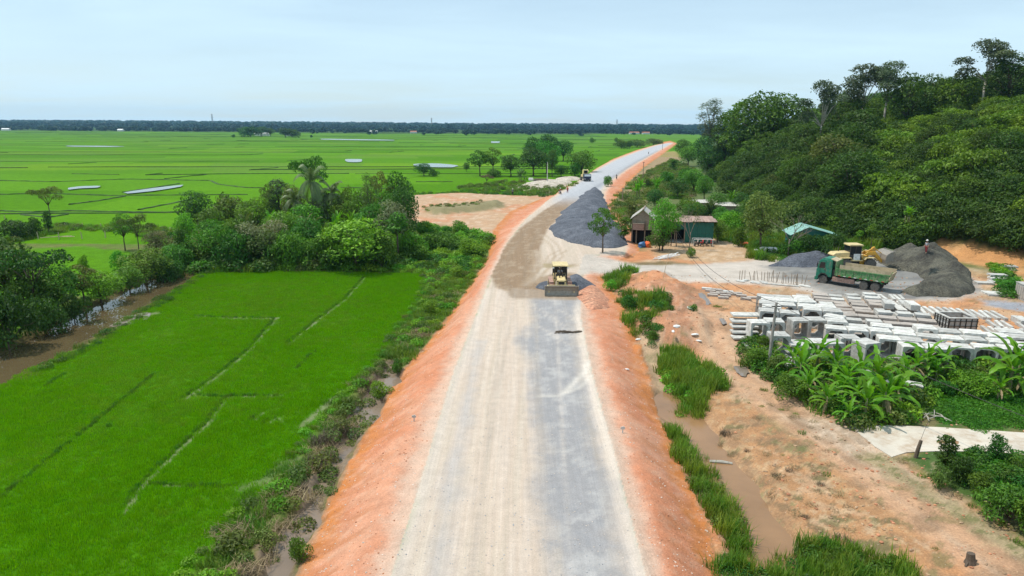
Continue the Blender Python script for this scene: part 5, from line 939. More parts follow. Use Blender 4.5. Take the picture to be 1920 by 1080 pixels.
def stonemat(name, c, alt, sc=1.0):
    m, nt, out = newmat(name); p = N(nt, 'ShaderNodeBsdfPrincipled'); co = objco(nt); v = N(nt, 'ShaderNodeTexVoronoi'); v.inputs['Scale'].default_value = 7 * sc; nt.links.new(co, v.inputs['Vector']); sp = N(nt, 'ShaderNodeSeparateColor'); nt.links.new(v.outputs['Color'], sp.inputs[0])
    g = ramp(nt, sp.outputs[0], 0, 1, (.68,) * 3, (1.35,) * 3); base = mixc(nt, ramp(nt, noise(nt, .45, 5, .6, co), .4, .66), c, alt); nt.links.new(mixc(nt, 1.0, base, g, 'MULTIPLY'), p.inputs['Base Color']); p.inputs['Roughness'].default_value = .95; p.inputs['Specular IOR Level'].default_value = .2
    b = N(nt, 'ShaderNodeBump'); b.inputs['Strength'].default_value = 1.0; b.inputs['Distance'].default_value = .22; nt.links.new(noise(nt, 2.6 * sc, 8, .75, co), b.inputs['Height']); nt.links.new(b.outputs[0], p.inputs['Normal']); nt.links.new(p.outputs[0], out.inputs['Surface']); return m
M_blue = stonemat('crushed_stone', (0.088, 0.094, 0.112), (0.135, 0.143, 0.165)); M_dark = stonemat('dark_stone', (0.062, 0.058, 0.048), (0.130, 0.122, 0.092)); M_redh = stonemat('red_soil_heap', (0.48, 0.215, 0.13), (0.52, 0.28, 0.18), .7); M_pale = stonemat('pale_rubble', (0.50, 0.44, 0.37), (0.36, 0.30, 0.23), .6)
heap('gravel_heap', 'gravel heap', 'long blue-grey crushed stone heap running along the right side of the road', [(1112,353),(1085,372),(1055,398),(1032,430),(1040,446),(1080,458),(1110,466),(1150,467),(1176,460),(1170,444),(1150,420),(1142,395),(1132,370),(1120,354)], -.1, .55, 1.75, M_blue, .45, .6, .5, 3, [(1118,366,1.8,0),(1136,436,2.7,0),(1096,442,2.5,0),(1072,430,1.9,0)])
heap('gravel_heap', 'gravel heap', 'big dark grey stone heap behind the green dump truck', [(1650,492),(1680,480),(1725,474),(1765,478),(1800,500),(1830,530),(1826,548),(1780,556),(1715,555),(1692,548),(1722,536),(1735,524),(1712,512),(1680,505)], -.25, .70, 2.3, M_dark, .32, .75, .8, 7, [(1703,488,2.6,0),(1745,492,2.9,0),(1785,520,2.3,0)])
heap('gravel_heap', 'gravel heap', 'low blue-grey stone heap left of the green truck', [(1440,500),(1465,489),(1500,484),(1545,484),(1585,492),(1565,501),(1500,503)], -.3, .55, 1.9, M_blue, .34, .3, .3, 9)
heap('gravel_heap', 'gravel heap', 'small bluish stone heap left of the bulldozer tracks', [(1008,541),(1020,531),(1042,524),(1052,530),(1050,546),(1025,546)], 0, .35, .55, M_blue, .22, .3, .6, 12)
heap('gravel_heap', 'gravel heap', 'small bluish stone heap right of the bulldozer tracks', [(1056,545),(1054,528),(1072,517),(1096,520),(1116,534),(1098,540),(1075,547)], 0, .45, .9, M_blue, .22, .3, .6, 13)
heap('soil_heap', 'soil heap', 'red soil heap beside the right end of the bulldozer blade', [(1086,566),(1086,548),(1100,534),(1116,533),(1132,552),(1140,574),(1112,582)], -.1, .3, .5, M_redh, .24, .3, .6, 14)
heap('rubble_heap', 'rubble heap', 'pale rubble heap in the clearing beyond the bare lot', [(965,350),(985,341),(1015,337),(1050,337),(1075,340),(1050,349),(1010,352)], -1.2, .35, 1.1, M_pale, .9, .5, .2, 15)
heap('rubble_heap', 'rubble heap', 'low white stone heap between the clearing and the parked truck', [(1040,333),(1062,330),(1088,331),(1092,335),(1060,338)], -1.2, .3, 1.2, M_pale, .9, .5, .2, 16)
# ---------------------------------------------------------------- shared materials
M_green = mat('green_paint', (0.014, 0.170, 0.105), .38, .15, 1.2, (0.20, 0.17, 0.12), .32, bump=.04); M_green2 = mat('worn_green_paint', (0.060, 0.215, 0.065), .55, .2, 1.5, (0.33, 0.28, 0.19), .5, bump=.1)
M_tan = mat('dusty_board', (0.46, 0.37, 0.245), .85, .2, 1.2, (0.22, 0.20, 0.10), .4, bump=.25); M_blk = mat('black_steel', (0.022, 0.021, 0.020), .6, .3, 3, (0.13, 0.105, 0.08), .45, bump=.1); M_rub = mat('tyre_rubber', (0.085, 0.078, 0.070), .9, .25, 4, (0.19, 0.165, 0.135), .55, bump=.3)
M_rim = mat('rim_steel', (0.36, 0.33, 0.29), .6, .2, 5, (0.15, 0.12, 0.09), .5); M_yel = mat('yellow_paint', (0.62, 0.33, 0.035), .45, .15, 1.5, (0.30, 0.22, 0.13), .35, bump=.05); M_cream = mat('faded_yellow_paint', (0.62, 0.48, 0.23), .5, .15, 1.5, (0.35, 0.27, 0.17), .4, bump=.05)
M_glass = mat('dark_glass', (0.018, 0.022, 0.025), .08, .1, 2, bump=0, spec=.6); M_glasp = mat('pale_glass', (0.50, 0.54, 0.56), .12, .1, 1, bump=0, spec=.6); M_rust = mat('rusty_dust', (0.40, 0.25, 0.20), .85, .3, 4, (0.20, 0.11, 0.07), .5, bump=.2); M_steel = mat('scuffed_steel', (0.27, 0.245, 0.21), .5, .25, 4, (0.33, 0.25, 0.17), .5, metal=.3, bump=.15)
M_wht = mat('white_paint', (0.72, 0.71, 0.68), .55, .08, 2, (0.40, 0.34, 0.27), .3, bump=.03); M_conc = mat('concrete', (0.54, 0.525, 0.49), .85, .18, 1.1, (0.27, 0.25, 0.21), .62, bump=.25, bsc=9, rnd=.2); M_concb = mat('brown_concrete', (0.40, 0.345, 0.30), .88, .16, 1.3, (0.22, 0.20, 0.17), .4, bump=.25, rnd=.12); M_wood = mat('weathered_wood', (0.26, 0.20, 0.145), .9, .25, 3, (0.12, 0.09, 0.065), .4, bump=.3)
M_blue_p = mat('navy_paint', (0.015, 0.022, 0.06), .4, .2, 2, (0.12, 0.10, 0.08), .3); M_red = mat('red_paint', (0.45, 0.03, 0.025), .4, .15, 3, bump=.02); M_orange = mat('orange_sheet', (0.75, 0.13, 0.03), .6, .12, 2, bump=.4, bsc=5); M_bluesheet = mat('blue_plastic', (0.035, 0.12, 0.28), .5, .15, 2, bump=.3, bsc=5); M_lamp = mat('lamp_glass', (0.75, 0.74, 0.68), .15, .05, 2, bump=0)
def wheel(parent, x, y, z, r, w, rim=M_rim, name='wheel', lug=0):
    m = MB(); m.lathe([(r*.55, -w/2), (r*.9, -w/2), (r*.98, -w*.38), (r, -w*.2), (r, w*.2), (r*.98, w*.38), (r*.9, w/2), (r*.55, w/2)], n=22)
    if lug:
        for k in range(lug):
            a = 2 * math.pi * k / lug; Mx = Matrix.Rotation(a, 4, 'Y')
            for s in (-1, 1): m.box(-.05, .05, s * w * .03, s * w * .47, r * .96, r * 1.04, Mx @ Matrix.Rotation(s * .5, 4, 'Z'))
    t = m.build(name, M_rub, parent, loc=(x, y, z), smooth=False)
    s = 1 if y > 0 else -1; q = MB().lathe([(r*.05, s*w*.38), (r*.20, s*w*.40), (r*.22, s*w*.24), (r*.46, s*w*.20), (r*.52, s*w*.42), (r*.56, s*w*.46), (r*.57, s*w*.2)], n=18); h = q.build('rim', rim, t); return t
# ---------------------------------------------------------------- green dump truck (x forward, y to its left)
def dump_truck():
    o = empty('dump_truck'); tag(o, 'green six-wheeled dump truck parked beside the dark stone heap', 'truck')
    cab = MB().prism([(2.35,.95),(2.35,2.95),(2.55,3.08),(3.75,3.05),(4.02,2.85),(4.22,1.9),(4.30,1.75),(4.32,.70),(4.1,.62),(3.95,.62),(3.9,1.0),(3.65,1.28),(3.25,1.33),(2.9,1.15),(2.75,.95)], -1.2, 1.2).build('cab', M_green, o, bevel=.05)
    MB().prism([(2.5,3.04),(2.7,3.22),(3.5,3.20),(3.8,3.05)], -1.05, 1.05).build('roof_fairing', M_green, cab, bevel=.04)
    MB().prism([(4.045,2.80),(4.06,2.80),(4.24,1.95),(4.225,1.95)], -1.06, 1.06).build('windshield', M_glass, cab)
    MB().box(3.75, 4.10, -1.1, 1.1, 3.00, 3.06).build('sun_visor', M_blk, cab)
    MB().box(4.30, 4.36, -.9, .9, 1.15, 1.7).build('grille', M_blk, o); MB().box(4.08, 4.45, -1.2, 1.2, .42, .85).build('bumper', M_green, o, bevel=.04)
    for s in (-1, 1):
        MB().prism([(3.25,1.98),(3.25,2.72),(3.82,2.70),(4.02,1.98)], s*1.19, s*1.215).build('side_window', M_glass, cab)
        MB().box(2.5, 3.1, min(s*1.195, s*1.215), max(s*1.195, s*1.215), 2.05, 2.65).build('sleeper_panel', M_green, cab)
        MB().box(3.14, 3.17, min(s*1.195, s*1.21), max(s*1.195, s*1.21), 1.35, 2.85).box(3.2, 3.35, min(s*1.2, s*1.23), max(s*1.2, s*1.23), 1.75, 1.80).build('door_seam', M_blk, cab)
        MB().box(4.40, 4.47, min(s*.65, s*1.05), max(s*.65, s*1.05), .55, .75).build('headlight', M_lamp, o)
        MB().tube([(4.0, s*1.2, 2.75), (4.15, s*1.45, 2.72), (4.15, s*1.45, 2.1)], .02, 5).box(4.10, 4.18, s*1.45-.1, s*1.45+.1, 2.1, 2.6).build('mirror', M_blk, o)
        MB().prism([(2.75,.9),(2.9,1.2),(3.2,1.40),(3.65,1.36),(3.95,1.05),(4.02,.8),(3.92,.8),(3.85,1.0),(3.6,1.26),(3.25,1.3),(2.98,1.12),(2.86,.9)], s*1.12, s*1.26).build('wheel_arch', M_blk, o)
    ch = MB(); [ch.box(-4.1, 3.6, s*.42-.06, s*.42+.06, .82, 1.10) for s in (-1, 1)]; [ch.box(x_, x_+.12, -.42, .42, .85, 1.05) for x_ in (-3.9,-2.2,-.6,.9,2.2)]; ch.box(1.65, 2.3, -1.0, 1.0, .9, 1.9); ch.cyl((-3.0,-.9,.52), (-3.0,.9,.52), .10).cyl((-1.65,-.9,.52), (-1.65,.9,.52), .10).cyl((3.35,-.9,.52), (3.35,.9,.52), .08); ch.build('chassis', M_blk, o)
    MB().cyl((1.2, 0, 1.15), (1.7, 0, 2.5), .12).build('hoist_ram', M_steel, o)
    for s in (-1, 1): MB().box(-.5, 2.2, min(s*.75, s*1.15), max(s*.75, s*1.15), .50, 1.05).box(-.1, .0, min(s*.74, s*1.17), max(s*.74, s*1.17), .48, 1.07).box(1.0, 1.1, min(s*.74, s*1.17), max(s*.74, s*1.17), .48, 1.07).build('fuel_tank', M_rust, o, bevel=.03)
    # body
    b = MB().prism([(-4.35,1.32),(-4.55,1.5),(1.75,1.42),(1.75,1.30),(-4.2,1.22)], -1.15, 1.15).build('body_floor', M_green2, o)
    for s in (-1, 1):
        y0, y1 = min(s*1.12, s*1.24), max(s*1.12, s*1.24)
        w = MB().prism([(-4.35,1.28),(-4.62,2.15),(1.80,2.15),(1.80,1.28)], y0, y1).build('body_side', M_green2, o, bevel=.02)
        MB().prism([(-4.62,2.153),(-4.74,2.62),(1.42,2.62),(1.42,2.153)], min(s*1.14, s*1.20), max(s*1.14, s*1.20)).build('side_board', M_tan, w)
        for k in range(7):
            x_ = -4.1 + k * .95; MB().prism([(x_,1.30),(x_,2.12),(x_+.10,2.12),(x_+.10,1.30)], min(s*1.24, s*1.31), max(s*1.24, s*1.31)).build('side_rib', M_green2, w)
        MB().box(-4.5, 1.8, min(s*1.24, s*1.33), max(s*1.24, s*1.33), 2.06, 2.16).box(-4.3, 1.8, min(s*1.24, s*1.32), max(s*1.24, s*1.32), 1.26, 1.38).build('side_rail', M_green2, w)
        for k in range(9): x_ = -4.0 + k * .65; MB().box(x_, x_+.30, min(s*1.325, s*1.335), max(s*1.325, s*1.335), 1.28, 1.36).build('reflector_strip', M_wht if k % 2 else M_red, w)
        MB().prism([(-3.85,1.02),(-3.55,1.25),(-1.2,1.25),(-.75,.95),(-.78,.92),(-1.24,1.20),(-3.52,1.20),(-3.82,.98)], min(s*.68, s*1.27), max(s*.68, s*1.27)).build('mudguard', M_green2, o)
    MB().prism([(1.80,1.28),(1.80,2.95),(1.90,2.95),(1.90,1.28)], -1.2, 1.2).box(1.74, 1.96, -1.2, -1.08, 1.3, 2.98).box(1.74, 1.96, 1.08, 1.2, 1.3, 2.98).build('headboard', M_green2, o, bevel=.02)
    MB().prism([(1.9,2.92),(2.65,3.12),(2.65,3.20),(1.85,3.0)], -1.0, 1.0).build('cab_guard', M_tan, o)
    tg = MB().prism([(-4.40,1.30),(-4.72,2.35),(-4.80,2.35),(-4.48,1.28)], -1.12, 1.12).build('tailgate', M_tan, o); MB().prism([(-4.50,1.5),(-4.72,2.3),(-4.78,2.3),(-4.56,1.5)], -.05, .05).prism([(-4.50,1.5),(-4.72,2.3),(-4.78,2.3),(-4.56,1.5)], .7, .8).prism([(-4.50,1.5),(-4.72,2.3),(-4.78,2.3),(-4.56,1.5)], -.8, -.7).build('tailgate_rib', M_green2, tg)
    MB().prism([(1.78,1.44),(1.78,1.62),(.4,1.66),(-1.0,1.58),(-4.3,1.60),(-4.45,1.5)], -1.10, 1.10).build('load_residue', M_tan, o)
    for s in (-1, 1):
        wheel(o, 3.35, s*1.02, .53, .53, .30, M_wht)
        for x_ in (-1.65, -3.0): wheel(o, x_, s*.98, .53, .53, .50, M_rim)
    return o
tk = dump_truck(); a = P3(1542, 531); b = P3(1622, 543.5); dv3 = Vector((a.x - b.x, a.y - b.y, 0)); L_ = dv3.length; tk.rotation_euler[2] = math.atan2(dv3.y, dv3.x); sc_ = min(1.12, max(.9, L_ / 6.35)); tk.scale = (sc_, sc_, sc_ * 1.08)
Rz = Matrix.Rotation(tk.rotation_euler[2], 3, 'Z'); off = Rz @ Vector((3.35 * sc_, 1.15 * sc_, 0)); tk.location = Vector((a.x, a.y, -.25)) - off; tk.location.z = H1(tk.location.x, tk.location.y) - .02; print('truck', L_, sc_, tk.location)
# ---------------------------------------------------------------- wheel loader (x forward)
def loader():
    o = empty('wheel_loader'); tag(o, 'yellow wheel loader with raised bucket behind the green dump truck', 'loader')
    MB().prism([(-3.4,1.0),(-3.4,1.9),(-3.1,2.15),(-1.2,2.25),(-1.2,1.1),(-1.6,.8),(-2.9,.8)], -.75, .75).build('engine_hood', M_cream, o, bevel=.07); MB().box(-3.45, -3.38, -.6, .6, 1.1, 1.8).build('rear_grille', M_blk, o)
    MB().box(-3.2, .3, -.5, .5, .7, 1.3).build('rear_frame', M_blk, o); MB().prism([(.2,.7),(.2,1.4),(1.3,1.75),(2.0,1.3),(2.3,.6),(1.0,.55)], -.45, .45).build('front_frame', M_yel, o, bevel=.04)
    c = MB().prism([(-1.25,1.2),(-1.25,1.95),(.25,1.95),(.45,1.2)], -.78, .78).build('cab', M_blk, o, bevel=.03)
    for x_, y_ in ((-1.2,-.72),(-1.2,.72),(.2,-.72),(.2,.72),(-.5,-.74),(-.5,.74)): MB().box(x_-.05, x_+.05, y_-.05, y_+.05, 1.95, 3.05).build('cab_post', M_blk, c)
    MB().box(-1.14, .14, -.70, -.69, 1.98, 3.0).box(-1.14, .14, .69, .70, 1.98, 3.0).build('side_window', M_glass, c); MB().box(.20, .21, -.66, .66, 1.98, 3.0).box(-1.21, -1.20, -.66, .66, 1.98, 3.0).build('end_window', M_glass, c)
    MB().prism([(-1.4,3.05),(-1.35,3.25),(.35,3.25),(.5,3.05)], -.85, .85).build('cab_roof', M_cream, c, bevel=.05)
    MB().box(-.75, .1, -.84, -.80, 1.25, 2.05).build('door_panel', M_wht, c); MB().box(-1.5, .4, -1.05, -.78, 1.15, 1.25).box(-1.5, .4, .78, 1.05, 1.15, 1.25).build('step_plate', M_cream, o)
    MB().cyl((-2.2, .4, 2.2), (-2.2, .4, 2.75), .06).build('exhaust', M_blk, o)
    for s in (-1, 1):
        wheel(o, 1.45, s*.98, .72, .72, .5, M_cream, lug=16); wheel(o, -1.75, s*.98, .72, .72, .5, M_cream, lug=16)
        MB().prism([(.55,1.35),(.75,1.62),(1.9,1.62),(2.25,1.3),(2.2,1.25),(1.85,1.54),(.8,1.54),(.6,1.3)], min(s*.72, s*1.25), max(s*.72, s*1.25)).build('fender', M_cream, o)
        MB().prism([(-2.7,1.2),(-2.5,1.58),(-1.2,1.6),(-1.0,1.3),(-1.05,1.28),(-1.25,1.53),(-2.45,1.5),(-2.65,1.18)], min(s*.72, s*1.25), max(s*.72, s*1.25)).build('fender', M_cream, o)
        MB().prism([(.9,1.9),(1.2,2.25),(2.2,2.30),(3.3,1.15),(3.35,.85),(3.1,.85),(2.1,1.85),(1.2,1.75)], min(s*.40, s*.56), max(s*.40, s*.56)).build('lift_arm', M_yel, o, bevel=.02)
        MB().cyl((.6, s*.3, 1.3), (2.2, s*.45, 1.75), .08).build('lift_cylinder', M_steel, o)
    MB().prism([(1.9,1.9),(2.0,2.75),(2.3,2.85),(2.45,2.2),(2.2,1.85)], -.15, .15).cyl((1.2,0,2.1), (2.15,0,2.65), .09).cyl((2.25,0,2.7),(3.3,0,2.0),.06).build('tilt_linkage', M_yel, o)
    bk = MB(); pr_ = [(3.25,.85),(3.15,1.35),(3.3,1.95),(3.75,2.3),(4.2,2.42),(4.25,2.36),(3.82,2.2),(3.42,1.9),(3.28,1.35),(3.4,.95),(4.25,1.30),(4.28,1.24)]
    bk.prism(pr_, -1.32, 1.32); [bk.prism([(3.25,.88),(3.18,1.35),(3.32,1.92),(3.78,2.26),(4.2,2.38),(4.26,1.30)], s*1.32-.03, s*1.32+.03) for s in (-1, 1)]; b_ = bk.build('bucket', M_steel, o)
    for k in range(7): y_ = -1.2 + k * .4; MB().prism([(4.15,2.34),(4.15,2.44),(4.50,2.50)], y_-.06, y_+.06).build('bucket_tooth', M_steel, b_)
    return o
ld = loader(); g = P3(1602, 503); g2 = P3(1634, 501); ld.location = (g.x, g.y, g.z); ld.rotation_euler[2] = R(2); ld.scale = (1.02,) * 3
# ---------------------------------------------------------------- bulldozer
def dozer():
    o = empty('bulldozer'); tag(o, 'yellow crawler bulldozer facing the camera and pushing stone on the road', 'bulldozer')
    bl = MB(); pr_ = [(2.75,.02),(2.62,.25),(2.56,.55),(2.62,.9),(2.78,1.15),(2.70,1.18),(2.50,.92),(2.44,.55),(2.50,.2),(2.65,0)]
    bl.prism(pr_, -1.78, 1.78); bo = bl.build('blade', M_steel, o); [MB().prism([(2.44,0),(2.44,1.15),(2.84,1.18),(2.84,0)], s*1.80-.03, s*1.80+.03).build('blade_end', M_steel, bo) for s in (-1, 1)]
    MB().box(2.68, 2.80, -1.8, 1.8, -.03, .10).build('cutting_edge', M_steel, bo); MB().box(2.46, 2.56, -1.45, 1.45, 1.16, 1.24).build('blade_rail', M_cream, bo)
    for s in (-1, 1):
        f = MB().prism([(-1.9,.10),(-2.15,.45),(-1.95,.85),(-1.6,.95),(1.5,.92),(1.85,.75),(1.95,.45),(1.75,.12),(1.5,0),(-1.6,0)], min(s*.72, s*1.26), max(s*.72, s*1.26)).build('track_frame', M_blk, o)
        path = [(-1.6,-.02),(1.5,-.02),(1.82,.10),(2.0,.45),(1.88,.80),(1.5,.96),(-1.6,1.0),(-2.0,.88),(-2.2,.45),(-1.95,.08)]; tot = [(Vector((path[i][0], path[i][1])), Vector((path[(i+1) % 10][0], path[(i+1) % 10][1]))) for i in range(10)]; k = 0; per = sum((q_ - p_).length for p_, q_ in tot); d_ = 0
        me = None
        for p_, q_ in tot:
            Ls = (q_ - p_).length
            while d_ < Ls:
                c_ = p_.lerp(q_, d_ / Ls); an = math.atan2(q_.y - p_.y, q_.x - p_.x)
                if me is None: me = MB().box(-.085, .085, -.27, .27, -.03, .02).box(-.02, .02, -.27, .27, -.08, -.03).mesh('track_shoe', M_rust)
                t_ = link('track_shoe', me, f, (c_.x, s * .99, c_.y)); t_.rotation_euler = (0, -an, 0); d_ += .2
            d_ -= Ls
        MB().cyl((-1.75, s*.70, .48), (-1.75, s*1.28, .48), .36, n=16).cyl((1.55, s*.70, .46), (1.55, s*1.28, .46), .33, n=16).build('sprocket', M_cream, f)
        MB().box(-.5, 2.6, min(s*1.30, s*1.42), max(s*1.30, s*1.42), .32, .52).build('push_arm', M_cream, o); MB().cyl((1.2, s*.5, 1.35), (2.5, s*.62, .75), .07).build('blade_ram', M_steel, o)
        MB().box(-2.1, .9, min(s*.78, s*1.25), max(s*.78, s*1.25), 1.12, 1.18).build('fender', M_rust, o)
    MB().prism([(.3,.6),(.3,1.75),(.55,1.85),(1.95,1.72),(2.05,1.6),(2.05,.55)], -.46, .46).build('engine_hood', M_cream, o, bevel=.04)
    MB().box(2.05, 2.10, -.33, .33, .62, 1.52).build('radiator_grille', M_blk, o); fr = MB(); [fr.box(2.04, 2.15, min(s*.33, s*.50), max(s*.33, s*.50), .5, 1.62) for s in (-1, 1)]; fr.box(2.04, 2.15, -.50, .50, 1.50, 1.66); fr.box(2.08, 2.13, -.33, .33, 1.04, 1.08); fr.build('grille_frame', M_cream, o, bevel=.015)
    MB().cyl((1.2, -.15, 1.75), (1.2, -.15, 2.35), .06).cyl((.85, .2, 1.75), (.85, .2, 2.05), .10).build('exhaust', M_blk, o)
    MB().prism([(-2.0,.7),(-2.0,1.5),(-1.7,1.75),(.3,1.55),(.3,.6)], -.70, .70).build('rear_body', M_cream, o, bevel=.03); MB().prism([(-.1,1.5),(-.1,1.95),(.35,1.9),(.42,1.5)], -.55, .55).build('dashboard', M_blk, o)
    MB().box(-1.2, -.6, -.3, .3, 1.6, 1.75).box(-1.25, -1.1, -.3, .3, 1.75, 2.25).build('seat', M_blk, o)
    for x_, y_ in ((-1.65,-.72),(-1.65,.72),(.25,-.68),(.25,.68)): MB().box(x_-.06, x_+.06, y_-.06, y_+.06, 1.4, 2.95).build('cab_post', M_blk, o)
    MB().box(.24, .28, -.05, .05, 1.9, 2.9).box(.22, .3, -.66, .66, 2.82, 2.92).box(.22, .3, -.66, .66, 2.0, 2.06).build('windshield_frame', M_blk, o)
    MB().box(-1.68, -1.66, -.62, .62, 2.45, 2.86).build('rear_window', M_glasp, o); MB().box(-1.72, -1.62, -.66, .66, 1.5, 2.42).build('rear_panel', M_blk, o)
    MB().box(-2.6, -2.1, -.5, .5, .5, 1.0).tube([(-2.4,0,.5),(-2.7,0,.2),(-2.9,0,.05)], .08, 5).build('ripper', M_steel, o)
    for s in (-1, 1): MB().box(.30, .42, s*.80-.09, s*.80+.09, 2.68, 2.84).build('work_lamp', M_lamp, o); MB().tube([(.2, s*.35, 1.85), (.6, s*.42, 1.95), (1.15, s*.48, 1.5)], .03, 5).build('hydraulic_hose', M_blk, o)
    MB().prism([(-1.85,2.95),(-1.8,3.08),(.4,3.08),(.5,2.95)], -.86, .86).build('cab_roof', M_cream, o, bevel=.03)
    return o
dz = dozer(); dz.scale = (.97, 1, .95); g = P3(1053, 556); dz.rotation_euler[2] = R(-90); dz.location = (g.x, g.y + 2.7, 0.04)
# ---------------------------------------------------------------- people and motorbikes
M_skin = mat('skin', (0.33, 0.19, 0.125), .6, .08, 5, bump=0); M_hair = mat('dark_hair', (0.015, 0.012, 0.010), .6, .2, 8)
def body(pts, edges, rad, m, parent, name='body', root=0):
    me = bpy.data.meshes.new(name); me.from_pydata(pts, edges, []); o = link(name, me, parent); me.materials.append(m)
    sk = o.modifiers.new('skin', 'SKIN'); 
    for i, rr in enumerate(rad): me.skin_vertices[0].data[i].radius = (rr, rr)
    me.skin_vertices[0].data[root].use_root = True; sb = o.modifiers.new('sub', 'SUBSURF'); sb.levels = 1; sb.render_levels = 2; return o
def person(loc, rz, label, shirt, trouser, hat=None, pose='stand'):
    o = empty('person', loc, rz); tag(o, label, 'person'); sit = pose == 'sit'; hip = .78 if sit else .92
    kn = [(.42, s*.13, .62) for s in (-1, 1)] if sit else [(.03 + .05*s, s*.11, .50) for s in (-1, 1)]; ft = [(.30, s*.15, .25) for s in (-1, 1)] if sit else [(-.02 + .10*s, s*.12, .07) for s in (-1, 1)]
    lean = .16 if sit else .03; P = [(0,0,hip), (lean*.4,0,hip+.24), (lean,0,hip+.46), (lean+.01,0,hip+.55), (lean+.03,0,hip+.64), (lean+.035,0,hip+.74)]; E = [(0,1),(1,2),(2,3),(3,4),(4,5)]; r_ = [.125,.12,.13,.055,.085,.075]
    for i, s in enumerate((-1, 1)):
        n_ = len(P); P += [(.0, s*.10, hip-.04), kn[i], ft[i], (ft[i][0]+.16, ft[i][1], ft[i][2]-.03)]; E += [(0,n_),(n_,n_+1),(n_+1,n_+2),(n_+2,n_+3)]; r_ += [.10,.065,.045,.04]
        n_ = len(P); hd = (.48, s*.25, hip+.22) if sit else (lean+.12, s*.27, hip-.06); el = (.26, s*.26, hip+.22) if sit else (lean-.02, s*.25, hip+.18)
        P += [(lean, s*.18, hip+.44), el, hd, (hd[0]+.06, hd[1], hd[2]-.03)]; E += [(2,n_),(n_,n_+1),(n_+1,n_+2),(n_+2,n_+3)]; r_ += [.065,.045,.033,.03]
    body(P, E, r_, M_skin, o)
    S = [(lean*.1,0,hip+.02),(lean*.4,0,hip+.24),(lean,0,hip+.45)]; e = [(0,1),(1,2)]; r2 = [.15,.145,.14]
    for s in (-1, 1): n_ = len(S); i = 0 if s < 0 else 1; el = P[6 + i*8 + 5]; S += [(lean, s*.185, hip+.44), tuple(Vector((lean, s*.185, hip+.44)).lerp(Vector(el), .85))]; e += [(2,n_),(n_,n_+1)]; r2 += [.085,.062]
    body(S, e, r2, shirt, o, 'shirt')
    S = [(0,0,hip)]; e = []; r2 = [.145]
    for i in range(2): n_ = len(S); S += [(0, (-.1,.1)[i], hip-.06), kn[i], tuple(Vector(kn[i]).lerp(Vector(ft[i]), .8))]; e += [(0,n_),(n_,n_+1),(n_+1,n_+2)]; r2 += [.12,.085,.07]
    body(S, e, r2, trouser, o, 'trousers')
    hx, hz = lean + .035, hip + .74; MB().lathe([(.02,.12),(.07,.105),(.10,.05),(.10,-.02),(.07,-.07)], 'z', (hx-.015, 0, hz), 12).build('hair', M_hair, o)
    if hat: MB().lathe([(.01,.17),(.08,.155),(.118,.10),(.125,.04),(.17,.025),(.17,.01),(.12,.01)], 'z', (hx, 0, hz), 14).build('hat', hat, o)
    return o
def bike(loc, rz, label, m, group=None):
    o = empty('motorbike', loc, rz); tag(o, label, 'motorbike', group)
    for x_ in (-.62, .62):
        w = MB().lathe([(.22,-.04),(.29,-.04),(.30,0),(.29,.04),(.22,.04)], n=16).build('wheel', M_rub, o, loc=(x_, 0, .30)); MB().lathe([(.03,-.05),(.05,-.03),(.22,-.02),(.22,.02),(.05,.03),(.03,.05)], n=12).build('rim', M_rim, w)
    MB().prism([(-.75,.62),(-.5,.50),(-.1,.40),(.25,.42),(.45,.75),(.52,.95),(.42,.95),(.25,.62),(.0,.60),(-.2,.70),(-.7,.74)], -.12, .12).build('fairing', m, o, bevel=.02); MB().prism([(-.72,.75),(-.65,.82),(-.1,.80),(.0,.72)], -.13, .13).build('seat', M_blk, o)
    MB().tube([(.62,0,.3),(.50,0,.7),(.40,0,1.0)], .03, 6).tube([(.36,-.33,1.05),(.42,-.1,1.02),(.42,.1,1.02),(.36,.33,1.05)], .018, 5).box(-.2,.15,-.12,.12,.22,.42).build('fork', M_steel, o); MB().box(.50,.58,-.07,.07,.84,.98).build('headlight', M_lamp, o); return o
sh_grey = mat('grey_shirt', (.34,.35,.38), .9, .1, 4); tr_red = mat('dark_red_trousers', (.22,.03,.03), .9, .1, 4); sh_red = mat('red_shirt', (.55,.07,.04), .9, .1, 4); tr_dk = mat('dark_trousers', (.03,.03,.045), .9, .1, 4); sh_or = mat('orange_vest', (.75,.22,.06), .8, .1, 4); sh_teal = mat('teal_shirt', (.05,.22,.22), .9, .1, 4)
dg_ = bpy.context.evaluated_depsgraph_get()
def on_heap(px, py_ray):
    bpy.context.view_layer.update(); d = Vector(ray(px, py_ray)); h_ = scene.ray_cast(bpy.context.evaluated_depsgraph_get(), Vector((0, 0, CAMZ)), d.normalized()); return h_[1]
q = on_heap(1736, 474); print('heap hit', q); person(q - Vector((0,0,.05)), R(200), 'worker in grey shirt and dark red trousers standing on top of the dark stone heap', sh_grey, tr_red, M_wht)
person(P3(1064, 362), R(-80), 'worker in red standing on the left edge of the road', sh_red, tr_red, M_orange); 
b1 = P3(1050, 364); bike(b1, R(-70), 'motorbike ridden along the left edge of the road', M_wht); person(b1 + Vector((0, 0, .02)), R(-70), 'rider in red shirt on the motorbike at the left road edge', sh_red, tr_dk, M_wht, 'sit')
b1 = P3(1156, 336); bike(b1, R(-100), 'dark motorbike riding past the right road edge', M_blk); person(b1 + Vector((0, 0, .02)), R(-100), 'rider in dark clothes on the motorbike by the right road edge', tr_dk, tr_dk, M_blk, 'sit')
b1 = P3(1216, 289); bike(b1, R(-100), 'far motorbike in the middle of the distant road', M_blk); person(b1 + Vector((0, 0, .02)), R(-100), 'farthest rider in dark clothes on the distant road', tr_dk, tr_dk, M_wht, 'sit')
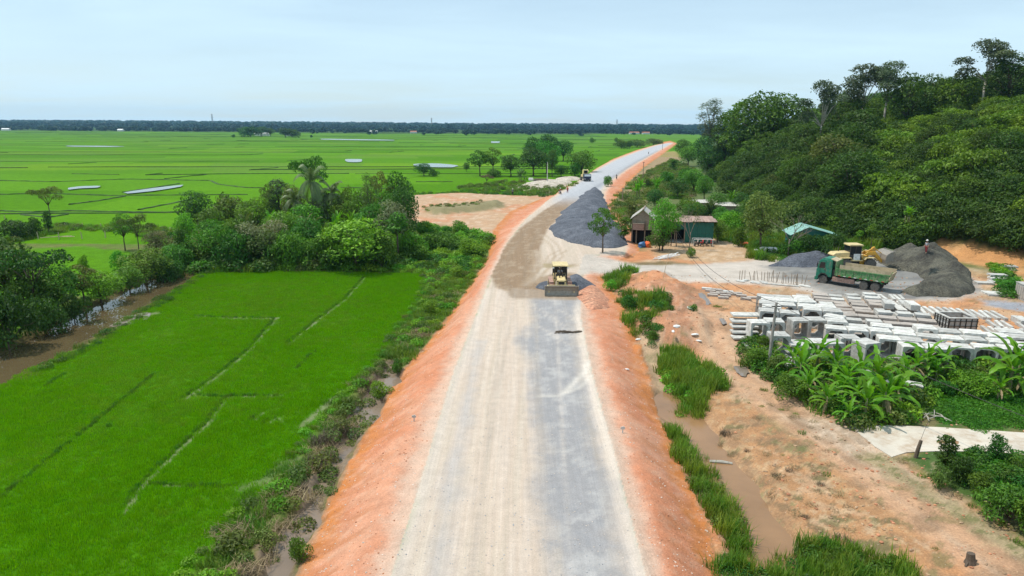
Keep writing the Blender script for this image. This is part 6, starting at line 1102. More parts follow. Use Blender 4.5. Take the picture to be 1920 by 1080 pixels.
person(Vector((dz.location.x, dz.location.y + .75, .95)), R(-90), 'operator in grey sitting in the cab of the bulldozer', sh_grey, tr_dk, M_wht, 'sit')
person(P3(961, 366), R(-60), 'small person in teal standing at the field edge of the bare lot', sh_teal, tr_dk, M_wht)
# ---------------------------------------------------------------- far truck and trailer
o = empty('crane_truck', P3(1098, 339), R(-84)); tag(o, 'dark blue truck with cream cabin on its back parked beyond the stone heap', 'truck')
MB().prism([(1.2,.8),(1.2,2.4),(2.7,2.4),(3.0,1.6),(3.1,.6),(2.6,.6)], -1.2, 1.2).build('cab', M_blue_p, o, bevel=.06); MB().prism([(2.74,2.3),(2.79,2.3),(3.05,1.65),(3.0,1.65)], -1.05, 1.05).build('windshield', M_glasp, o); MB().box(3.05,3.2,-1.2,1.2,.45,.75).build('bumper', M_blk, o); [MB().box(3.19,3.22,s*.9-.15,s*.9+.15,.75,.95).build('headlight', M_lamp, o) for s in (-1,1)]
MB().box(-4.2,1.1,-1.15,1.15,.95,1.2).build('flatbed', M_blk, o); c = MB().box(-1.2,.6,-.95,.55,1.9,3.6).build('crane_cabin', M_cream, o, bevel=.08); MB().box(.59,.62,-.75,.35,2.6,3.4).build('crane_window', M_glass, c); MB().box(-3.2,.6,-1.0,1.0,1.2,1.95).build('crane_base', M_cream, o, bevel=.05); MB().tube([(-.5,.8,2.0),(-1.5,.8,3.6),(.8,.8,3.0)], .16, 6).build('boom', M_cream, o)
for s in (-1,1): wheel(o, 2.1, s*1.0, .5, .5, .3); wheel(o, -2.0, s*1.0, .5, .5, .5); wheel(o, -3.3, s*1.0, .5, .5, .5)
o = empty('farm_trailer', P3(1016, 343), R(4)); tag(o, 'old flat trailer with pale wheels and a white front standing in the clearing', 'trailer')
MB().box(-3.0,2.2,-.9,.9,.85,1.15).build('flatbed', M_wood, o); MB().box(-4.6,-3.1,-.8,.8,.9,1.7).build('front_box', M_wht, o, bevel=.05); MB().tube([(-3.1,0,.9),(-4.0,0,.8)], .08, 5).build('drawbar', M_blk, o); MB().box(-2.8,2.0,-.9,-.85,1.15,1.6).build('side_board', M_wood, o)
for s in (-1,1): wheel(o, -2.3, s*1.0, .6, .6, .3, M_tan); wheel(o, 1.2, s*1.0, .45, .45, .3, M_tan)
# ---------------------------------------------------------------- precast yard
AX = Vector((0.27, 0.963, 0)); BX = Vector((0.963, -0.27, 0)); YAW = math.atan2(BX.y, BX.x)
def culvert_mesh(w, h, d, t, ch, name='box_culvert'):
    mb = MB(); k = .06; o_ = [(-w/2+k,0),(w/2-k,0),(w/2,k),(w/2,h-k),(w/2-k,h),(-w/2+k,h),(-w/2,h-k),(-w/2,k)]; a, b = w/2 - t, h - t
    i_ = [(-a+ch,t),(a-ch,t),(a,t+ch),(a,b-ch),(a-ch,b),(-a+ch,b),(-a,b-ch),(-a,t+ch)]; e = .045; j_ = [(x * (1 + e), (z - h/2) * (1 + e) + h/2) for x, z in i_]
    V = [(x, 0, z) for x, z in o_] + [(x, d, z) for x, z in o_] + [(x, 0, z) for x, z in j_] + [(x, .07, z) for x, z in i_] + [(x, d, z) for x, z in i_]; F = []
    for n in range(8):
        m = (n + 1) % 8; F += [(n, m, m+8, n+8), (n, n+16, m+16, m), (n+16, n+24, m+24, m+16), (n+24, n+32, m+32, m+24), (n+8, m+8, m+32, n+32)]
    mb._add(V, F); return mb.mesh(name, M_conc)
CUL = [culvert_mesh(1.72,1.75,1.35,.20,.26), culvert_mesh(1.6,1.8,1.5,.18,.34), culvert_mesh(2.0,1.65,1.35,.2,.3), culvert_mesh(1.4,1.5,1.4,.16,.3)]
def place(name, me, p, rz, label, cat, group, dz=0.0, tx=0.0, ty=0.0, m=None):
    o = link(name, me); o.location = (p[0], p[1], H1(p[0], p[1]) + dz); o.rotation_euler = (tx, ty, rz); tag(o, label, cat, group); return o
GC = 'precast concrete box culverts in the yard'
front = [(1424,641,0,.10,'leftmost tall box culvert with a rounded arch opening, behind the concrete pole'),(1452,640,1,-.02,'box culvert with arched mouth just right of the pole'),(1502,637,0,.16,'box culvert with a square dark mouth right of the arched one'),(1530,636,0,.12,'box culvert standing right of the square-mouthed one'),(1462,668,1,.05,'near box culvert with open arch in front of the pole row'),
         (1535,675,3,.10,'plain box culvert turned sideways at the near left'),(1560,680,2,.25,'box culvert with dark side behind the banana leaves'),(1592,672,0,.05,'box culvert with chamfered mouth above the bananas'),(1633,683,1,.45,'turned box culvert above the broken slab'),(1663,684,0,.04,'near box culvert with green seen through its mouth'),(1704,682,0,.02,'near box culvert with black mouth at the end of a long row'),(1762,684,0,.05,'near box culvert with a closed front face'),(1800,685,0,.03,'near box culvert with pillar seen inside'),(1838,686,2,.02,'wide near box culvert with dark mouth beside the right banana')]
used = []
late = [f for f in front if f[0] > 1650]
for px, py, k, dr_, lb in [f for f in front if f[0] <= 1650]:
    p = P3(px, py); place('box_culvert', CUL[k], p, YAW * .4 + dr_, lb, 'culvert', GC); used.append((p.x, p.y))
CULP = GP([(1408,634),(1402,598),(1425,590),(1500,590),(1548,612),(1590,634),(1660,640),(1740,649),(1850,655),(2060,659),(2060,692),(1900,692),(1730,688),(1650,684),(1560,668),(1480,650)], -.7)
c0 = P3(1650, 660); nC = 0; r4 = random.Random(9)
cells = []
for j in range(-11, 14):
    for i in range(-20, 21):
        q = c0 + BX * (i * 1.78 + .3 * (j % 2)) + AX * (j * 1.39); q = Vector((q.x + r4.uniform(-.05, .05), q.y + r4.uniform(-.04, .04), 0))
        if sdpoly(np.array([q.x]), np.array([q.y]), CULP)[0] > -.3 or any((q.x-a)**2 + (q.y-b)**2 < 2.3 for a, b in used) or r4.random() < .06: continue
        cells.append((j, q))
rows_ = sorted({j for j, q in cells})
for a_, j in enumerate(rows_):
    for b_, q in enumerate([q for jj, q in cells if jj == j]):
        o = place('box_culvert', CUL[0 if r4.random() < .7 else r4.choice([1, 0, 2])], q, YAW + r4.uniform(-.09, .09) + (r4.uniform(-.4, .4) if r4.random() < .10 else 0), 'box culvert in the %s packed row from the bananas, %s from the left' % (ORD[a_], ORD[min(b_, 19)]), 'culvert', GC); o.scale.z = r4.choice([1, 1, .96, .88, 1.04]); nC += 1
cul_all = [o for o in scene.objects if o.get('group') == GC]
for px, py, k, dr_, lb in late:
    p = P3(px, py); min(cul_all, key=lambda o: (o.location.x - p.x) ** 2 + (o.location.y - p.y) ** 2)['label'] = lb
print('culverts', nC)
def slab(w, d, h, m, name='concrete_slab'): return MB().box(-w/2, w/2, -d/2, d/2, 0, h).mesh(name, m)
SL = [slab(1.5,1.1,.16,M_concb), slab(1.3,1.0,.2,M_conc), slab(1.7,.9,.14,M_concb)]; BM_ = [slab(.32,3.0,.3,M_conc,'concrete_beam'), slab(.30,2.2,.26,M_conc,'concrete_beam'), slab(.9,2.0,.55,M_conc,'concrete_block'), slab(.28,1.2,.24,M_conc,'concrete_beam')]
def fill(pp, z, si, sj, fn, yaw=YAW, prob=.95, cap=200):
    P = GP(pp, z); c = P.mean(0); ca_, sa_ = math.cos(yaw), math.sin(yaw); n = 0
    for i in range(-40, 41):
        for j in range(-30, 31):
            x_, y_ = c[0] + i*si*ca_ - j*sj*sa_, c[1] + i*si*sa_ + j*sj*ca_
            if n < cap and sdpoly(np.array([x_]), np.array([y_]), P)[0] < 0 and r4.random() < prob: fn(x_, y_, i, j); n += 1
    print('fill', n); return n
HT = ['lowest', 'second', 'third', 'fourth', 'fifth']
def stacker(where, mats, count):
    tops = {}
    def f(x, y, i, j):
        n = count(i, j); k = (i // 3 + j // 2) % 3; tops.setdefault(j, []).append(i); c_ = len(tops) ; 
        for q_ in range(n): place('concrete_slab', SL[k], (x + r4.uniform(-.05, .05), y + r4.uniform(-.05, .05)), YAW + (.25 if (i * 5 + j * 3) % 7 == 0 else 0) + r4.uniform(-.12, .12), '%s slab of stack %s, row %s, %s' % ('single' if n == 1 else 'top' if q_ == n - 1 else HT[q_], SMALLN[(i + 40) % 20], SMALLN[(j + 30) % 20], where), 'slab', 'concrete cover slabs', q_ * .21)
    return f
SMALLN = ORD
fill([(1492,578),(1500,558),(1560,556),(1650,558),(1662,575),(1640,592),(1575,596),(1540,590)], -.35, 1.7, 1.3, stacker('in the brownish slabs behind the culverts', None, lambda i, j: 1 + (i * 7 + j * 3) % 3), cap=100)
fill([(1560,604),(1640,596),(1700,590),(1752,602),(1760,624),(1700,636),(1640,634),(1590,628)], -.4, 1.7, 1.3, stacker('left of the slatted tank', None, lambda i, j: 2 + (i*3+j) % 3), cap=80)
def f_beam(k, lb, dz=.0):
    def f(x, y, i, j): place('concrete_beam', BM_[k], (x, y), YAW + r4.uniform(-.10, .10), lb + ', %s of row %s' % (ORD[(i + 40) % 20], ORD[(j + 30) % 20]), 'beam', 'concrete beams', dz)
    return f
fill([(1548,598),(1575,593),(1640,597),(1610,612),(1575,614)], -.4, .52, 1.5, f_beam(3, 'short narrow concrete beam behind the culverts', .02), cap=90)
fill([(1612,563),(1690,558),(1700,575),(1660,586),(1640,582)], -.3, .50, 2.6, f_beam(1, 'narrow concrete beam at the far left'), yaw=YAW+.25, cap=80)
fill([(1700,582),(1750,572),(1850,584),(1900,592),(1850,600),(1770,598),(1735,594)], -.3, .62, 3.3, f_beam(0, 'long pale concrete beam behind the slatted tank', .0), yaw=YAW, cap=90)
fill([(1838,632),(1950,640),(2060,648),(2060,622),(1850,610)], -.4, .62, 2.35, f_beam(1, 'concrete beam right of the slatted tank'), cap=60)
fill([(1836,608),(1850,590),(1960,604),(2050,612),(2050,622),(1900,612)], -.3, 1.15, 2.3, lambda x, y, i, j: place('concrete_block', BM_[2], (x, y), YAW + r4.uniform(-.1, .1), 'greenish stained concrete block at the far right of the yard', 'block', 'concrete blocks'), cap=60)
fill([(1640,580),(1700,572),(1735,584),(1700,596),(1650,597)], -.35, 1.1, 2.3, lambda x, y, i, j: place('concrete_block', BM_[2], (x, y), YAW + r4.uniform(-.1, .1), 'pale upright concrete block in the middle of the yard', 'block', 'concrete blocks', r4.choice([0, 0, .56])), cap=20)
for px, py, dz in [(1325,543,0),(1332,547,0),(1340,552,0),(1352,551,0),(1344,545,0),(1352,547,0),(1360,556,0),(1372,553,0),(1382,552,0),(1390,556,0),(1365,549,0),(1356,560,0),(1398,562,0),(1410,560,0),(1336,555,0)]:
    place('kerb_block', slab(1.1,.55,.22,M_conc if (px % 2) else M_concb,'kerb_block'), P3(px, py), YAW + r4.uniform(-.15, .15), 'loose kerb block scattered at the left end of the yard', 'block', 'loose kerb blocks')
# thin slabs leaning and broken pieces
for i, (px, py, w, d, rz, tx, ty, dz, lb) in enumerate([(1415,655,2.2,1.3,.2,0,.12,.3,'cracked white slab lying in front of the leftmost culvert'),(1425,668,1.8,1.5,-.4,.35,0,.3,'tilted white slab among the bushes below the pole'),(1500,664,2.4,1.5,.15,.05,.06,.9,'white slab resting on a stack between two culverts'),(1498,668,2.5,1.3,.1,0,0,.5,'stacked slab under the white one'),(1500,672,2.4,1.3,.0,0,0,.1,'lowest slab of the stack between two culverts'),(1478,690,2.3,1.1,.0,.3,.0,.3,'white slab leaning above the bushes'),(1455,695,1.9,1.2,.5,.45,0,.3,'white slab half hidden by the bush at the pole foot'),(1630,714,1.6,1.0,.6,.3,.2,.5,'broken pale slab lying below the turned culvert'),(1705,742,1.5,.6,-.2,.2,.1,.9,'thin pale slab piece among the banana leaves'),(1672,735,1.3,.9,.8,.5,.1,.6,'pale concrete shard behind the banana leaves'),
    (1395,628,2.4,1.0,.1,.0,.0,.25,'rough slab on the pile at the left end of the culverts'),(1396,634,2.3,1.0,.14,.0,.03,.0,'lowest rough slab on the pile at the left end'),(1394,622,2.4,1.1,.08,0,.0,.5,'middle rough slab on the left end pile'),(1394,618,2.5,1.2,.05,0,.0,.8,'upper white slab on the left end pile'),(1396,612,2.6,1.2,.07,0,.0,1.1,'topmost white slab on the left end pile')]):
    place('concrete_slab', slab(w, d, .14, M_conc), P3(px, py), rz - .1, lb, 'slab', 'broken and leaning slabs', dz, tx, ty)
# open slatted tank
tp = P3(1803, 622); o = empty('slatted_tank', tp, -.02); tag(o, 'open square tank with a grid of dark bars in the middle of the yard', 'tank'); tw, td, th = 2.55, 2.2, 1.25
for nm, b in (('wall', (-tw/2, tw/2, 0, .08)), ('wall', (-tw/2, tw/2, td-.08, td)), ('wall', (-tw/2, -tw/2+.08, .08, td-.08)), ('wall', (tw/2-.08, tw/2, .08, td-.08))): MB().box(b[0], b[1], b[2], b[3], 0, th).build(nm, M_conc, o)
mb = MB().box(-tw/2-.06, tw/2+.06, -.06, .16, th, th+.08).box(-tw/2-.06, tw/2+.06, td-.16, td+.06, th, th+.08).box(-tw/2-.06, -tw/2+.16, .16, td-.16, th, th+.08).box(tw/2-.16, tw/2+.06, .16, td-.16, th, th+.08); mb.build('rim', M_conc, o)
for k in range(6): x_ = -tw/2 + k * tw / 5; MB().box(x_-.03, x_+.03, -.07, -.003, 0, th-.003).build('bar', M_blk, o); y_ = k * td / 5; MB().box(-tw/2-.07, -tw/2-.003, y_-.045, y_+.045, 0, th-.003).build('bar', M_blk, o)
for k in range(3): z_ = .1 + k * .45; MB().box(-tw/2-.09, tw/2+.09, -.10, -.072, z_-.03, z_+.03).build('bar', M_blk, o); MB().box(-tw/2-.10, -tw/2-.072, -.05, td, z_-.03, z_+.03).build('bar', M_blk, o)
# slabs on the right of the stone heap and site box at the frame edge
for px, py, dz, lb in [(1845,532,0,'grey slab lying left of the two slab stacks'),(1870,530,0,'lowest slab of the stack right of the dark heap'),(1870,528,.3,'second slab of the stack right of the dark heap'),(1868,526,.6,'top slab of the stack right of the dark heap'),(1888,530,.1,'slab shifted right of the stack'),(1860,551,0,'slab on the gravel below the slab stack'),(1867,554,.0,'front slab on the gravel below the slab stack'),(1890,505,.3,'slab on the rusty frame by the bushes'),(1888,506,0,'lower slab by the bushes at the right')]:
    place('concrete_slab', slab(1.9,1.1,.22,M_conc), P3(px, py), YAW + .1, lb, 'slab', 'slabs right of the dark stone heap', dz)
o = empty('site_box', P3(1921, 566), YAW + .1); tag(o, 'grey panelled box cut by the right edge of the picture', 'container'); MB().box(0, 3.2, 0, 2.2, 0, 1.7).build('body', M_conc, o, bevel=.02); [MB().box(-.03, -.003, .15 + k * .42, .45 + k * .42, .2, 1.5).build('panel', M_concb, o) for k in range(5)]; MB().box(-.05, 3.25, -.05, 2.25, 1.7, 1.78).build('lid', M_conc, o)
# steel stakes with sacks
st = [(638,155,636,45),(663,150,664,40),(698,150,694,42),(770,155,740,60),(792,150,795,45),(806,152,808,55),(850,155,822,45),(890,158,880,55),(918,158,914,62),(953,165,950,55),(970,165,968,65),(996,165,1003,50),(1018,178,1010,40),(1057,180,1052,70),(1060,172,1078,55),(1112,185,1122,62),(1130,185,1133,70),(1163,190,1146,72),(1190,185,1183,110),(1220,195,1218,75),(1245,200,1246,90),(1282,205,1262,90),(1290,208,1282,78),(1278,200,1275,85),(1338,208,1338,92),(1370,212,1385,95)]
for i, (bx, by, tx, ty) in enumerate(st):
    p = P3(1280 + bx / 6, 500 + by / 6); h_ = (by - ty) / 6 * depth(p) / FPX * 1.03; dx = (tx - bx) / 6 * depth(p) / FPX; mb = MB().tube([(0,0,-.1),(dx*.5,0,h_*.5),(dx,r4.uniform(-.1,.1),h_)], .035, 5); o = mb.build('steel_stake', M_wood); o.location = p; tag(o, 'thin dark stake, %s from the left in the row beside the branch track' % (ORD + ['twenty-first', 'twenty-second', 'twenty-third', 'twenty-fourth'])[i] if 2 < i < 24 else ('leftmost thin dark stake of the row', 'second dark stake from the left of the row', 'third dark stake from the left of the row', '', 'last but one stake of the row by the truck', 'last stake of the row by the green truck')[i if i < 3 else i - 20], 'stake', 'stakes beside the branch track')
def lump(name, cat, label, p, sx, sy, sz, m, seed=0, group=None):
    r_ = random.Random(seed); bm = bmesh.new(); bmesh.ops.create_icosphere(bm, subdivisions=2, radius=1)
    for v in bm.verts: k = 1 + r_.uniform(-.16, .16); v.co = Vector((v.co.x * sx * k, v.co.y * sy * k, max(v.co.z, -.45) * sz * k + sz * .4))
    me = bpy.data.meshes.new(name); bm.to_mesh(me); bm.free(); me.materials.append(m); o = link(name, me); o.location = p; o.rotation_euler[2] = r_.uniform(0, 3); return tag(o, label, cat, group)
for i, (px, py) in enumerate([(1388,528),(1397,527),(1411,530),(1418,531),(1430,530),(1436,532),(1505,537),(1512,538)]): lump('cement_sack', 'sack', 'pale sack at the foot of the stakes', P3(px, py), .55, .3, .16, M_conc, i, 'sacks at the foot of the stakes')
p = P3(1428, 532); q = P3(1498, 538); mb = MB().tube([(0,0,.08),(*(q-p)[:2],.08)], .09, 4); o = mb.build('plank', M_conc); o.location = p; tag(o, 'long pale plank lying at the foot of the stakes', 'plank')
# ---------------------------------------------------------------- huts
def corr(parent, name, p00, p10, p01, n, m):
    """roof or wall sheets: n sheets side by side from p00 to p10, each reaching to p01"""
    p00, p10, p01 = map(Vector, (p00, p10, p01)); e = (p10 - p00) / n; s_ = p01 - p00; nn = e.cross(s_).normalized() * .05
    for k in range(n):
        a = p00 + e * k; lift = nn * (.35 if k % 2 else 0); mb = MB(); V = []; F = []
        for j in range(5): u_ = j / 4 * .985; zz = nn * (.5 if j % 2 else 0) + lift; V += [a + e * u_ + zz, a + e * u_ + s_ + zz]
        for j in range(4): F.append((2*j, 2*j+2, 2*j+3, 2*j+1))
        F2 = [tuple(len(V) + i for i in f[::-1]) for f in F]; V2 = [v - nn * .4 for v in V]; mb._add(V + V2, F + F2); mb.build(name, m, parent)
M_tinp = mat('pale_tin', (0.52, 0.49, 0.44), .6, .15, 2, (0.22, 0.17, 0.12), .5, bump=.1, rnd=.06); M_tinr = mat('rusty_tin', (0.30, 0.185, 0.14), .75, .25, 2, (0.42, 0.34, 0.30), .5, bump=.15, rnd=.15); M_tealr = mat('teal_tin', (0.19, 0.38, 0.32), .5, .12, 2, (0.38, 0.44, 0.40), .4, bump=.05, rnd=.05); M_teal = mat('dark_green_sheet', (0.014, 0.130, 0.098), .55, .12, 1.5, (0.05, 0.10, 0.08), .3, bump=.05, rnd=.05); M_mudw = mat('dull_wall', (0.30, 0.25, 0.19), .9, .2, 1.5, (0.16, 0.13, 0.09), .4); M_void = mat('dark_interior', (0.012, 0.011, 0.010), .9, .2, 2, bump=0)
o = empty('gabled_hut', P3(1203, 458), R(-14)); tag(o, 'narrow two-storey hut with a pale gabled roof behind the yellow-green tree', 'hut'); W_, D_h, Hh = 3.2, 4.6, 4.1
MB().prism([(-W_/2,2.3),(-W_/2,Hh),(0,Hh+1.25),(W_/2,Hh),(W_/2,2.3)], 0, .12).build('gable_wall', M_mudw, o); MB().box(-W_/2, -W_/2+.1, .12, D_h, 0, Hh-.05).box(W_/2-.1, W_/2, .12, D_h, 0, Hh-.05).box(-W_/2+.1, W_/2-.1, D_h-.1, D_h, 0, Hh-.05).build('side_wall', M_mudw, o); MB().box(-W_/2+.1, W_/2-.1, .9, 1.0, 0, 2.3).build('lower_wall', M_void, o)
for x_ in (-1.6, -.9, .4, 1.6): MB().box(x_-.09, x_+.09, -.1, .1-.11, 0, Hh-.3).build('post', M_wood, o)
bx_ = MB().box(-1.45, .25, -.75, -.12, 2.35, 3.3).build('balcony_box', M_rust, o); MB().box(-1.5, .3, -.8, -.1, 3.3, 3.38).build('balcony_rail', M_wood, bx_)
for s in (-1, 1): corr(o, 'roof_sheet', (s*(W_/2+.35), -.4, Hh-.12), (s*(W_/2+.35), D_h+.3, Hh-.12), (0, -.4, Hh+1.45), 6, M_tinp)
MB().box(-.12, .12, -.45, D_h+.3, Hh+1.38, Hh+1.5).build('ridge_cap', M_wood, o)
o = empty('green_shed', P3(1290, 455), R(-5)); tag(o, 'dark green sheet-metal shed with a rusty flat roof and an open dark bay', 'shed')
corr(o, 'wall_sheet', (-.6,0,.05), (3.9,0,.05), (-.6,0,3.35), 7, M_teal); corr(o, 'wall_sheet', (-3.9,0.05,2.15), (-.6,0.05,2.15), (-3.9,.05,3.2), 5, M_teal); MB().box(-3.9,3.9,2.9,3.0,0,3.0).box(-3.95,-3.85,.1,2.9,0,3.1).box(3.8,3.9,.1,2.9,0,3.1).build('back_wall', M_void, o); [MB().box(x_-.07,x_+.07,-.1,.04,0,3.2).build('post', M_wood, o) for x_ in (-3.9,-2.2,-.65)]; MB().box(-3.8,-.6,.15,2.85,.0,.06).build('floor_slab', M_conc, o)
corr(o, 'roof_sheet', (-4.2,-.5,3.38), (4.2,-.5,3.38), (-4.2,3.4,3.9), 10, M_tinr); corr(o, 'roof_sheet', (.4,-.7,3.52), (4.3,-.7,3.5), (.4,1.4,3.8), 4, M_tinr)
o = empty('low_house', P3(1362, 402), R(-6)); tag(o, 'low house with a narrow white tin roof half hidden by bushes', 'house'); MB().box(-3.2,3.6,0,3,0,1.78).build('wall', M_mudw, o); corr(o, 'roof_sheet', (-3.5,-.4,1.85), (3.9,-.4,1.8), (-3.5,3.4,2.3), 8, M_tinp)
o = empty('low_house', P3(1312, 398), R(-6)); tag(o, 'small white roof corner showing above the bare tree', 'hut'); MB().box(-1.6,1.6,0,2.4,0,2.0).build('wall', M_mudw, o); corr(o, 'roof_sheet', (-1.9,-.3,2.05), (1.9,-.3,2.1), (-1.9,2.7,2.45), 4, M_tinp)
o = empty('teal_roofed_hut', P3(1522, 472), R(-8)); tag(o, 'hut with a pale teal gabled roof at the foot of the wood', 'hut'); MB().box(-2.9,3.3,0,4.5,0,2.55).build('wall', M_teal, o, bevel=.02); MB().box(1.0,1.9,-.05,-.003,0,2.0).build('door', M_void, o)
corr(o, 'roof_sheet', (-3.4,-.4,2.45), (-3.4,4.9,2.45), (-.8,-.4,3.75), 5, M_tealr); corr(o, 'roof_sheet', (3.9,-.4,2.45), (3.9,4.9,2.45), (-.8,-.4,3.75), 5, M_tealr); MB().prism([(-3.0,2.45),(-.8,3.6),(3.4,2.45)], .0, .1).build('gable_wall', M_teal, o)
# ---------------------------------------------------------------- things round the huts
GM = 'motorbikes parked before the green shed'
for i, (px, py, m, lb) in enumerate([(1306,461,M_steel,'grey motorbike parked leftmost before the green shed'),(1316,461,M_red,'red motorbike parked second before the green shed'),(1325,461,M_steel,'grey motorbike parked third before the green shed'),(1333,461,M_red,'red motorbike parked rightmost before the green shed')]): bike(P3(px, py), R(50 + 8 * i), lb, m, GM)
o = empty('canopy_frame', P3(1318, 462), R(-3)); tag(o, 'white metal frame standing over the motorbikes', 'frame'); [MB().tube([(x_,y_,0),(x_*.97,y_,1.1)], .05, 5).build('leg', M_wht, o) for x_ in (-1.5,1.5) for y_ in (0,1.2)]; MB().tube([(-1.45,0,1.1),(1.45,0,1.1)], .04, 5).tube([(-1.45,1.2,1.1),(1.45,1.2,1.1)], .04, 5).build('rail', M_wht, o)
lump('orange_sheet', 'plastic sheet', 'crumpled orange plastic sheet on the grass right of the shed', P3(1398, 459), 1.5, .7, .35, M_orange, 3); lump('orange_sheet', 'plastic sheet', 'bright orange sheet heaped before the gabled hut', P3(1214, 463), .75, .5, .65, M_orange, 4); lump('blue_sheet', 'plastic sheet', 'blue plastic sheet heaped left of the orange one', P3(1204, 463), .9, .6, .6, M_bluesheet, 5)
p = P3(1440, 476); o = MB().lathe([(.1,-1.3),(.45,-1.2),(.55,-.9),(.55,.9),(.45,1.2),(.1,1.3)], 'y', (0,0,.5), 16).build('water_tank', M_wht, smooth=True); o.location = p; o.rotation_euler[2] = R(80); tag(o, 'white cylindrical tank lying on the grass by the track', 'tank')
lump('white_sack', 'sack', 'white sack beside the lying tank', P3(1418, 477), .7, .5, .55, M_wht, 6)
for i in range(8):
    p = P3(1240 + i * 3.2, 486 - (i % 3) * 2.2); a_ = r4.uniform(.2, 1.1); mb = MB().tube([(-math.cos(a_)*1.3,-math.sin(a_)*.8,.06),(math.cos(a_)*1.3,math.sin(a_)*.8,.25 + .06 * i)], .07, 6); o = mb.build('white_pole', M_wht); o.location = p; tag(o, 'short white pole in the jumbled pile before the huts', 'pole', 'pile of short white poles')
for i, (px, py, s_, lb) in enumerate([(1268,614,.35,'torn white plastic bag on the foot of the earth mound'),(1275,648,.32,'white plastic bag on the sand below the mound'),(1303,628,.22,'small white scrap at the foot of the mound'),(1197,637,.2,'white scrap on the sand beside the shoulder'),(1293,579,.28,'grey sack in the weeds on the mound'),(1262,622,.2,'tiny white scrap left of the torn bag'),(1310,640,.2,'white scrap right of the mound foot'),(1175,693,.14,'pale stone on the right shoulder')]): lump('plastic_bag', 'plastic bag', lb, P3(px, py), s_*1.5, s_*.7, s_*.5, M_wht, 20 + i, 'litter around the earth mound')
# ---------------------------------------------------------------- poles, stakes, cable
M_pole = mat('pole_concrete', (0.30, 0.285, 0.26), .85, .15, 3, (0.16, 0.14, 0.12), .4, bump=.2)
def pole(px, pb, pxt, pt, r_, label, name='utility_pole', m=None, cat='pole', group=None):
    p = P3(px, pb); Z = depth(p); h_ = (pb - pt) * Z / FPX * 1.03; dx = (pxt - px) * Z / FPX; mb = MB().tube([(0,0,-.2),(dx*.5,0,h_*.5),(dx,0,h_)], [r_, r_*.9, r_*.75], 8); o = empty(name, p) if name == 'utility_pole' else None
    if o: mb.build('shaft', m or M_pole, o); MB().box(dx-.35, dx+.35, -.06, .06, h_-.35, h_-.27).build('crossbar', M_blk, o)
    else: o = mb.build(name, m or M_pole); o.location = p
    tag(o, label, cat, group); return p + Vector((dx, 0, h_))
pt1 = pole(1440, 692, 1443.5, 567, .13, 'grey concrete pole standing at the near left corner of the yard')
pt0 = pole(1268, 462, 1266, 432, .08, 'wooden pole by the bare tree carrying the cable', m=M_wood)
pole(1243, 522, 1252, 470, .03, 'thin leaning bamboo rod beside the branch track', 'bamboo_rod', M_tan); pole(1026, 345, 1026, 306, .16, 'pale slender pole in the clearing beyond the lot', 'slender_pole', M_conc); pole(1205, 346, 1205, 305, .12, 'power pole on the grassy slope beside the far road', m=M_wood); pole(1167, 376, 1167, 352, .12, 'short power pole beside the red bank', m=M_wood); pole(1242, 281, 1242, 264, .15, 'distant power pole beside the end of the road', m=M_wood); pole(1177, 372, 1177, 358, .08, 'bare post beside the red bank', 'post', M_wood)
pole(1716, 858, 1722, 824, .13, 'leaning broken trunk post at the corner of the concrete path', 'broken_post', M_bark, 'post'); pole(1720, 838, 1736, 776, .012, 'thin wire stay rising from the broken post', 'wire_stay', M_blk, 'wire')
def cable(label, a, b, sag, r_=.022):
    P = [a.lerp(b, t / 24) - Vector((0, 0, 4 * sag * (t / 24) * (1 - t / 24))) for t in range(25)]; o = MB().tube(P, r_, 4).build('cable', M_blk); tag(o, label, 'cable')
cable('black cable crossing the branch track from the hut pole to the yard pole', pt0, pt1, 1.6); cable('second black cable hanging just beside the first over the branch track', pt0 - Vector((0, 0, .35)), pt1 - Vector((.2, 0, .45)), 2.1); cable('black cable running from the yard pole over the banana plants', pt1, Vector((34, 23, 2.6)), 1.0)
for i, (px, py, lb) in enumerate([(33,447,'leftmost pale fence post on the grass bank'),(72,448,'second pale fence post from the left'),(111,449,'third pale fence post from the left'),(154,448,'fourth pale fence post from the left'),(198,446,'fifth pale fence post from the left'),(123,426,'leftmost thin post of the back row'),(155,426,'second thin post of the back row'),(190,427,'third thin post of the back row'),(222,429,'right thin post of the back row'),(10,412,'thin grey stake in the rice at far left')]): pole(px, py, px + (-1 if i % 2 else 0), py - (13 if i < 5 else 8), .09, lb, 'fence_post', M_tan, 'post', 'fence posts on the grass bank')
for a, b, lb in [((76,449),(135,446),'long pale rail lying between the fence posts'),((112,447),(140,447),'short rail right of the long one')]: p, q = P3(*a), P3(*b); o = MB().tube([(0,0,.3),(*(q-p)[:2],.35)], .07, 5).build('fence_rail', M_tan); o.location = p; tag(o, lb, 'rail')
for px, py, lb in [(776,790,'small grey marker stake on the left shoulder'),(1167,812,'small grey marker stake on the right shoulder')]: o = MB().tube([(0,0,-.1),(.03,0,.45)], .035, 5).box(-.12,.14,-.02,.02,.25,.4).build('marker_stake', M_conc); o.location = P3(px, py); tag(o, lb, 'stake', 'marker stakes on the shoulders')
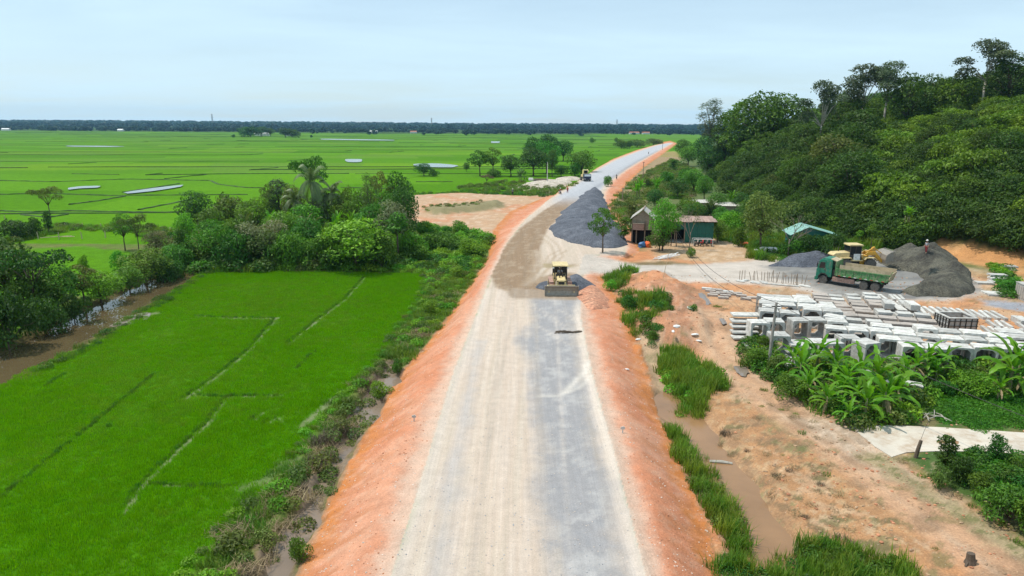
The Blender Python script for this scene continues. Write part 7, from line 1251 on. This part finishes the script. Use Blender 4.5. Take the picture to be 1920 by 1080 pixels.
# debris on the road, stump
mb = MB(); rr_ = random.Random(3)
for k in range(16): a_ = rr_.uniform(-.35, .35); x_, y_ = rr_.uniform(-.85, .85), rr_.uniform(-.22, .22); L2 = rr_.uniform(.25, .7); mb.tube([(x_-L2*math.cos(a_), y_-L2*math.sin(a_), .05), (x_, y_, .14), (x_+L2*math.cos(a_), y_+L2*math.sin(a_), .05)], .045, 4)
o = mb.build('branch_debris', M_bark); o.location = P3(1068, 624); tag(o, 'dark heap of broken branches lying on the grey part of the road', 'debris')
o = MB().tube([(0,0,-.1),(.02,0,.2),(.0,.03,.5)], [.28,.2,.17], 9).tube([(.1,0,.1),(.45,.2,.0)], [.1,.05], 5).tube([(-.1,0,.1),(-.35,-.25,.0)], [.1,.05], 5).build('tree_stump', M_bark); o.location = P3(1818, 1056); tag(o, 'small brown tree stump on the edge of the dirt track', 'stump')
mb = MB()
for k in range(9): a_ = rr_.uniform(0, 3.1); x_, y_ = rr_.uniform(-.6, .6), rr_.uniform(-.4, .4); mb.tube([(x_-.7*math.cos(a_), y_-.7*math.sin(a_), .08), (x_, y_, .25), (x_+.7*math.cos(a_), y_+.7*math.sin(a_), .1)], .035, 4)
o = mb.build('branch_pile', M_barkp); o.location = P3(1745, 782); tag(o, 'small pile of cut branches beside the banana plants', 'branches')
p = P3(1352, 878); o = MB().tube([(-.7,.1,.3),(0,0,.32),(.6,-.15,.3)], [.1,.12,.08], 6).build('floating_log', M_barkp); o.location = (p.x, p.y, -2.15); tag(o, 'pale log lying across the muddy ditch', 'log')
# ---------------------------------------------------------------- banana plants, shrubs of the near right
BLD = npmesh('dead_banana_leaf', *banana_leaf(1.5, .14, -.3, 1.1)[:2], LM['dry'], True, banana_leaf(1.5, .14, -.3, 1.1)[2])
GBN = 'banana plants in front of the yard'
def banana(px, py, h_, lb, nl=9, seed=0):
    r_ = random.Random(seed); o = empty('banana_plant', P3(px, py), r_.uniform(0, 6)); tag(o, lb, 'banana plant', GBN); s_ = h_ / 3.6; o.scale = (s_,) * 3; st_ = link('stem', BSTEM, o); z0 = 1.75
    for i in range(nl):
        me = BL[[3, 0, 0, 1, 1, 2, 1, 2, 4, 2, 4][i % 11]]; l_ = link('leaf', me, o, (0, 0, z0 - .05 * i)); l_.rotation_euler = (r_.uniform(-.25, .25), r_.uniform(-.12, .12), i * 2.4 + r_.uniform(-.3, .3)); k = r_.uniform(.85, 1.15); l_.scale = (k, k * r_.uniform(.9, 1.25), k)
    for i in range(2): l_ = link('dead_leaf', BLD, o, (0, 0, 1.5)); l_.rotation_euler = (0, 0, r_.uniform(0, 6))
for i, (px, py, h_, lb) in enumerate([(1498,722,3.7,'leftmost tall banana plant below the concrete pole'),(1530,705,4.0,'tall banana plant with upright leaves left of the middle'),(1512,750,2.6,'short banana plant at the left front'),(1562,716,3.8,'banana plant behind the culvert with the dark side'),(1585,745,3.4,'banana plant in the middle of the left clump'),(1548,775,2.6,'low banana plant above the dirt track'),(1590,798,2.1,'small bright banana sapling at the corner of the path'),(1620,792,3.6,'banana plant with drooping leaves near the path'),(1655,782,3.8,'large banana plant with spreading leaves near the path'),(1640,745,4.1,'tall banana plant behind the spreading one'),(1680,765,3.2,'banana plant at the right of the left clump'),(1610,725,3.6,'banana plant below the turned culvert'),
    (1712,715,3.2,'banana plant with broad bright leaves right of the broken slab'),(1735,708,3.3,'broad-leaved banana plant before the black-mouthed culvert'),(1768,704,2.9,'banana plant before the closed culvert'),(1890,738,4.6,'tall banana plant at the right before the wide culvert'),(1925,745,4.8,'banana plant cut by the right edge'),(1905,722,3.8,'banana plant behind the tall right one'),(1960,735,4.4,'banana plant just outside the right edge'),(1520,735,2.6,'low banana plant in the gap of the left clump'),(1575,762,2.8,'half-grown banana plant in front of the left clump'),(1603,765,2.7,'half-grown banana plant left of the spreading one'),(1668,758,2.7,'half-grown banana plant right of the spreading one'),(1694,728,2.9,'small banana plant beside the broken slab'),(1752,722,2.5,'small banana plant before the long row end'),(1870,752,2.6,'low banana plant at the foot of the tall right one'),(1484,700,3.0,'thin banana plant right beside the concrete pole')]): banana(px, py, h_ * .93, lb, 11, i)
GS = 'shrubs of the near right'
for a in [('thicket',1822,738,696,90,'bright','bright fine-leaved shrub between the banana plants'),('shrub',1770,740,712,56,'mid','green shrub left of the fine-leaved one'),('shrub',1432,660,628,40,'mid','fine shrub at the foot of the concrete pole'),('shrub',1420,690,650,60,'mid','bush at the left end of the green hedge'),('shrub',1455,705,664,56,'olive','thin bush right of the concrete pole'),('thicket',1480,745,700,80,'mid','green bush below the leftmost banana'),('shrub',1868,858,812,52,'dark','small dark round tree on the concrete path edge'),('spire',1768,890,812,50,'dark','dark upright shrub at the corner of the garden'),('shrub',1800,905,850,70,'dark','dark twiggy shrub along the garden edge'),('shrub',1838,930,880,70,'mid','green shrub along the garden edge'),('thicket',1890,980,905,120,'mid','wide green bush at the right edge of the garden'),('shrub',1760,915,868,50,'olive','dull shrub at the left of the garden edge'),('thicket',1960,1010,930,120,'mid','green bush cut by the right edge'),
          ('shrub',1180,580,552,40,'mid','weedy shrub on the left flank of the mound'),('shrub',1253,572,556,20,'olive','thin dull weed clump on the mound'),('shrub',1226,640,620,22,'mid','small green shrub on the sand'),('shrub',1145,545,524,30,'bright','bright weed clump by the shoulder top'),('shrub',1300,585,570,22,'mid','weed clump holding the grey sack'),('shrub',1893,550,520,50,'mid','bushy growth at the right end of the yard')]: T(*a[:6], label=a[6], group=GS)
# ---------------------------------------------------------------- far houses and lattice towers
M_roofr = mat('red_roof', (0.35, 0.13, 0.08), .8, .2, 1)
for i, (px, D, w, m, lb) in enumerate([(700,1550,16,M_wht,'white walled farmhouse before the distant belt'),(1190,1540,22,M_roofr,'long red-roofed farmhouse near the horizon'),(1212,1540,16,M_roofr,'red-roofed house right of the long one'),(490,1120,22,M_wht,'long white-roofed shed beside the far grove'),(540,1110,9,M_wht,'small white hut under the second grove'),(10,1550,18,M_wht,'white house at the far left edge of the plain'),(225,1550,12,M_wht,'pale house in the distant belt at left'),(775,1550,14,M_roofr,'brown-roofed house in the distant belt')]):
    d = ray(px, 250); x_ = d[0] * D / d[1]; o = empty('farm_house', (x_, D, H1(x_, D)), random.uniform(-.2, .2)); tag(o, lb, 'house', 'farmhouses on the horizon'); MB().box(-w/2, w/2, 0, 7, 0, 3.2).build('wall', M_wht if i != 3 else M_conc, o); MB().prism([(-.5,3.2),(3.5,5.2),(7.5,3.2)], -w/2-.5, w/2+.5, Matrix.Rotation(R(90), 4, 'Z')).build('roof', m, o)
for px, pt, lb in [(397,214,'leftmost lattice tower on the horizon'),(809,221,'middle lattice tower on the horizon'),(1157,224,'right lattice tower on the horizon')]:
    D = 2900; d = ray(px, pt); k = D / d[1]; x_ = d[0] * k; zt = CAMZ + d[2] * k; z0 = H1(x_, D); h_ = zt - z0; o = empty('lattice_tower', (x_, D, z0)); tag(o, lb, 'tower', 'lattice towers'); wb = 4.2
    for sx in (-1, 1):
        for sy in (-1, 1): MB().tube([(sx*wb, sy*wb, 0), (sx*1.2, sy*1.2, h_*.75), (sx*.8, sy*.8, h_)], .42, 4).build('leg', M_steel, o)
    mb = MB()
    for k in range(9):
        z_ = h_ * k / 9; z2 = h_ * (k + 1) / 9; f = lambda z: wb + (.9 - wb) * min(1, z / (h_ * .8)); a_, b_ = f(z_), f(z2)
        for s in (-1, 1): mb.tube([(-a_, s*a_, z_), (b_, s*b_, z2)], .25, 3).tube([(a_, s*a_, z_), (-b_, s*b_, z2)], .25, 3).tube([(s*a_, -a_, z_), (s*b_, b_, z2)], .25, 3)
    mb.build('bracing', M_steel, o); [MB().tube([(-4.5, 0, h_*q_), (4.5, 0, h_*q_)], .4, 4).build('cross_arm', M_steel, o) for q_ in (.72, .84, .96)]
# ---------------------------------------------------------------- air
hz, nt, out = newmat('air'); pv = N(nt, 'ShaderNodeVolumePrincipled'); pv.inputs['Color'].default_value = (0.36, 0.70, 1.0, 1); pv.inputs['Density'].default_value = 0.000075; pv.inputs['Anisotropy'].default_value = 0.2; nt.links.new(pv.outputs[0], out.inputs['Volume'])
o = MB().box(-5200, 5200, -80, 5600, -6, 125).build('haze', hz); tag(o, 'thin pale air over the whole plain', kind='stuff')
